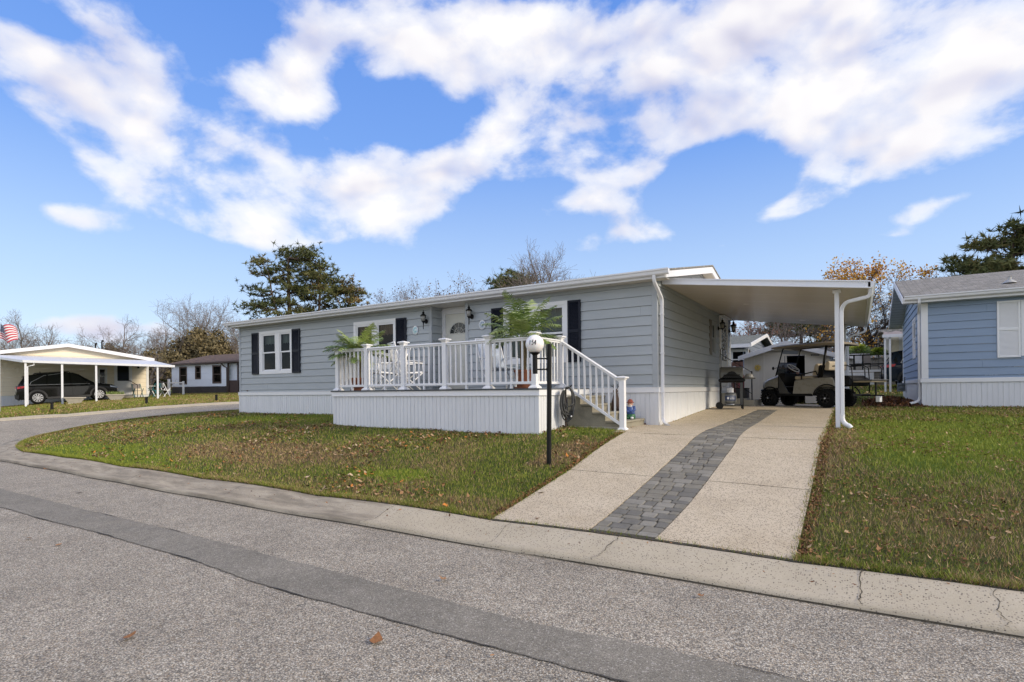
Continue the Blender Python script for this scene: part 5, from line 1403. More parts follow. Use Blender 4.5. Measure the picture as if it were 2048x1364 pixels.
for sy in (-1,1):
    m = MB(); y = sy*.455   # side panel between front wheel and seat
    m.prism([(1.42,y-.012,.50),(1.40,y-.012,.90),(1.10,y-.012,.40),(.98,y-.012,.34),(1.36,y-.012,.34)], (0,.024,0)); m.build('leg_shield', mat('smoke_panel', (.05,.048,.04), .3, spec=.7), GC_)
    m = MB()   # rear body side with wheel arch
    pts = [(.98,.35),(.92,.72),(.55,.79),(.1,.80),(-.12,.80),(-.20,.72),(-.22,.60)]
    for k in range(11):
        a = rad(128-118*k/10); pts.append((-.0+.36*math.cos(a), .27+.33*math.sin(a)))
    pts += [(.42,.34)]
    m.prism([(x,y-.02,z) for x,z in pts], (0,.04,0)); m.build('body_side', M_CARTB, GC_, bevel=.012)
    m = MB()
    arc = [(.37*math.cos(rad(172-164*k/12)), .27+.345*math.sin(rad(172-164*k/12))) for k in range(13)]
    m.tube([(x,y+sy*.02,z) for x,z in arc], .018, 6); m.build('arch_trim', M_BLACKP, GC_, smooth=True)
    m = MB(); m.box(.40,1.45,y-.04,y+.04,.30,.37); m.build('rocker', M_BLACKP, GC_, bevel=.015)
    m = MB(); arc = [(1.69+.31*math.cos(rad(175-150*k/10)), .25+.31*math.sin(rad(175-150*k/10))) for k in range(11)]; m.tube([(x,y,z) for x,z in arc], .022, 6); m.build('fender_flare', M_BLACKP, GC_, smooth=True)
    m = MB(); m.tube([(.72,y,.76),(.70,y,.90),(.30,y,.98),(.22,y,.80)], .02, 7); m.build('arm_rest', M_BLACK, GC_, smooth=True)
m = MB(); m.box(-.15,.95,-.43,.43,.55,.765); m.build('body_tub', M_CARTB, GC_, bevel=.03)
m = MB(); m.box(-.62,-.16,-.455,.455,.56,.79); m.build('rear_body', M_BLACKP, GC_, bevel=.04)
m = MB(); m.box(.42,.94,-.42,.42,.767,.86); m.build('seat_cushion', M_CUSH, GC_, bevel=.03, seg=2)
for y0,y1 in ((-.42,-.01),(.01,.42)):
    m = MB(); m.prism([(.44,y0,.86),(.36,y0,1.15),(.30,y0,1.20),(.25,y0,1.16),(.30,y0,.86)], (0,y1-y0,0)); m.build('backrest', M_CUSH, GC_, bevel=.03, seg=2)
m = MB(); m.prism([(.30,-.40,.80),(.24,-.40,1.16),(.20,-.40,1.14),(.18,-.40,.80)], (0,.80,0)); m.build('backrest_shell', M_BLACKP, GC_, bevel=.02)
m = MB(); m.prism([(.10,-.42,1.00),(.06,-.42,1.22),(-.02,-.42,1.25),(-.06,-.42,1.20),(-.04,-.42,.99)], (0,.84,0)); m.build('rear_backrest', M_CUSH, GC_, bevel=.04, seg=2)
m = MB(); m.box(-.55,-.10,-.40,.40,.77,.84); m.build('rear_seat_cushion', M_BLACKP, GC_, bevel=.03)
m = MB(); m.box(-1.12,-.50,-.40,.40,.70,.725); m.build('flip_platform', mat('grey_platform', (.08,.08,.082), .7), GC_, bevel=.006)
m = MB(); m.box(-1.08,-.62,-.38,.38,.655,.698); m.build('platform_cushion', M_CUSH, GC_, bevel=.02)
for sy in (-1,1):
    m = MB(); y = sy*.40; m.tube([(-.12,y,1.10),(-.50,y,1.11),(-.62,y,1.04),(-.64,y,.72),(-.64,y,.38)], .015, 8); m.build('grab_bar', M_BLACK, GC_, smooth=True)
    m = MB(); m.tube([(1.52,y*1.06,.88),(1.30,y*1.05,1.62),(1.27,y*1.05,1.66)], .017, 8); m.build('front_strut', M_BLACK, GC_, smooth=True)
    m = MB(); m.tube([(.16,y*1.06,.80),(.02,y*1.05,1.66)], .032, 8); m.build('rear_strut', M_BLACK, GC_, smooth=True)
m = MB(); m.tube([(-.60,-.40,1.09),(-.86,-.40,1.09),(-.94,-.40,1.02),(-.95,-.40,.74)], .013, 7); m.build('platform_rail', M_BLACK, GC_, smooth=True)
m = MB(); m.tube([(-.60,.40,1.09),(-.86,.40,1.09),(-.94,.40,1.02),(-.95,.40,.74)], .013, 7); m.build('platform_rail', M_BLACK, GC_, smooth=True)
m = MB(); m.tube([(-1.0,0,.70),(-1.0,0,.30)], .02, 7); m.build('platform_support', M_BLACK, GC_)
m = MB(); m.box(-1.2,-.4,-.02,.02,.30,.335); m.box(-.66,-.60,-.42,.42,.30,.36); m.build('hitch_bar', M_BLACK, GC_)
m = MB(); m.box(-1.12,-1.02,-.06,.06,.15,.299); m.build('hitch_cover', M_WHITE, GC_, bevel=.008)
m = MB()
cv = lambda x,y: 1.70+.035*(1-(y/.56)**2)+.02*(1-((x-.62)/.95)**2)
nx, ny = 10, 8
for k in range(2):
    for i in range(nx+1):
        for j in range(ny+1):
            x = -.30+1.86*i/nx; y = -.56+1.12*j/ny; rr = 1
            m.v.append((x, y, cv(x,y)+(.035 if k else -.015)-(.03 if (i in (0,nx) or j in (0,ny)) else 0)))
for k in range(2):
    o_ = k*(nx+1)*(ny+1)
    for i in range(nx):
        for j in range(ny):
            f = (o_+i*(ny+1)+j, o_+(i+1)*(ny+1)+j, o_+(i+1)*(ny+1)+j+1, o_+i*(ny+1)+j+1); m.f.append(f if k else f[::-1]); m.mi.append(0)
tot = (nx+1)*(ny+1)
edge = [i*(ny+1) for i in range(nx+1)]+[nx*(ny+1)+j for j in range(1,ny+1)]+[i*(ny+1)+ny for i in range(nx-1,-1,-1)]+[j for j in range(ny-1,0,-1)]
for a, b in zip(edge, edge[1:]+edge[:1]): m.f.append((b,a,tot+a,tot+b)); m.mi.append(0)
m.build('canopy', M_CROOF, GC_, autos=60)
m = MB(); m.tube([(-.2,-.5,1.69),(1.4,-.5,1.69)], .018, 6); m.tube([(-.2,.5,1.69),(1.4,.5,1.69)], .018, 6); m.build('canopy_frame', M_BLACK, GC_)
m = MB(); m.add([(1.50,-.42,.92),(1.50,.42,.92),(1.40,.42,1.26),(1.40,-.42,1.26)], [(0,1,2,3)]); m.build('windshield', M_TINT, GC_)
m = MB(); m.tube([(1.50,-.42,.92),(1.50,.42,.92),(1.40,.42,1.26),(1.40,-.42,1.26),(1.50,-.42,.92)], .010, 6); m.build('windshield_frame', M_BLACK, GC_)
m = MB(); m.add([(1.355,-.40,1.52),(1.355,.40,1.52),(1.33,.40,1.62),(1.33,-.40,1.62)], [(0,1,2,3)]); m.build('top_windshield', mat('pale_strip', (.30,.33,.38), .3), GC_)
m = MB(); c = Vector((1.12,.20,1.10)); ax_ = Vector((-.62,0,.78)).normalized(); e1 = Vector((0,1,0)); e2 = ax_.cross(e1)
m.tube([c+(e1*math.cos(2*PI*k/24)+e2*math.sin(2*PI*k/24))*.175 for k in range(25)], .016, 7, cap=False)
for k in range(3):
    a = 2*PI*k/3+.5; m.tube([c, c+(e1*math.cos(a)+e2*math.sin(a))*.17], .01, 6)
m.build('steering_wheel', mat('pale_grip', (.45,.45,.43), .4), GC_, smooth=True)
m = MB(); m.tube([c, (1.35,.20,.85)], .02, 7); m.build('steering_column', M_BLACK, GC_)
for sy in (-1,1):
    m = MB(); m.tube([(1.46,sy*.44,1.12),(1.50,sy*.50,1.10)], .01, 6); m.sphere((1.52,sy*.54,1.10), .05, 10, 8, sx=.4); m.build('mirror', M_BLACKP, GC_, smooth=True)
m = MB(); m.sphere((1.18,-.1,.97),.045,10,8); m.build('dash_cup', mat('pink_cup', (.45,.28,.26), .5), GC_, smooth=True)

# ------------------------------------------------------------------ figurines on the steps
GN = thing('garden_gnome', 'painted garden gnome in rust hat and blue coat on the lowest step', 'gnome', (-.40,-.50,.167), rad(10))
R_ = lambda prof, nm, mt, c=(0,0,0), **k: MB().lathe(prof, c, 18).build(nm, mt, GN, smooth=True)
R_([(.001,0),(.09,0),(.10,.02),(.095,.07),(.08,.11),(.001,.12)], 'base', mat('gnome_green', (.02,.11,.04), .45, var=.4, vscale=25))
R_([(.001,.09),(.085,.10),(.09,.15),(.07,.23),(.045,.275),(.001,.28)], 'coat', mat('gnome_blue', (.05,.10,.28), .45, var=.35, vscale=30))
m = MB(); m.sphere((0,-.005,.30), .052, 16, 12); m.sphere((0,-.058,.298), .014, 8, 6); m.build('head', mat('gnome_skin', (.55,.30,.20), .5), GN, smooth=True)
m = MB(); m.sphere((0,-.035,.255), .045, 14, 8, sz=1.0, sy=.6); m.sphere((0,-.055,.282), .020, 10, 6, sx=1.6, sz=.5); m.build('beard', mat('gnome_beard', (.62,.58,.52), .7), GN, smooth=True)
R_([(.001,.325),(.075,.325),(.078,.335),(.055,.345),(.045,.38),(.02,.40),(.001,.402)], 'hat', mat('gnome_rust', (.24,.06,.03), .5, var=.2, vscale=20))
m = MB()
for sx in (-1,1): m.sphere((sx*.02,-.05,.315), .007, 8, 6)
m.build('eyes', M_BLACK, GN, smooth=True)
for sx in (-1,1):
    m = MB(); m.tube([(sx*.07,0,.25),(sx*.095,-.03,.19),(sx*.05,-.085,.16)], [.026,.026,.02], 8); m.sphere((sx*.04,-.095,.155), .022, 8, 6); m.build('arm', MATS['gnome_blue'], GN, smooth=True)
    m = MB(); m.sphere((sx*.045,-.08,.025), .035, 10, 6, sy=1.4, sz=.7); m.build('boot', M_WTRIM if sx > 0 else MATS['gnome_green'], GN, smooth=True)
RD = thing('antlered_figurine', 'tall dark brown antlered figurine behind the stair balusters', 'figurine', (-.74,-.42,.487 if False else .327), 0)
M_WICK = mat('dark_wicker', (.055,.03,.02), .8, var=.6, vscale=40)
m = MB(); m.lathe([(.001,0),(.09,0),(.10,.04),(.085,.18),(.055,.30),(.04,.36),(.001,.37)], (0,0,0), 14); m.build('body', M_WICK, RD, smooth=True)
m = MB(); m.sphere((0,-.01,.40), .05, 12, 8, sy=1.3); m.sphere((0,-.07,.385), .022, 8, 6); m.build('head', M_WICK, RD, smooth=True)
for sx in (-1,1):
    m = MB(); m.tube([(sx*.025,0,.44),(sx*.05,0,.49),(sx*.10,0,.51)], .008, 6); m.tube([(sx*.05,0,.49),(sx*.045,0,.54)], .007, 6); m.build('antler', M_BLACK, RD)
OW = thing('grey_figurine', 'small grey figurine on the second step beside the stair post', 'figurine', (-.50,-.40,.167), 0)
m = MB(); m.lathe([(.001,0),(.06,0),(.07,.03),(.065,.10),(.04,.15),(.001,.16)], (0,0,0), 12); m.build('body', mat('grey_figure', (.10,.11,.11), .7, var=.5, vscale=30), OW, smooth=True)
m = MB(); m.sphere((0,-.01,.17), .038, 10, 8); m.build('head', MATS['grey_figure'], OW, smooth=True)

# ------------------------------------------------------------------ blue house on the right
B = thing('blue_house', 'light blue mobile home with white corner boards, white shutter and grey shingle roof', 'house', (0,0,0))
M_BLUE = mat('blue_siding', (.25,.33,.45), .55, var=.04, vscale=1.5, grain=.05, gscale=50, stretch=(1,1,8))
BX0, BY0 = 4.97, 7.30; BW = 9.0; BD = 7.3
FB = Fr((BX0,BY0,0),0); GB = Fr((BX0,BY0+BD,0),-PI/2)
zt, zee = .97, 3.13
wu0, wu1 = 2.0, 3.6
m = MB(); siding(m, FB, 0, BW, zt, zee, [(wu0+.02,wu1-.02,1.52,2.88)], zref=zt-.14)
siding(m, GB, 0, BD, zt, zee, [(4.6,5.5,1.62,2.80)], zref=zt-.14); siding(m, GB, 0, BD, zee, 4.2, zref=zt-.14, lim=lambda z: ((z-zee)/.30, BD-(z-zee)/.30))
m.build('wall', M_BLUE, B)
m = MB(); FB.box(m,-.02,.13,-.01,.024,zt+.004,zee); GB.box(m,BD-.10,BD+.02,-.01,.022,zt+.004,zee-.1); GB.box(m,0,.12,-.01,.0225,zt+.004,zee-.1)
m.build_parts('corner_trim', M_WHITE, B, bevel=.003)
m = MB(); skirt(m, Fr((BX0-.02,BY0-.02,0),0), 0, BW, .02, .86); skirt(m, Fr((BX0-.02,BY0+BD,0),-PI/2), 0, BD+.02, .05, .86); m.build('skirting', M_SKIRT, B)
m = MB(); m.box(BX0-.05,BX0+BW,BY0-.05,BY0,.86,zt); m.box(BX0-.0495,BX0,BY0+.001,BY0+BD,.86,zt); m.build('skirt_band', M_WHITE, B, bevel=.004)
m = MB(); rz_ = 4.18; ry_ = BY0+BD/2; e = .30; xo = .42
for s_, ya in ((1,BY0-e),(-1,BY0+BD+e)):
    vs = [(BX0-xo,ya,3.13),(BX0+BW,ya,3.13),(BX0+BW,ry_,rz_),(BX0-xo,ry_,rz_)]; vs += [(a,b,c+.04) for a,b,c in vs]
    m.add(vs, [(0,1,2,3),(4,5,6,7),(0,1,5,4),(1,2,6,5),(2,3,7,6),(3,0,4,7)])
m.build('roof', M_SHGREY, B)
m = MB()
for s_, ya in ((1,BY0-e),(-1,BY0+BD+e)):
    m.prism([(BX0-xo-.03,ya,3.145),(BX0-xo-.03,ya,2.98),(BX0-xo-.03,ry_,rz_-.15),(BX0-xo-.03,ry_,rz_+.015)], (.028,0,0))
m.build_parts('rake_board', M_WTRIM, B, bevel=.003)
M_LINES = mat('vented_soffit', (.60,.62,.62), .5)
m = MB()
for s_, ya in ((1,BY0-e),(-1,BY0+BD+e)):
    n = 16
    for k in range(n):
        f0, f1 = k/n, (k+.93)/n
        y0_, y1_ = ya+(ry_-ya)*f0, ya+(ry_-ya)*f1; z0_, z1_ = 2.985+(rz_-.15-2.985)*f0, 2.985+(rz_-.15-2.985)*f1
        m.add([(BX0-xo,y0_,z0_),(BX0,y0_,z0_),(BX0,y1_,z1_),(BX0-xo,y1_,z1_)], [(0,1,2,3)])
m.box(BX0-xo,BX0+BW,BY0-e,BY0,2.985,2.995); m.build('soffit', M_LINES, B)
m = MB(); m.box(BX0-xo,BX0+BW,BY0-e-.012,BY0-e+.01,2.99,3.13); m.build_parts('fascia', M_WTRIM, B)
gutter((BX0-xo+.02,BY0-e-.014,3.16),(BX0+BW,BY0-e-.014,3.16),'gutter',B,M_WTRIM,(0,-1,0))
m = MB(); rpipe(m, [(BX0-.08,BY0-e-.07,3.07),(BX0-.08,BY0-e-.05,2.95),(BX0-.06,BY0+.12,2.72),(BX0-.06,BY0+.12,.42),(BX0-.12,BY0+.10,.34),(BX0-.28,BY0+.05,.30)], .075, .06, up=(0,1,0)); m.build('downspout', M_WTRIM, B, autos=40)
hung_window(FB, wu0, wu1, 1.50, 2.90, B, M_WHITE, sashes=[(wu0+.1,wu0+.76),(wu0+.84,wu1-.1)], tint=M_TINT)
shutter(FB, wu0-.46, wu0-.01, 1.47, 2.90, B, M_WHITE)
hung_window(GB, 4.58, 5.52, 1.60, 2.82, B, M_WHITE, tint=M_TINT)
m = MB(); m.lathe([(.15,0),(.14,.02),(.05,.09),(.035,.10),(.035,.16),(.05,.17),(.001,.18)], (6.9,8.05,3.45), 12); m.build('vent_hood', mat('vent_metal', (.42,.42,.40), .45, metal=.3), B, autos=40)
m = MB(); m.box(8.25,8.55,9.3,9.6,3.75,4.02); m.box(8.2,8.6,9.25,9.65,4.02,4.06); m.build('roof_vent', M_BLACKP, B)
GM = thing('gas_meter', 'grey gas meter with pipes at the back corner of the blue house', 'gas meter', (4.80,12.9,T(4.8,12.9)))
m = MB(); m.box(-.12,.12,-.09,.09,.28,.52); m.tube([(0,-.05,.5),(0,-.05,.58)], .12, 12); m.sphere((0,-.1,.42), .09, 12, 8, sy=.5); m.build('meter_body', mat('meter_grey', (.16,.18,.19), .5), GM, bevel=.02)
m = MB(); m.tube([(.10,0,.5),(.10,0,.78),(.22,0,.80),(.22,0,.0)], .02, 8); m.tube([(-.10,0,.5),(-.10,0,.66),(-.18,0,.66)], .02, 8); m.tube([(.22,0,.55),(.42,0,.55)], .018, 8); m.build('pipes', mat('pipe_dark', (.09,.10,.11), .5), GM, smooth=True)

# ------------------------------------------------------------------ SUV
def suv(name, label, loc, rz, paint, scale=1., rails=True, tail=True, grp=None):
    C = thing(name, label, 'car', loc, rz, grp, scale=scale)
    pm = mat('paint_'+name, paint, .2, var=.05, coat=.5, spec=.4); dark = mat('car_cladding', (.03,.03,.032), .6, var=.1); glass = mat('car_glass', (.012,.014,.016), .05, var=.1, spec=.9)
    def sc(x, hw, z0, z1, t=.9): return [(x,-hw*.93,z0),(x,-hw,z0+.12),(x,-hw,z1-.14),(x,-hw*t,z1),(x,hw*t,z1),(x,hw,z1-.14),(x,hw,z0+.12),(x,hw*.93,z0)]
    m = MB()
    loft(m, [sc(-2.22,.72,.42,.92,.9),sc(-2.17,.83,.32,1.02),sc(-2.0,.90,.27,1.08),sc(-1.3,.92,.24,1.07),sc(-.4,.92,.24,1.02),sc(.55,.92,.24,.98),sc(1.0,.915,.24,1.0,.86),sc(1.5,.90,.24,.95,.84),sc(1.95,.87,.26,.86,.8),sc(2.18,.78,.30,.74,.8),sc(2.26,.62,.36,.62,.8)])
    body = m.build('body', pm, C, autos=28)
    def gs(x, w0, w1, z0, z1): return [(x,-w0,z0),(x,-w1,z1),(x,w1,z1),(x,w0,z0)]
    m = MB(); loft(m, [gs(-2.08,.80,.70,1.02,1.08),gs(-1.78,.845,.66,1.03,1.50),gs(-1.2,.86,.66,1.02,1.60),gs(-.3,.87,.665,1.0,1.64),gs(.25,.87,.66,.97,1.60),gs(.55,.865,.63,.96,1.46),gs(1.15,.82,.72,.94,1.02)])
    m.build('glass_cabin', glass, C, autos=28)
    m = MB(); def_r = [(-1.92,.66,1.515),(-1.7,.675,1.565),(-1.2,.68,1.625),(-.3,.68,1.66),(.25,.675,1.625),(.5,.655,1.51)]
    secs = [[(x,-w,z-.045),(x,-w*.93,z),(x,0,z+.018),(x,w*.93,z),(x,w,z-.045)] for x,w,z in def_r]; loft(m, secs); m.build('roof', pm, C, autos=40)
    for sy in (-1,1):
        for (x0,z0,x1,z1,w0,w1,wd) in ((-2.02,1.05,-1.72,1.54,.835,.68,.16),(-.92,1.01,-.86,1.62,.868,.672,.07),(.12,.985,.10,1.62,.873,.668,.06),(1.12,.95,.46,1.52,.83,.655,.07),(-1.62,1.02,-1.72,1.45,.852,.70,.16)):
            m = MB(); m.bar((x0,sy*w0,z0),(x1,sy*w1,z1), .02, wd, up=(0,sy,0)) if False else None
            a = Vector((x0,sy*(w0+.006),z0)); b = Vector((x1,sy*(w1+.006),z1)); h = Vector((wd/2,0,0))
            m.prism([a-h,a+h,b+h,b-h], (0,sy*-.02,0)); m.build('pillar', pm, C)
        m = MB(); m.tube([(-1.62,sy*.866,1.04),(-.6,sy*.884,1.012),(.95,sy*.86,.965)], .008, 5); m.tube([(-1.62,sy*.866,1.04),(-1.55,sy*.80,1.2),(-1.0,sy*.70,1.52),(-.3,sy*.688,1.60)], .008, 5); m.build('chrome_line', M_ALU, C)
        for xw in (-1.33,1.33):
            m = MB(); arc = [(xw+.42*math.cos(rad(188-196*k/14)), .36+.42*math.sin(rad(188-196*k/14))) for k in range(15)]
            inn = [(xw+.33*math.cos(rad(188-196*k/14)), .36+.33*math.sin(rad(188-196*k/14))) for k in range(15)]
            b0 = len(m.v)
            for (a,b),(c_,d_) in zip(arc,inn): m.v += [(a,sy*.905,b),(a,sy*.945,b),(c_,sy*.945,d_),(c_,sy*.905,d_)]
            for k in range(14):
                for q in range(4): q2=(q+1)%4; m.f.append((b0+4*k+q,b0+4*k+q2,b0+4*k+4+q2,b0+4*k+4+q)); m.mi.append(0)
            m.build('arch_cladding', dark, C)
            m = MB(); poly = [(xw+.345*math.cos(2*PI*k/24), sy*.9245, .36+.345*math.sin(2*PI*k/24)) for k in range(24)]; m.add(poly, [tuple(range(24))]); m.build('wheel_well', mat('well_black', (.004,.004,.004), .9), C)
        m = MB(); m.box(-.95,.95,min(sy*.88,sy*.94),max(sy*.88,sy*.94),.23,.36); m.build('sill_cladding', dark, C, bevel=.02)
        for x in (-.88,.16):
            m = MB(); m.box(x-.004,x+.004,min(sy*.915,sy*.924),max(sy*.915,sy*.924),.38,1.0); m.build('door_seam', M_BLACK, C)
        for x in (-.72,.32):
            m = MB(); m.box(x,x+.2,min(sy*.915,sy*.945),max(sy*.915,sy*.945),.88,.91); m.build('door_handle', pm, C, bevel=.01)
        m = MB(); m.sphere((.82,sy*.98,1.04), .09, 10, 8, sx=.7, sz=.75); m.build('mirror', pm, C, smooth=True)
        m = MB(); m.prism([(-2.20,sy*.70,.96),(-2.06,sy*.88,.98),(-1.80,sy*.932,1.0),(-1.85,sy*.932,.90),(-2.12,sy*.875,.86),(-2.215,sy*.70,.88)], (-.012,sy*.008,0)); m.build('tail_light', mat('tail_red', (.55,.02,.02), .25, spec=.7), C)
        m = MB(); m.prism([(2.225,sy*.62,.70),(2.12,sy*.83,.74),(1.85,sy*.893,.80),(1.88,sy*.893,.72),(2.16,sy*.81,.66),(2.24,sy*.62,.63)], (.012,sy*.008,0)); m.build('headlight', mat('lamp_blue', (.30,.34,.42), .1, spec=.9), C)
        if rails:
            m = MB(); m.tube([(-1.45,sy*.62,1.60),(-1.38,sy*.62,1.67),(.05,sy*.62,1.70),(.12,sy*.62,1.63)], .016, 7); m.build('roof_rail', M_BLACK, C, smooth=True)
    if rails:
        for x in (-1.15,-.25):
            m = MB(); m.tube([(x,-.62,1.68),(x,-.58,1.735),(x,.58,1.735),(x,.62,1.68)], .02, 7); m.build('cross_bar', M_BLACK, C, smooth=True)
    m = MB(); m.box(-2.235,-2.215,-.27,.27,.52,.64); m.build('plate', mat('plate_pale', (.45,.42,.25), .5), C)
    m = MB(); loft(m, [sc(-2.26,.72,.34,.58,.95),sc(-2.1,.90,.24,.56,.97)]); m.build('rear_bumper', dark, C, autos=40)
    m = MB(); loft(m, [sc(2.29,.50,.30,.48,.95),sc(2.0,.885,.24,.50,.97)]); m.build('front_bumper', dark, C, autos=40)
    for x in (-1.33,1.33):
        for y in (-.865,.865): wheel(C, x, y, .345, .215, 10, mat('alloy', (.66,.66,.67), .35, metal=.2), .66)
    return C
du = Vector((.312,.95,0)).normalized(); dn = Vector((-du.y,du.x,0)); O_ = Vector((-20.2,-3.3,0))
def SK(s, k): q = O_+du*s+dn*k; return q.x, q.y
ang = math.atan2(du.y, du.x)
x, y = SK(.93, 15.2)
suv('black_suv', 'black sport utility car with roof bars parked under the beige house carport', (x,y,T(x,y)+.03), ang, (.010,.010,.011))
bpy.data.objects['black_suv'].rotation_euler = (0, -rad(3.6), ang)
suv('navy_suv', 'dark navy sport utility car seen from behind under the scalloped carport beyond the blue house', (6.62,18.5,T(5.4,17.8)+.04), rad(3), (.012,.022,.04), scale=1.)

# ------------------------------------------------------------------ beige house across the side street
BG = thing('beige_house', 'cream mobile home with low gable and a white carport canopy across the side street', 'house', (*SK(0,17.6),0), ang)
M_BEIGE = mat('cream_siding', (.86,.76,.58), .55, var=.04, stretch=(1,1,8)); M_CANO = mat('grey_canopy', (.62,.63,.66), .4, var=.12, vscale=2.5, stretch=(6,.5,1))
FH = Fr((0,0,0), 0)     # local: x along the street, -y towards the street
z0 = -.1; E0 = 3.0; s0_, s1_ = -3.1, 5.0; pk = 1.0
m = MB(); hl = [(2.42,2.78,1.42,2.36)]
siding(m, FH, s0_, s1_, .75, E0, [(2.40,2.80,1.40,2.40)], lap=.26); siding(m, FH, s0_, s1_, E0, 3.75, zref=.75, lap=.26, lim=lambda z: (s0_+(z-E0)/.2, s1_-(z-E0)/.2))
siding(m, Fr((s1_,0,0),PI/2), 0, 12, .75, E0, lap=.26); m.build('wall', M_BEIGE, BG)
m = MB(); skirt(m, FH, s0_, s1_, -.3, .75, step=.15); m.build('skirting', M_SKIRT, BG)
m = MB(); pk = (s0_+s1_)/2
for e_ in (s0_-.3, s1_+.3):
    m.prism([(e_,-.35,E0-.02),(pk,-.35,3.74),(pk,-.35,3.79),(e_,-.35,E0+.03)], (0,12.7,0))
m.build('roof', M_SHGREY, BG)
m = MB()
for e_ in (s0_-.3, s1_+.3): m.prism([(e_,-.39,E0-.14),(pk,-.39,3.62),(pk,-.39,3.82),(e_,-.39,E0+.06)], (0,.035,0))
m.build_parts('rake_board', M_WTRIM, BG)
m = MB(); FH.box(m, s1_-.12, s1_+.02, 0, .03, .75, E0); m.build_parts('corner_trim', M_WHITE, BG)
f = hung_window(FH, 2.36, 2.84, 1.36, 2.44, BG, M_WHITE, trim=.06, tint=M_TINT)
m = MB(); ring(m, FH, 3.20, 4.12, .72, 2.72, .07, 0, .05); m.build('door_frame', M_WHITE, BG)
m = MB(); FH.box(m, 3.27, 4.05, .0, .03, .75, 2.66); d_ = m.build('door', M_WHITE, BG); m = MB(); m.add([FH.p(3.36,.035,1.62),FH.p(3.96,.035,1.62),FH.p(3.96,.035,2.58),FH.p(3.36,.035,2.58)],[(0,1,2,3)]); m.build('pane', M_TINT, d_)
m = MB(); m.box(3.2,4.1,-.9,-.02,.35,.70); m.box(3.2,4.1,-1.2,-.9,.35,.52); m.build('door_step', M_SIDESTEP, BG)
m = MB(); m.tube([(4.3,-.95,.50),(4.3,-.95,1.35),(3.95,-.3,1.65)], .018, 6); m.build('hand_rail', M_BLACK, BG)
m = MB(); FH.box(m, 4.40, 4.50, .0, .14, 2.42, 2.62); m.build('porch_light', M_BLACK, BG)
CN = thing('carport_canopy', 'grey flat canopy on four thin white posts along the front of the beige house', 'carport', (*SK(0,17.6),0), ang)
m = MB(); m.add([(-3.2,-.02,3.10),(5.2,-.02,2.96),(5.6,-5.5,2.40),(-.98,-5.5,2.52)], [(0,1,2,3)]); q=[(-3.2,-.02,3.06),(5.2,-.02,2.92),(5.6,-5.5,2.36),(-.98,-5.5,2.48)]; m.add(q, [(3,2,1,0)]); m.build('canopy_sheet', M_CANO, CN)
m = MB(); m.prism([(-1.0,-5.52,2.42),(5.62,-5.52,2.30),(5.62,-5.52,2.42),(-1.0,-5.52,2.54)], (0,.03,0)); m.prism([(-3.2,-.05,3.02),(-3.2,-.05,3.12),(-1.0,-5.52,2.54),(-1.0,-5.52,2.42)], (.04,0,0)); m.build('canopy_edge', M_ALU, CN)
for s_ in (-.87,.56,1.98,4.78):
    xx, yy = SK(s_, 17.6-5.4); zz = T(xx,yy); m = MB(); m.box(s_-.045,s_+.045,-5.45,-5.36,zz-.05,2.42); m.build('post', M_ALU, CN)
m = MB(); m.tube([(-.55,-5.45,2.44),(-.55,-5.4,2.30),(-.80,-5.4,2.22),(-.80,-5.4,.3)], .035, 8); m.build('downspout', M_ALU, CN)
for k, (s_, h, l) in enumerate(((2.5,.55,'bent dark vent pipe on the cream house roof, shorter one'),(2.85,.75,'bent dark vent pipe on the cream house roof, taller one'))):
    xx, yy = SK(s_, 21.5); m = MB(); m.tube([(0,0,-.5),(0,0,h),(.04,0,h+.09),(.14,0,h+.11),(.2,0,h+.03)], .045, 8); o = m.build('vent_pipe', M_BRONZE, None, smooth=True); o.location = (xx,yy,3.55); tag(o, l, 'pipe', 'vent pipes on the cream house roof')
FP = thing('flagpole', 'thin white flagpole at the left edge carrying a waving striped flag', 'flagpole', (*SK(-1.72,9.2),T(*SK(-1.72,9.2))), 0)
m = MB(); m.tube([(0,0,-.1),(0,0,4.35)], .045, 8); m.build('pole', M_ALU, FP, smooth=True); m = MB(); m.sphere((0,0,4.4), .05, 8, 6); m.build('finial', M_BRONZE, FP, smooth=True)
# the flag: stripes and canton with stars, waving
cR = (.50,.03,.05); cW = (.75,.73,.74); cB = (.03,.05,.14)
mm, t, bs = newmat('flag_cloth'); uvn = t.new('ShaderNodeAttribute', attribute_name='uvw'); sp_ = t.new('ShaderNodeSeparateXYZ'); t.l.new(uvn.outputs['Vector'], sp_.inputs[0]); u_, v_ = sp_.outputs[0], sp_.outputs[1]
st_ = t.math('GREATER_THAN', t.math('FRACT', t.math('MULTIPLY', v_, 6.5)), .5); base = t.mix(st_, cR, cW)
inc = t.math('MULTIPLY', t.math('LESS_THAN', u_, .4), t.math('GREATER_THAN', v_, 6/13))
fu = t.math('SUBTRACT', t.math('FRACT', t.math('MULTIPLY', u_, 15.)), .5); fv = t.math('SUBTRACT', t.math('FRACT', t.math('MULTIPLY', v_, 16.7)), .5)
star = t.math('LESS_THAN', t.math('ADD', t.math('MULTIPLY', fu, fu), t.math('MULTIPLY', fv, fv)), .07)
t.l.new(t.mix(inc, base, t.mix(star, cB, cW)), bs.inputs['Base Color']); bs.inputs['Roughness'].default_value = .8
nu, nv = 26, 14; V = []; A = []
Rr = Vector((math.cos(rad(31.8)), math.sin(rad(31.8)), 0)); Ff = Vector((-Rr.y, Rr.x, 0))
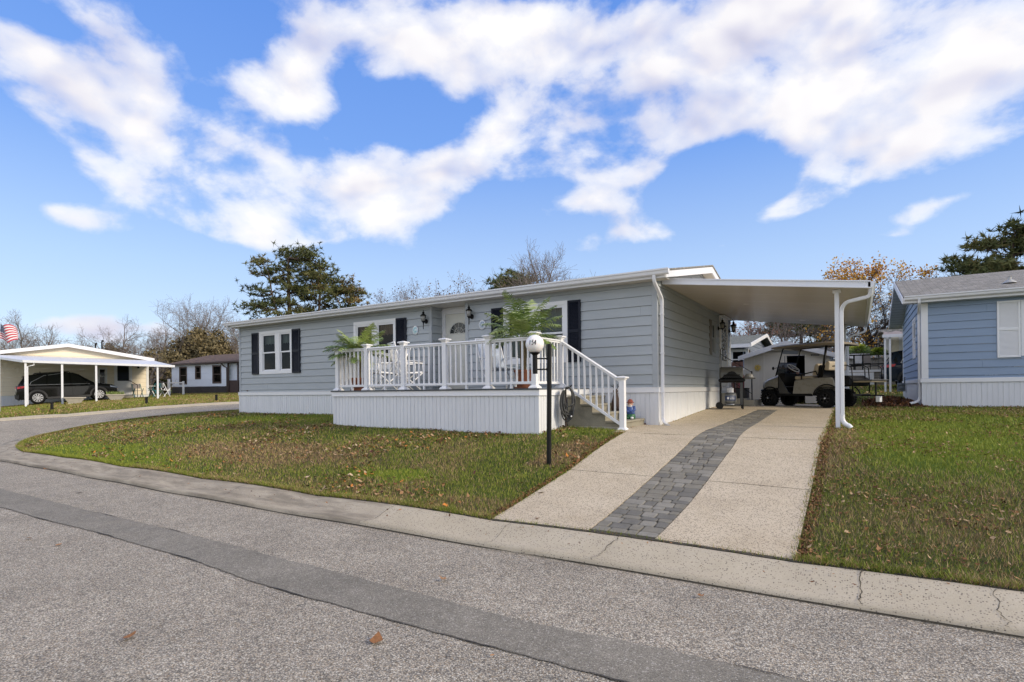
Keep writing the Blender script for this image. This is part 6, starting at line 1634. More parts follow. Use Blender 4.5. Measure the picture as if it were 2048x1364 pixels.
for j in range(nv+1):
    for i in range(nu+1):
        u, v = i/nu, j/nv
        p = Rr*(.03+u*.78-.04*v) + Ff*(.10*math.sin(u*7+v*1.5)) + Vector((0,0,3.36+v*.66-.42*u*(1-.55*u)*(1.1-v*.3)-.14*math.sin(u*6.0-1+v*2)*u))
        V.append(tuple(p)); A.append((u,v,0))
idx = [(j*(nu+1)+i, j*(nu+1)+i+1, (j+1)*(nu+1)+i+1, (j+1)*(nu+1)+i) for j in range(nv) for i in range(nu)]
fl = npmesh('flag', np.array(V), 4, np.array(idx), mm, smooth=True); a = fl.data.attributes.new('uvw','FLOAT_VECTOR','POINT'); a.data.foreach_set('vector', np.array(A,np.float32).ravel())
fl.location = FP.location; tag(fl, 'stars and stripes flag waving from the pole at the left edge', 'flag')
# kerbside bollard lights
for k, (s_, lab) in enumerate(((.09,'short dark bollard light before the black car'),(3.62,'short dark bollard light before the garden chairs'),(6.67,'short dark bollard light before the white brown-roofed house'))):
    x, y = SK(s_, 7.); BLl = thing('bollard_light', lab, 'bollard', (x,y,T(x,y)), 0, 'bollard lights along the far kerb')
    m = MB(); m.tube([(0,0,-.05),(0,0,.28)], .06, 10); m.build('post', M_BLACKP, BLl, smooth=False); m = MB(); m.tube([(0,0,.281),(0,0,.32)], .075, 10); m.build('cap', M_BLACK, BLl)
# planters, garden chairs and table by the canopy
M_STONE = mat('planter_stone', (.46,.42,.35), .85, var=.12, vscale=9)
for s_, k_, lab, pl in ((1.05,11.9,'pale stone trough planter between the canopy posts, empty',False),(2.9,13.2,'pale stone planter with low green plants by the cream house door',True)):
    x, y = SK(s_, k_); P_ = thing('stone_planter', lab, 'planter', (x,y,T(x,y)), ang, 'stone planters by the canopy')
    m = MB(); m.lathe([(.20,0),(.17,.05),(.27,.28),(.31,.30),(.31,.35),(.26,.35),(.25,.30),(.001,.30)], (0,0,0), 4, sq=True); m.xf(Matrix.Diagonal((1.5,1,1,1))); m.build('trough', M_STONE, P_)
    if pl:
        V=[];F=[];A=[]
        for q in range(240):
            p = Vector((random.uniform(-.4,.4),random.uniform(-.25,.25),.33)); d = Vector((random.uniform(-.6,.6),random.uniform(-.6,.6),1)).normalized()*random.uniform(.08,.24); s2 = d.orthogonal().normalized()*.02; b=len(V); V += [p-s2,p+s2,p+d]; F.append((b,b+1,b+2)); A += [random.random()]*3
        npmesh('plants', np.array([tuple(v) for v in V]), 3, np.array(F), M_PALM, attr=A, parent=P_)
M_TEAL = mat('teal_metal', (.03,.16,.18), .5); M_TAUPE = mat('taupe_cloth', (.35,.31,.29), .7)
def xchair(x, y, rz, label, mt, fr_=None):
    C = thing('folding_chair', label, 'chair', (x,y,T(x,y)), rz, 'folding chairs by the canopy'); fr_ = fr_ or M_TEAL
    m = MB(); m.box(-.24,.24,-.22,.22,.44,.47); m.build('seat', mt, C); m = MB(); m.box(-.24,.24,.22,.25,.60,.90); m.build('backrest', mt, C)
    for sx in (-1,1):
        m = MB(); m.bar((sx*.24,-.22,0),(sx*.24,.22,.90),.03,.03); m.build('leg', fr_, C); m = MB(); m.bar((sx*.24,.24,0),(sx*.24,-.22,.60),.03,.03); m.build('leg', fr_, C)
x, y = K2(275,35); xchair(x,y,ang+.3,'teal folding chair with taupe back, beside the stone planter',M_TAUPE)
x, y = K2(308,34.5); xchair(x,y,ang-1.2,'teal folding chair between the white table and the canopy post',M_TEAL)
x, y = K2(329,35); xchair(x,y,ang+2.0,'white folding chair at the far side of the white garden table',M_WHITE,M_WHITE)
x, y = K2(300,36.5); TT = thing('garden_table', 'white garden table under the canopy end across the street', 'table', (x,y,T(x,y)), ang)
m = MB(); m.lathe([(.001,.70),(.55,.70),(.55,.73),(.001,.73)], (0,0,0), 20); m.build('table_top', M_WHITE, TT)
for q in range(3):
    a = q*2.1; m = MB(); m.tube([(0,0,.69),(.3*math.cos(a),.3*math.sin(a),0)], .03, 6); m.build('leg', M_WHITE, TT)
x, y = K2(338,40); FN = thing('white_rail_fence', 'short white post and rail between the cream house and the white house', 'fence', (x,y,T(x,y)), rad(30))
m = MB(); m.box(-.07,.07,-.07,.07,-.1,1.15); m.build('post', M_WHITE, FN, bevel=.01); m = MB(); m.box(1.0,1.1,-.05,.05,-.1,1.0); m.build('post', M_WHITE, FN); m = MB(); m.box(.07,1.0,-.03,.03,.85,.93); m.build('rail', M_WHITE, FN)
x, y = K2(381,50)
BC = thing('covered_car', 'car under a blue cover with a red rear, half hidden behind the white rail post', 'car', (x,y,T(x,y)+.02), rad(64), scale=.62)
def rb(x0,x1,y0,y1,z0,z1,nm,mt,par,bv): m = MB(); m.box(x0,x1,y0,y1,z0,z1); return m.build(nm, mt, par, bevel=bv, seg=2)
rb(-1.5,1.0,-.75,.75,.35,1.0,'body',mat('cover_blue',(.04,.10,.24),.6,var=.2,vscale=5),BC,.15); rb(1.0,2.0,-.75,.75,.35,.95,'bonnet',mat('old_red',(.28,.03,.03),.4),BC,.12); rb(-1.2,.5,-.65,.65,1.0,1.45,'cabin',mat('smoked',(.10,.12,.13),.2),BC,.15)
for wx in (-1.1,1.3):
    for wy in (-.7,.7): wheel(BC, wx, wy, .32, .2, 5)

# ------------------------------------------------------------------ white house with the brown roof
xL, yL, xR, yR = -42.45, 11.98, -36.85, 13.10
aw = math.atan2(yR-yL, xR-xL); Lw = math.hypot(xR-xL, yR-yL)
WH = thing('white_house', 'white mobile home with brown roof, dark skirting and brown screened porch across the street', 'house', (xL,yL,0), aw)
M_WSID = mat('pale_blue_white_siding', (.78,.84,.93), .5, var=.03); M_DSK = mat('charcoal_skirting', (.05,.045,.045), .7, var=.2)
FW2 = Fr((0,0,0),0)
m = MB(); siding(m, FW2, 0, Lw, 1.32, 3.02, [(.86,1.60,1.52,2.86),(2.54,3.06,1.9,2.9),(4.32,5.14,1.55,2.9)], lap=.5, proud=.008); siding(m, Fr((0,5,0),-PI/2), 0, 5, 1.32, 3.02, lap=.5); siding(m, Fr((Lw,0,0),PI/2), 0, 5, 1.32, 3.02, lap=.5)
m.build('wall', M_WSID, WH)
m = MB(); skirt(m, FW2, 0, Lw, .5, 1.30, step=.2); skirt(m, Fr((0,5,0),-PI/2), 0, 5, .5, 1.3, step=.2); m.build('skirting', M_DSK, WH)
for (a,b,z0_,z1_) in ((.82,1.64,1.50,2.88),(2.50,3.10,1.88,2.92),(4.28,5.18,1.53,2.92)):
    hung_window(FW2, a, b, z0_, z1_, WH, mat('brown_window', (.10,.07,.06), .5), trim=.06, tint=M_TINT, valance=M_WTRIM if a > 4 else None)
m = MB(); e_ = .35; hw = 2.6
m.prism([(-.3,-e_,3.03),(Lw+3.6,-e_,3.14),(Lw+3.6,hw,3.95),(-.3+1.2,hw,3.86)], (0,0,.07)); m.add([(-.3,-e_,3.03),(.9,hw,3.86),(-.3,2*hw,3.03)],[(0,1,2)])
m.prism([(.9,hw,3.86),(Lw+3.6,hw,3.95),(Lw+3.6,2*hw+e_,3.14),(-.3,2*hw+e_,3.03)], (0,0,.07)); m.build('roof', M_SHBROWN, WH)
m = MB(); m.prism([(-.35,-e_-.02,2.98),(Lw+3.6,-e_-.02,3.09),(Lw+3.6,-e_-.02,3.20),(-.35,-e_-.02,3.10)], (0,.04,0)); m.build_parts('fascia', mat('dark_brown', (.06,.04,.035), .6), WH)
m = MB(); m.tube([(Lw-.2,-.3,3.0),(Lw-.15,-.1,2.8),(Lw+.05,-.04,2.7),(Lw+.05,-.04,.9)], .05, 8); m.tube([(-.25,-.3,3.0),(-.1,-.08,2.75),(-.05,-.04,2.7)], .05, 8); m.build('downspout', MATS['dark_brown'], WH)
m = MB(); FW2.box(m, Lw+.15, Lw+3.5, -.05, .0, .6, 1.74); m.build('porch_wall', mat('brown_boards', (.075,.05,.045), .8, var=.3, vscale=8, stretch=(6,6,.3)), WH)
for u_ in (.2,1.15,2.1,3.1):
    m = MB(); FW2.box(m, Lw+u_-.05, Lw+u_+.05, .0, .08, .6, 3.05); m.build('porch_post', MATS['dark_brown'], WH)
m = MB(); FW2.box(m, Lw+.15, Lw+3.5, -.25, -.2, 1.74, 3.02); m.build('porch_back_wall', M_WSID, WH)

# ------------------------------------------------------------------ neighbour behind the shed
NB = thing('rear_house', 'blue grey house with white eaves behind the shed', 'house', (0,0,0))
M_NBW = mat('bluegrey_siding', (.17,.20,.26), .6, var=.05)
nx0, ny0 = -.55, 15.3
m = MB(); siding(m, Fr((-12,ny0+.5,0),0), 0, 12+nx0-.35, .3, 2.62, [(10.55,11.25,1.62,2.5)]); siding(m, Fr((nx0-.35,ny0+.5,0),PI/2), 0, 9, .3, 2.62); siding(m, Fr((nx0-.35,ny0+.5,0),PI/2), 0, 9, 2.62, 3.4, lim=lambda z: ((z-2.62)/.17, 9-(z-2.62)/.17))
m.build('wall', M_NBW, NB)
hung_window(Fr((-12,ny0+.5,0),0), 10.5, 11.3, 1.58, 2.55, NB, M_WHITE, trim=.07, tint=M_TINT)
m = MB(); ym = ny0+5.2; zr = 3.52
for ya in (ny0, ny0+10.4):
    vs = [(-14,ya,2.70),(nx0,ya,2.70),(nx0,ym,zr),(-14,ym,zr)]; vs += [(a,b,c+.04) for a,b,c in vs]; m.add(vs, [(0,1,2,3),(4,5,6,7),(0,1,5,4),(1,2,6,5),(2,3,7,6),(3,0,4,7)])
m.build('roof', M_SHGREEN, NB)
m = MB()
for ya in (ny0, ny0+10.4): m.prism([(nx0+.01,ya,2.60),(nx0+.01,ym,zr-.10),(nx0+.01,ym,zr+.07),(nx0+.01,ya,2.77)], (.03,0,0))
m.box(-14,nx0,ny0-.03,ny0,2.58,2.74); m.build_parts('eave_board', M_WTRIM, NB)
m = MB()
for k in range(14): m.box(-2.6+k*.15,-2.6+k*.15+.135,13.2,13.225,T(-1.6,13.2)-.05,1.85)
m.box(-2.6,-.5,13.18,13.2,.5,.6); m.box(-2.6,-.5,13.18,13.2,1.5,1.6)
o = m.build('board_fence', mat('redbrown_boards', (.10,.045,.03), .75, var=.4, vscale=7, stretch=(5,5,.3)), None); tag(o, 'red brown upright board fence behind the grill', 'fence')
tag(rb(-.22,.22,-.22,.22,0,.6,'storage_bin',mat('maroon_bin',(.16,.02,.03),.5),None,.04), 'small maroon bin beyond the side steps', 'bin'); bpy.data.objects['storage_bin'].location = (-.35,12.6,T(-.35,12.6)+.35)
rb(-.3,.3,-.3,.3,-.5,.0,'bin_stand',M_SIDESTEP,bpy.data.objects['storage_bin'],.0)
# ------------------------------------------------------------------ far right: deck, cream house with canopy
FD = thing('far_deck', 'raised deck with white panels, grey slats and black rail beyond the golf cart', 'deck', (0,0,0))
dy = 20.6; zg = T(3.5,dy)
m = MB(); skirt(m, Fr((2.6,dy,0),0), 0, 1.55, zg-.2, zg+.62, step=.12); m.build('white_panel', M_SKIRT, FD)
m = MB()
for k in range(7): m.box(4.15,5.6,dy+.1,dy+.13,zg-.1+k*.11,zg-.01+k*.11)
m.build('grey_slats', mat('weathered_slats', (.20,.185,.165), .8, var=.2, vscale=6), FD)
m = MB(); m.box(2.5,5.8,dy+.0,dy+.1,zg+.66,zg+.76); m.build('deck_edge', M_WTRIM, FD)
for z in (1.0,1.45):
    m = MB(); m.box(2.4,5.8,dy,dy+.05,zg+z,zg+z+.06); m.build('rail', M_BLACKP, FD)
for x in (3.3,4.3,5.2):
    m = MB(); m.box(x,x+.07,dy+.06,dy+.12,zg+.7,zg+(1.5 if x != 4.3 else 2.3)); m.build('rail_post', M_BLACKP if x != 4.3 else mat('grey_post',(.2,.19,.18),.6), FD)
m = MB(); m.tube([(3.3,dy,zg+1.95),(4.35,dy,zg+2.0)], .03, 6); m.build('basket_arm', M_BLACKP, FD)
FH2 = thing('far_trailer_home', 'grey and cream house wall with white band behind the far deck', 'house', (0,0,0))
m = MB(); siding(m, Fr((-1.5,24.5,0),0), 0, 9, zg-.1, zg+1.5, lap=.25); m.build('wall', mat('warm_grey_siding', (.36,.34,.31), .6), FH2)
m = MB(); m.box(-1.8,7.6,24.2,24.3,zg+1.5,zg+1.72); m.build_parts('eave_board', M_WTRIM, FH2); m = MB(); m.add([(-1.8,24.2,zg+1.72),(7.6,24.2,zg+1.72),(7.6,27,zg+2.3),(-1.8,27,zg+2.3)],[(0,1,2,3)]); m.build('roof', M_SHGREY, FH2)
CH = thing('cream_house', 'cream sided house with a scalloped white canopy beyond the blue house', 'house', (0,0,0))
m = MB(); siding(m, Fr((4.75,22.6,0),0), 0, 8, .8, 3.5, lap=.23); siding(m, Fr((4.75,30,0),-PI/2), 0, 7.4, .8, 3.5, lap=.23); m.build('wall', mat('cream_far', (.80,.74,.60), .6), CH)
m = MB(); m.box(4.70,4.92,22.56,22.6,.8,3.5); m.box(5.25,5.38,22.57,22.6,.8,3.5); m.build_parts('corner_trim', M_WHITE, CH)
m = MB(); m.box(4.4,14,22.2,30,3.5,3.62); m.build('roof', M_SHGREY, CH)
C2 = thing('scalloped_canopy', 'white carport canopy with scalloped edge and paired posts over the navy car', 'carport', (0,0,0))
m = MB()
for k in range(9):
    x0_ = 4.40+k*.42; arc = [(x0_+.42*q/6, 16.3, 2.98+.0-.035*math.sin(PI*q/6)) for q in range(7)]
    arc2 = [(a,22.4,c+.28) for a,b,c in arc]
    for q in range(6): m.quad(arc[q],arc[q+1],arc2[q+1],arc2[q])
m.build('canopy_sheet', M_ALU, C2)
m = MB(); m.box(4.36,8.2,16.22,16.30,2.78,2.90); m.build('edge_beam', M_WTRIM, C2)
m = MB()
for k in range(9):
    x0_ = 4.40+k*.42; m.prism([(x0_,16.26,3.04),(x0_,16.26,2.90),(x0_+.42,16.26,2.90),(x0_+.42,16.26,3.04),(x0_+.21,16.26,2.985)], (0,.03,0))
m.build('scallop', mat('pinkish_valance', (.62,.52,.50), .5), C2)
for x in (4.45,4.62):
    m = MB(); zz = T(x,16.35); m.box(x-.035,x+.035,16.32,16.40,zz-.1,2.80); m.build('post', M_WHITE, C2)
# hanging baskets of green and yellow leaves
def basket(x, y, z, r, label, seed):
    R = random.Random(seed); P_ = thing('hanging_basket', label, 'plant', (x,y,z), 0, 'hanging baskets on the far deck')
    m = MB(); m.sphere((0,0,-.05), r*.45, 12, 6, sz=.6); m.build('basket', M_BROWN if False else mat('coir', (.09,.06,.03), .9), P_)
    V=[];F=[];A=[]
    for q in range(900):
        a = R.uniform(0,2*PI); e = R.uniform(-.5,1.4); d = Vector((math.cos(a)*math.cos(e),math.sin(a)*math.cos(e),math.sin(e))); rr = r*R.uniform(.4,1.0)
        p = Vector((d.x*rr*1.25,d.y*rr*1.25,d.z*rr*.62-.12*rr*(1-abs(d.z))*1.5)); dd = (d+Vector((R.uniform(-.5,.5),R.uniform(-.5,.5),R.uniform(-.6,.3)))).normalized()*.13; s2 = dd.orthogonal().normalized()*.022
        b=len(V); V += [p-s2,p+s2,p+dd]; F.append((b,b+1,b+2)); A += [min(1,max(0,.25+p.z/r*.6+R.uniform(-.2,.2)))]*3
    mb = MATS.get('basket_leaf')
    if not mb:
        mb, t, bs = newmat('basket_leaf'); at = t.new('ShaderNodeAttribute', attribute_name='rnd').outputs['Fac']; t.l.new(t.ramp(at, [(0,(.06,.11,.02)),(.35,(.17,.26,.03)),(.7,(.60,.60,.06)),(1,(.8,.74,.12))]), bs.inputs['Base Color'])
    npmesh('foliage', np.array([tuple(v) for v in V]), 3, np.array(F), mb, attr=A, parent=P_)
basket(3.52,dy-.1,zg+1.72,.40,'wide hanging basket of yellow green leaves on the far deck arm',1)
basket(4.33,dy-.1,zg+1.58,.27,'narrower hanging basket beside the grey deck post',2)
FLR = thing('flower_pot', 'magenta flowers on the far deck below the baskets', 'plant', (3.0,dy+.4,zg+1.15)); m = MB()
for q in range(30): m.sphere((random.uniform(-.14,.14),random.uniform(-.1,.1),random.uniform(0,.28)), .035, 5, 4)
m.build('blossoms', mat('magenta', (.30,.02,.09), .6), FLR); m = MB(); m.box(-.1,.1,-.08,.08,-.4,0); m.build('pot', M_BLACKP, FLR)
for k,(x,z) in enumerate(((3.55,1.1),(3.85,1.05))):
    c_ = thing('deck_chair', ('dark backed','grey')[k]+' deck chair behind the far rail', 'chair', (x,dy+.7,zg+.76), rad(180), 'chairs on the far deck'); m = MB(); m.box(-.18,.18,-.2,.2,.3,.34); m.build('seat', M_BLACKP, c_); m = MB(); m.box(-.18,.18,-.22,-.19,.34,.8); m.build('backrest', (M_WHITE,M_TAUPE)[k], c_)
    for a in (-.16,.16):
        for b in (-.18,.18): m = MB(); m.box(a-.015,a+.015,b-.015,b+.015,0,.3); m.build('leg', M_BLACKP, c_)
# ------------------------------------------------------------------ trees
M_BARK = mat('pine_bark', (.12,.08,.055), .9, var=.35, vscale=5); M_BARKG = mat('grey_bark', (.24,.205,.17), .9, var=.3, vscale=5); M_TWIG = mat('twig_bark', (.22,.18,.155), .9, var=.2)
def leafm(name, stops, rough=.7):
    m, t, bs = newmat(name); at = t.new('ShaderNodeAttribute', attribute_name='rnd').outputs['Fac']; t.l.new(t.ramp(at, stops), bs.inputs['Base Color']); bs.inputs['Roughness'].default_value = rough; bs.inputs['Specular IOR Level'].default_value = .25; return m
M_NEEDLE = leafm('pine_needles', [(0,(.05,.065,.025)),(.4,(.095,.112,.04)),(.7,(.15,.155,.055)),(.9,(.22,.16,.065)),(1,(.26,.15,.06))])
M_NEEDLE2 = leafm('pine_needles_dark', [(0,(.045,.065,.028)),(.5,(.085,.112,.042)),(.85,(.15,.165,.06)),(1,(.21,.15,.065))])
M_AUT = leafm('autumn_leaves', [(0,(.34,.15,.03)),(.35,(.62,.30,.045)),(.7,(.75,.45,.08)),(1,(.65,.50,.16))])
M_RED = leafm('russet_leaves', [(0,(.22,.08,.05)),(.5,(.38,.15,.09)),(1,(.50,.27,.15))])
M_BRN = leafm('brown_crown', [(0,(.09,.075,.04)),(.4,(.16,.13,.065)),(.75,(.23,.18,.09)),(1,(.30,.23,.12))])
M_HED = leafm('dark_hedge', [(0,(.04,.06,.025)),(.6,(.08,.11,.04)),(1,(.13,.16,.05))])
M_PALE = leafm('few_leaves', [(0,(.12,.09,.07)),(.6,(.20,.14,.10)),(1,(.26,.20,.14))])
def grow(R, base, h, spread, levels, kids, r0, lean=.0, up=.55, trunk=.3, bend=.18, twig=.007, droop=0):
    """branching skeleton -> list of (points, r0, r1) and tips"""
    segs = []; tips = []
    def go(p, d, L, r, lv):
        pts = [p.copy()]; n = 4; q = p.copy(); dd = d.copy()
        for i in range(n):
            dd = (dd + Vector((R.gauss(0,bend),R.gauss(0,bend),R.gauss(0,bend*.6)+(.06 if lv < levels else -droop)))).normalized(); q = q+dd*L/n; pts.append(q.copy())
        r1 = max(twig, r*.55); segs.append((pts, max(r,twig), r1, lv))
        if lv >= levels: tips.append((q, dd)); return
        k = kids[min(lv, len(kids)-1)]
        for j in range(k):
            f = .35+.65*(j+R.random())/k if lv else trunk+(1-trunk)*(j+R.random())/k
            f = min(.999, f); i = min(n-1, int(f*n)); o = pts[i].lerp(pts[i+1], f*n-i)
            a = R.uniform(0,2*PI) if lv else 2*PI*(j*.618+R.uniform(-.1,.1)); t1 = dd.orthogonal().normalized(); t2 = dd.cross(t1)
            nd = (dd*R.uniform(.45,.85)*up*1.6 + (t1*math.cos(a)+t2*math.sin(a))*spread*R.uniform(.7,1.2)).normalized()
            go(o, nd, L*R.uniform(.52,.78), r*.58*(1-.3*f), lv+1)
        go(q, dd, L*.62, r1, lv+1)
    go(Vector(base), Vector((lean,0,1)).normalized(), h*.42, r0, 0)
    return segs, tips
def wood(segs, parent, matl, minlv=0, name='trunk', sides=(9,6,4,3,3,3,3)):
    m = MB()
    for pts, a, b, lv in segs: m.tube(pts, a, sides[min(lv,len(sides)-1)], cap=False, r1=b)
    return m.build(name, matl, parent, smooth=True)
def cards(C, n_each, spread, size, R, name, matl, parent, shade=None, flat=1., elong=2.2):
    """leaf-sized blades round a set of centres"""
    C = np.array([tuple(c) for c in C]); K = len(C); n = K*n_each
    c = np.repeat(C, n_each, 0) + R.normal(0, 1, (n,3))*spread*np.array([1,1,flat])
    d = R.normal(0,1,(n,3)); d /= np.linalg.norm(d,axis=1)[:,None]; s = np.cross(d, R.normal(0,1,(n,3))); s /= np.linalg.norm(s,axis=1)[:,None]
    L = size*R.uniform(.6,1.4,(n,1)); V = np.empty((n,4,3)); w = L/elong/2
    V[:,0] = c-d*L*.5; V[:,1] = c+s*w; V[:,2] = c+d*L*.5; V[:,3] = c-s*w
    cs = np.repeat(R.uniform(0,1,K), n_each) if shade is None else np.repeat(shade, n_each)
    r = np.clip(cs*.65+R.uniform(0,.35,n), 0, 1)
    return npmesh(name, V.reshape(-1,3), 4, np.arange(n*4).reshape(-1,4), matl, attr=np.repeat(r,4), parent=parent)
def bare_tree(base, h, seed, label, spread=.75, levels=5, kids=(5,4,3,3,3), r0=None, matl=None, leaf=None, lsize=.12, ln=1, lspread=.15, lean=0, group='bare trees behind the houses', cat='tree', name='bare_tree', trunk=.3, up=.55, lkeep=1., cond=None, twig=.007):
    R = random.Random(seed); b = (base[0],base[1],T(base[0],base[1])-.1 if len(base) < 3 else base[2])
    P_ = thing(name, label, cat, b, 0, group)
    segs, tips = grow(R, (0,0,0), h, spread, levels, kids, r0 or h*.022, lean=lean, trunk=trunk, up=up, twig=twig)
    zmax = max(p.z for s in segs for p in s[0]); k = h/zmax
    segs = [([p*k for p in s[0]], s[1], s[2], s[3]) for s in segs]; tips = [(p*k, d) for p, d in tips]
    wood([s for s in segs if s[3] < 2], P_, matl or M_BARKG, name='trunk'); wood([s for s in segs if s[3] >= 2], P_, M_TWIG if not matl else matl, name='crown')
    if leaf:
        pts = [p for p, d in tips if R.random() < lkeep and (cond is None or cond(p, h))]
        for s in segs:
            if s[3] >= levels-1 and R.random() < lkeep and (cond is None or cond(s[0][2], h)): pts.append(s[0][2])
        if pts: cards(pts, ln, lspread, lsize, np.random.default_rng(seed), 'leaves', leaf, P_, elong=1.5)
    return P_
def pine(base, h, seed, label, clumps, trunks, tuft=.30, n_t=11, matl=None, dens=1., group='pines behind the houses', limbs=True, name='pine_tree', squeeze=0):
    """clumps: (dx along the view's right, dz, rx, rz, depth) in metres; trunks: (dx, lean, h)"""
    R = random.Random(seed); NR = np.random.default_rng(seed); z0 = T(base[0],base[1])-.1
    P_ = thing(name, label, 'tree', (base[0],base[1],z0), 0, group)
    to = Vector((base[0]-3.5, base[1]+11.3, 0)).normalized(); rt = Vector((to.y,-to.x,0))
    m = MB(); tr = []
    for dx, top, th, r in trunks:
        pts = []; w = R.uniform(0,3)
        for k in range(9):
            f = k/8; pts.append(rt*(dx+(top-dx)*f**1.3+.10*math.sin(f*6+w))+to*(.1*math.sin(f*5+w))+Vector((0,0,th*f)))
        m.tube(pts, [r*(1-.75*k/8) for k in range(9)], 9, cap=False); tr.append(pts)
    m.build('trunk', M_BARK, P_, smooth=True)
    cen = []; sh = []; tw = MB()
    for (dx, dz, rx, rz, dep) in clumps:
        if squeeze and dx < 0: dx *= squeeze
        c = rt*dx + Vector((0,0,dz)) + to*dep
        near = min((p for t_ in tr for p in t_[2:]), key=lambda p: (p-c+Vector((0,0,rz))).length)
        rx *= 1.15; rz *= 1.3; nl = max(4, int(rx*rz*6.5))
        base_s = R.uniform(.1,.75)
        for q in range(nl):
            # each limb ends in a flat spray
            a = R.uniform(0,2*PI); rr = math.sqrt(R.random())
            e = c + rt*math.cos(a)*rx*rr + Vector((0,0,math.sin(a)*rz*rr)) + to*R.uniform(-1,1)*min(rx,1.6)*.8
            near = min((p for t_ in tr for p in t_[1:]), key=lambda p: (p-e).length + max(0,(p.z-e.z))*1.2)
            mid = near.lerp(e, .5)+Vector((R.uniform(-.2,.2),R.uniform(-.2,.2),-.18*(e-near).length*.5))
            pts = [near, near.lerp(mid,.6), mid, mid.lerp(e,.6), e]; L = (e-near).length
            tw.tube(pts, [.03+.018*L,.02+.014*L,.018+.008*L,.018,.01], 4, cap=False)
            k = int(R.uniform(13,20)*dens); s = base_s+R.uniform(-.25,.25)
            for w in range(k):
                o = e + rt*R.gauss(0,.40) + to*R.gauss(0,.40) + Vector((0,0,abs(R.gauss(0,.20))-.05))
                cen.append(o); sh.append(min(1,max(0,s+R.uniform(-.15,.15)+.2*(o.z-e.z))))
                if w % 3 == 0: tw.tube([e.lerp(mid,.25), o], [.012,.006], 3, cap=False)
    tw.build('limbs', M_BARK, P_, smooth=True)
    # tufts: thin needles bursting from a point
    C = np.array([tuple(c) for c in cen]); K = len(C); n = K*n_t
    c = np.repeat(C, n_t, 0); d = NR.normal(0,1,(n,3)); d[:,2] = d[:,2]*.8+.35; d /= np.linalg.norm(d,axis=1)[:,None]
    s = np.cross(d, NR.normal(0,1,(n,3))); s /= np.linalg.norm(s,axis=1)[:,None]; L = tuft*NR.uniform(.6,1.2,(n,1))
    V = np.empty((n,3,3)); V[:,0] = c+s*tuft*.10; V[:,1] = c-s*tuft*.10; V[:,2] = c+d*L
    r = np.clip(np.repeat(np.array(sh), n_t)*.75+NR.uniform(0,.3,n), 0, 1)
    npmesh('needles', V.reshape(-1,3), 3, np.arange(n*3).reshape(-1,3), matl or M_NEEDLE, attr=np.repeat(r,3), parent=P_)
    return P_
# open crowned pine behind the grey house
pine((-27.2,12.0), 9.8, 4, 'large open crowned pine rising behind the far end of the grey house',
  [(-2.2,6.6,.9,.45,.2),(-2.9,5.3,.7,.35,-.3),(-1.9,5.9,1.0,.4,.5),(-1.7,7.8,1.0,.55,-.2),(-.9,8.8,1.0,.6,.3),(-2.6,4.4,.8,.35,.1),(.1,8.7,1.2,.7,-.4),(-.3,7.7,1.2,.6,.4),(1.0,8.0,1.1,.65,0),(1.9,7.6,.9,.6,.3),(.7,6.9,1.2,.6,-.5),(1.8,6.5,.9,.6,.2),
   (3.0,7.1,.9,.6,.3),(3.7,6.4,.8,.55,-.2),(2.6,6.1,1.0,.5,.4),(4.0,5.5,.7,.4,.1),(3.0,5.2,.9,.4,-.3),(.3,5.2,1.0,.4,.3),(1.4,5.0,1.1,.4,-.3),(-1.2,4.9,1.0,.35,0),(2.2,4.5,1.3,.4,.2),(4.4,4.8,.5,.25,0),(0.2,4.3,1.2,.4,.4),(.4,6.1,.9,.35,.3),(-.6,6.6,.9,.4,-.3),(1.3,7.5,.9,.5,.2),(2.6,7.2,.8,.5,0)],
  [(-.15,-.5,8.9,.24),(-.1,-1.6,7.4,.12),(1.5,1.4,8.0,.17),(2.6,3.4,7.0,.13)], tuft=.28, n_t=12, dens=1.4, squeeze=.76)
pine((-20.1,27.0), 9.4, 6, 'small dense pine top peeking over the grey roof', [(-.9,8.5,.7,.4,0),(0,9.1,.8,.4,.3),(.9,8.6,.7,.4,0),(.3,8.1,1.1,.4,-.3),(-.3,7.8,1.3,.4,.2),(-1.3,8.0,.5,.3,0)], [(0,0,9.2,.2)], tuft=.38, matl=M_NEEDLE2, dens=1.3)
pine((10.4,25.5), 9.0, 9, 'broad dark pine above the blue house roof', 
  [(-3.0,4.8,.7,.5,0),(-2.4,5.7,.9,.6,.3),(-1.6,6.4,1.0,.7,-.2),(-.6,7.0,1.1,.7,.2),(.4,6.9,1.0,.7,-.3),(1.2,6.2,1.1,.8,.1),(-1.4,5.2,1.2,.7,-.4),(0,5.8,1.3,.8,.4),(1.4,5.0,1.3,.8,-.1),(-2.2,4.2,1.1,.6,.2),(-.4,4.6,1.4,.7,-.2),(2.6,7.0,1.0,.8,.2),(2.2,8.0,.8,.6,0),(3.3,6.0,1.2,.9,.2),(-1.0,3.6,1.6,.6,0),(1.2,3.8,1.6,.6,.2),(3.0,4.4,1.5,.9,0)],
  [(0,-.4,7.2,.25),(1.6,2.2,8.0,.22)], tuft=.34, n_t=13, dens=1.7, matl=M_NEEDLE)
pine((.2,33.), 7.0, 12, 'dark pine seen under the carport above the shed roof', [(-1.2,4.6,.9,.6,0),(0,5.2,1.1,.7,.3),(1.2,4.6,.9,.6,0),(0,4.0,1.6,.6,-.3),(-1.4,3.6,1.0,.6,.2),(1.3,3.6,1.1,.6,.2)], [(0,0,5.6,.2)], tuft=.4, matl=M_NEEDLE2, dens=1.6)
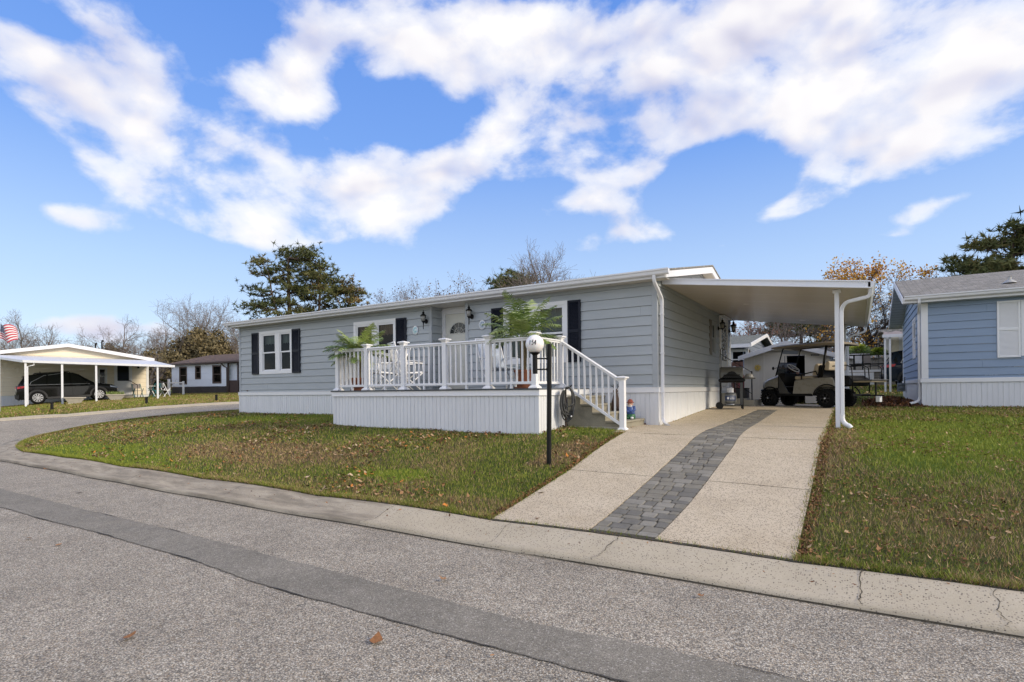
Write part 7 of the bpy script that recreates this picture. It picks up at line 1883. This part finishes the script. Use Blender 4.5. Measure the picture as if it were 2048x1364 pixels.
# bare and thinly leaved trees
bare_tree((-26.4,24.3), 10.1, 31, 'twiggy tree with a few brown leaves above the middle of the grey roof', spread=.85, levels=5, kids=(6,4,3,3), leaf=M_PALE, lsize=.13, ln=1, lspread=.12, lkeep=.55, r0=.2)
bare_tree((-29.2,22.6), 8.9, 32, 'lower twiggy tree left of the brown leaved one above the grey roof', spread=.85, levels=5, kids=(5,4,3,3), leaf=M_PALE, lsize=.12, ln=1, lspread=.1, lkeep=.4, r0=.15)
bare_tree((-14.0,27.4), 11.4, 33, 'bare rounded tree just right of the small pine above the grey roof', spread=.7, levels=5, kids=(7,4,4,3), r0=.22, up=.7)
def over(p, h): return p.z > h*.62
AT = bare_tree((4.5,26.9), 7.1, 38, 'autumn tree with dark forked trunk and orange leaves between the carport and the blue house', spread=.78, levels=5, kids=(5,4,4,3), r0=.19, leaf=M_AUT, lsize=.12, ln=6, lspread=.13, lkeep=.9, name='autumn_tree', group='autumn trees', trunk=.2, up=.45, matl=mat('dark_bark', (.055,.042,.034), .9, var=.3, vscale=6), cond=lambda p, h: p.z > h*.80 or (p.x*7.3 % 1) < .07, twig=.007)
bare_tree((1.6,27.5), 5.3, 39, 'thin tree with scattered orange leaves right behind the shed ridge', spread=1.0, levels=4, kids=(5,3,3,3), r0=.12, leaf=M_AUT, lsize=.11, ln=1, lkeep=.5, name='autumn_tree', group='autumn trees', trunk=.2)
bare_tree((-1.9,25.5), 4.9, 40, 'russet leaved tree seen past the side door lanterns', spread=.9, levels=4, kids=(5,4,4,3), r0=.12, leaf=M_RED, lsize=.10, ln=1, lkeep=.9, name='autumn_tree', group='autumn trees', cond=lambda p,h: p.z < h*.9)
bare_tree((-.4,27.0), 5.6, 41, 'bare pale tree between the russet tree and the dark pine', spread=.8, levels=4, kids=(6,4,4,3), r0=.12)
bare_tree((3.0,30.5), 5.8, 42, 'bare thin tree behind the golf cart canopy', spread=1.0, levels=4, kids=(5,4,3,3), r0=.12, leaf=M_RED, lsize=.10, ln=1, lkeep=.3)
bare_tree((9.6,33.), 7.8, 43, 'bare tree left of the dark pine above the blue house', spread=.9, levels=5, kids=(5,4,3,3), r0=.13)
bare_tree((6.9,33.), 7.2, 44, 'thin bare tree right above the blue roof ridge end', spread=.9, levels=5, kids=(5,3,3,3), r0=.1)
# left side, across the street
K_ = lambda px, d: (3.5+((px-1024)/1117*d)*.85-d*.527, -11.3+((px-1024)/1117*d)*.527+d*.85)
bare_tree(K_(35,52), 8.2, 51, 'wide pale bare tree behind the flag', spread=.95, levels=5, kids=(7,4,4,3), r0=.16, up=.7, trunk=.15)
bare_tree(K_(180,62), 6.9, 52, 'small bare tree left of the vent pipes', spread=.9, levels=5, kids=(5,4,3,3), r0=.13)
bare_tree(K_(262,58), 8.2, 53, 'bare tree right of the vent pipes above the cream roof', spread=.9, levels=5, kids=(6,4,3,3), r0=.17)
bare_tree(K_(308,52), 7.5, 54, 'bare tree rising at the end of the canopy', spread=.95, levels=5, kids=(6,4,4,3), r0=.16)
bare_tree(K_(365,60), 10.0, 55, 'bare tree above the left end of the brown roof', spread=.8, levels=5, kids=(6,4,4,3), r0=.18)
bare_tree(K_(402,62), 10.4, 56, 'tallest bare tree above the middle of the brown roof', spread=.65, levels=5, kids=(6,4,4,3), r0=.18)
bare_tree(K_(450,58), 8.3, 57, 'bare tree beside the far corner of the grey house', spread=.9, levels=5, kids=(6,4,4,3), r0=.16)
bare_tree(K_(300,40), 3.4, 58, 'leaning pale trunk between the cream house and the white house', spread=.9, levels=4, kids=(4,3,3), r0=.14, lean=.3)
def dome(base, rx, ry, h, seed, label, matl, n=1500, group='evergreen crowns across the street', size=.26, name='round_tree'):
    R = np.random.default_rng(seed); z0 = T(*base)-.1; P_ = thing(name, label, 'tree', (base[0],base[1],z0), 0, group)
    m = MB(); m.tube([(0,0,0),(.1,0,h*.45),(0,.1,h*.7)], .18, 8, r1=.07)
    for k in range(9):
        a = k*.7; m.tube([(0,0,h*.35),(rx*.5*math.cos(a),ry*.5*math.sin(a),h*.62),(rx*.8*math.cos(a),ry*.8*math.sin(a),h*.75)], .07, 5, r1=.02, cap=False)
    m.build('trunk', M_BARK, P_, smooth=True)
    # clumps over an uneven dome
    nc = n; u = R.uniform(0,2*PI,nc); v = np.arccos(R.uniform(-.25,1,nc)); lump = 1+.16*np.sin(u*3+seed)*np.sin(v*4)+.10*np.sin(u*7+v*5+seed)+R.normal(0,.05,nc)
    rad_ = R.uniform(.62,1,nc)**.5*lump
    C = np.c_[np.cos(u)*np.sin(v)*rx*rad_, np.sin(u)*np.sin(v)*ry*rad_, h*.45+np.cos(v)*h*.52*rad_]
    sh = np.clip(.35+.35*np.sin(C[:,0]*2.1+seed)*np.sin(C[:,2]*2.7)+R.normal(0,.15,nc), 0, 1)
    cards(C, 7, .13, size, R, 'crown', matl, P_, shade=sh, elong=1.7)
dome(K_(228,60), 1.9, 1.9, 5.2, 61, 'small round brown green crown beside the vent pipes', M_BRN, 700)
dome(K_(408,54), 3.1, 2.6, 5.9, 62, 'big domed brown green crown behind the brown roof', M_BRN, 2300)
dome(K_(462,60), 2.3, 2.0, 4.9, 63, 'lower brown crown between the big dome and the grey house', M_BRN, 800)
dome(K_(330,50), 2.6, 2.0, 3.9, 64, 'tangled brown thicket at the end of the cream house roof', M_BRN, 1100)
dome(K_(300,50), 1.6, 1.4, 2.4, 65, 'dark evergreen shrub behind the canopy end', M_HED, 600, name='shrub', group=None)
dome((7.6,30.), 1.6, 1.4, 3.4, 66, 'dark rounded evergreen low behind the autumn tree', M_HED, 700)
# the far wood that closes the view low down: one mass
def woods(name, c0, c1, n, h, seed, matl):
    R = np.random.default_rng(seed); t_ = R.uniform(0,1,n); x = c0[0]+(c1[0]-c0[0])*t_+R.normal(0,3,n); y = c0[1]+(c1[1]-c0[1])*t_+R.normal(0,3,n)
    hh = h*(.65+.25*np.sin(t_*23+seed)+.15*np.sin(t_*61)); z = Tn(np.c_[x,y])+hh*R.uniform(0,1,n)**.8
    o = cards(np.c_[x,y,z], 5, .5, .55, R, name, matl, None, shade=np.clip(.5+.4*np.sin(t_*40)+R.normal(0,.2,n),0,1), elong=2.6); o['kind'] = 'stuff'; return o
a, b = K_(60,75), K_(560,80); woods('distant_woods', a, b, 2600, 2.6, 3, M_BRN)
a, b = K_(1400,60), K_(2100,55); woods('distant_woods', a, b, 1000, 1.0, 4, M_BRN)
# the single twig that reaches into the frame at the right edge belongs to a tree just outside it
# ------------------------------------------------------------------ sky, sun, camera
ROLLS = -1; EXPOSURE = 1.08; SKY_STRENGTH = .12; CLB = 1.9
SUN_AZ = rad(8)      # measured from +x towards +y
SUN_EL = rad(26)
W = bpy.data.worlds.new('World'); SC.world = W; W.use_nodes = True
t = NT(W); t.n.clear()
out = t.new('ShaderNodeOutputWorld'); bg = t.new('ShaderNodeBackground', ins={'Strength': SKY_STRENGTH}); t.l.new(bg.outputs[0], out.inputs[0])
sky = t.new('ShaderNodeTexSky'); sky.sky_type = 'NISHITA'; sky.sun_disc = False; sky.sun_elevation = SUN_EL; sky.sun_rotation = PI/2-SUN_AZ
sky.air_density = 1.0; sky.dust_density = .3; sky.ozone_density = 2.5
dirv = t.new('ShaderNodeTexCoord').outputs['Generated']
sp = t.new('ShaderNodeSeparateXYZ'); t.l.new(dirv, sp.inputs[0])
A0 = rad(-31.8)
# azimuth (0 = north-west of the street) and elevation of the view direction, in degrees
c0, s0 = math.cos(31.8*PI/180), math.sin(31.8*PI/180)
fx = t.math('ADD', t.math('MULTIPLY', sp.outputs[0], -s0), t.math('MULTIPLY', sp.outputs[1], c0))
rx = t.math('ADD', t.math('MULTIPLY', sp.outputs[0], c0), t.math('MULTIPLY', sp.outputs[1], s0))
az = t.math('MULTIPLY', t.math('ARCTAN2', rx, fx), 180/PI)
el = t.math('MULTIPLY', t.math('ARCSINE', sp.outputs[2]), 180/PI)
ae = t.new('ShaderNodeCombineXYZ'); t.l.new(az, ae.inputs[0]); t.l.new(el, ae.inputs[1])
# clouds lie on a flat layer: noise in layer coordinates gives their perspective
zz = t.math('MAXIMUM', t.math('ADD', sp.outputs[2], .16), .05)
lx = t.math('DIVIDE', sp.outputs[0], zz); ly = t.math('DIVIDE', sp.outputs[1], zz)
lay = t.new('ShaderNodeCombineXYZ'); t.l.new(lx, lay.inputs[0]); t.l.new(ly, lay.inputs[1])
cc = t.scale(dirv, (1,1,1.55))
nz1 = t.noise(cc, 5.2, 9, .58, .12)
vo = t.new('ShaderNodeTexVoronoi', feature='SMOOTH_F1', ins={'Scale': 11., 'Smoothness': .6}); wv = t.new('ShaderNodeVectorMath', operation='MULTIPLY_ADD'); t.l.new(t.noise(cc, 9, 3, .5, out='Color'), wv.inputs[0]); wv.inputs[1].default_value = (.07,.07,.07); t.l.new(cc, wv.inputs[2]); t.l.new(wv.outputs[0], vo.inputs['Vector'])
puff = t.math('MULTIPLY_ADD', vo.outputs['Distance'], -.9, .32)
# the same noise a little farther along gives lit rims and grey undersides
nzs = t.noise(cc, 5.2, 3, .5, .12)
sh = t.new('ShaderNodeVectorMath', operation='ADD'); t.l.new(cc, sh.inputs[0]); sh.inputs[1].default_value = (.012,-.01,.035)
nz2 = t.noise(sh.outputs[0], 5.2, 3, .5, .12)
nz3 = t.noise(dirv, 2.3, 3, .5)
def ae_of(px, py):
    u = (px-1024)/1117; v = (781-py)/1117
    return math.degrees(math.atan(u)), math.degrees(math.atan(v/math.sqrt(1+u*u)))
# cloud masses: centre, half sizes, tilt (degrees, + rises to the right), weight
CL = [(150,200,420,150,-32,1.35),(420,330,300,140,-28,1.25),(300,290,300,120,-32,.6),(330,110,300,90,-20,.55),(620,400,330,110,-8,1.3),(480,440,230,90,-5,1.0),(890,355,185,115,0,1.3),(740,410,150,55,0,.5),(640,90,330,220,0,1.0),(520,190,230,140,0,.8),
 (930,60,330,130,0,1.15),(1050,190,170,230,10,1.15),(1030,290,95,90,0,.8),(1300,100,330,190,10,1.1),(1250,240,190,120,20,1.0),(1420,250,240,90,20,.95),(1650,90,420,170,0,1.1),(1900,130,330,190,0,1.1),(1500,200,250,130,20,.9),(1800,260,330,130,25,1.1),(1680,340,180,95,30,.95),(1620,400,130,60,30,.85),
 (2000,230,220,120,20,1.0),(1270,360,150,85,0,1.0),(1150,345,150,55,0,.65),(1150,408,100,32,0,.8),(1230,465,160,75,0,1.0),(1335,470,110,32,5,.85),(1900,410,230,34,17,.95),(1560,430,110,30,20,.6),(110,410,220,50,-18,.95),(210,430,100,55,-15,.8),(30,320,90,45,-25,.6),
 (250,655,200,42,0,1.15),(330,672,160,32,0,.9),(90,640,190,26,4,.6),(960,538,50,16,0,.6),(1450,495,90,18,8,.6),(640,470,90,20,0,.6),(330,472,50,20,0,.5),(1790,478,80,14,4,.6),(1700,600,190,50,0,.5),
 (760,215,170,150,-20,-1.1),(1230,150,85,90,30,-.5),(1400,330,160,60,20,-.6),(1480,380,190,95,10,-.7),(120,40,230,60,-25,-.9),(860,250,130,110,0,-.7),(700,560,600,90,0,-.6),(180,540,300,70,0,-.7),(1700,520,400,40,0,-.5)]
acc = None
for (px, py, rx_, ry_, rot, w) in CL:
    a, e = ae_of(px, py); r = rad(rot)
    a1, e1 = ae_of(px+rx_*math.cos(r), py-rx_*math.sin(r)); a2, e2 = ae_of(px-rx_*math.cos(r), py+rx_*math.sin(r))
    b1, f1 = ae_of(px+ry_*math.sin(r), py+ry_*math.cos(r)); b2, f2 = ae_of(px-ry_*math.sin(r), py-ry_*math.cos(r))
    sx = math.hypot(a1-a2, e1-e2)/2; sy = math.hypot(b1-b2, f1-f2)/2; ro = math.atan2(e1-e2, a1-a2)
    mp = t.new('ShaderNodeMapping', vector_type='TEXTURE', ins={'Location': (a,e,0), 'Rotation': (0,0,ro), 'Scale': (sx*1.25,sy*1.25,1)})
    t.l.new(ae.outputs[0], mp.inputs[0])
    gr = t.new('ShaderNodeTexGradient', gradient_type='QUADRATIC_SPHERE'); t.l.new(mp.outputs[0], gr.inputs[0])
    g2 = t.math('POWER', gr.outputs['Fac'], .62 if w > 0 else 1.)
    acc = t.math('MULTIPLY', g2, w) if acc is None else t.math('MULTIPLY_ADD', g2, w, acc)
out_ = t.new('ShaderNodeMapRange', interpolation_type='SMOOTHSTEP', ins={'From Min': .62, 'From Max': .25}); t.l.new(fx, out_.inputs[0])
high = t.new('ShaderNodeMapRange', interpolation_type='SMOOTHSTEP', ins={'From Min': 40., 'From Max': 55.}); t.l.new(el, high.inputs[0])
rest = t.math('MAXIMUM', out_.outputs[0], high.outputs[0])       # unseen cloud outside the view, added to brighten the ground
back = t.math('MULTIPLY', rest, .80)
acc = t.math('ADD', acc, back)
den = t.math('ADD', t.math('ADD', t.math('MINIMUM', acc, 1.15), puff), t.math('MULTIPLY_ADD', nz1, 3.3, -2.13))
KS = 1/(SKY_STRENGTH*2**EXPOSURE)
kk = lambda r, g, b, f=1.: tuple(x*KS*f for x in lin((r,g,b)))
cov = t.ramp(den, [(.0,0),(.14,.14),(.42,.66),(.85,1)], 'LINEAR')
shade = t.math('ADD', t.math('MULTIPLY_ADD', t.math('SUBTRACT', nz2, nzs), 3.0, .36), t.math('MULTIPLY_ADD', nz3, 1.5, -.80))
shade = t.math('ADD', shade, t.math('MULTIPLY_ADD', t.math('MINIMUM', den, 1.6), .22, -.16))
ccol = t.ramp(shade, [(.0,kk(255,254,254,1.06)),(.40,kk(250,248,252)),(.66,kk(229,228,242)),(1.,kk(196,197,222))])
# cloud outside the view is brightened and warmed as added fill light
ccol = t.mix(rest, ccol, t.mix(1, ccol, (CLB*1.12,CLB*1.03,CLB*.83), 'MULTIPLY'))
# clear sky: the physical sky, deepened towards the zenith and paled at the horizon as on the day
ev = t.math('DIVIDE', el, 90)
gr_ = t.ramp(ev, [(.0,kk(218,231,246)),(.05,kk(203,222,249)),(.13,kk(179,208,250)),(.25,kk(120,167,244)),(.42,kk(90,144,235)),(1.,kk(50,100,205))])
skc = t.mix(.85, sky.outputs[0], gr_)
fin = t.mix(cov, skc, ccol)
below = t.math('LESS_THAN', sp.outputs[2], -.01)
fin = t.mix(below, fin, kk(170,158,135))
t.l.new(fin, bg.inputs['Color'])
W.cycles.sampling_method = 'MANUAL'; W.cycles.sample_map_resolution = 512

sun = bpy.data.lights.new('sun', 'SUN'); sun.energy = 1.5; sun.angle = rad(14); sun.color = (1,.87,.68)
so = bpy.data.objects.new('sun', sun); COL.objects.link(so)
dv = Vector((math.cos(SUN_AZ)*math.cos(SUN_EL), math.sin(SUN_AZ)*math.cos(SUN_EL), math.sin(SUN_EL)))
so.rotation_euler = dv.to_track_quat('Z', 'Y').to_euler()

cam = bpy.data.cameras.new('camera'); co = bpy.data.objects.new('camera', cam); COL.objects.link(co); SC.camera = co
cam.sensor_width = 36; cam.lens = 1117/2048*36; cam.shift_y = 99/2048; cam.clip_end = 3000; cam.clip_start = .05
co.location = (3.5,-11.3,.764)
q = Matrix.Rotation(rad(31.8),4,'Z') @ Matrix.Rotation(rad(90),4,'X') @ Matrix.Rotation(rad(ROLLS*.59),4,'Z')
co.rotation_euler = q.to_euler()
vs = SC.view_settings; vs.view_transform = 'Standard'; vs.look = 'None'; vs.gamma = 1; vs.exposure = EXPOSURE
SC.cycles.max_bounces = 6; SC.cycles.diffuse_bounces = 3; SC.cycles.transparent_max_bounces = 10
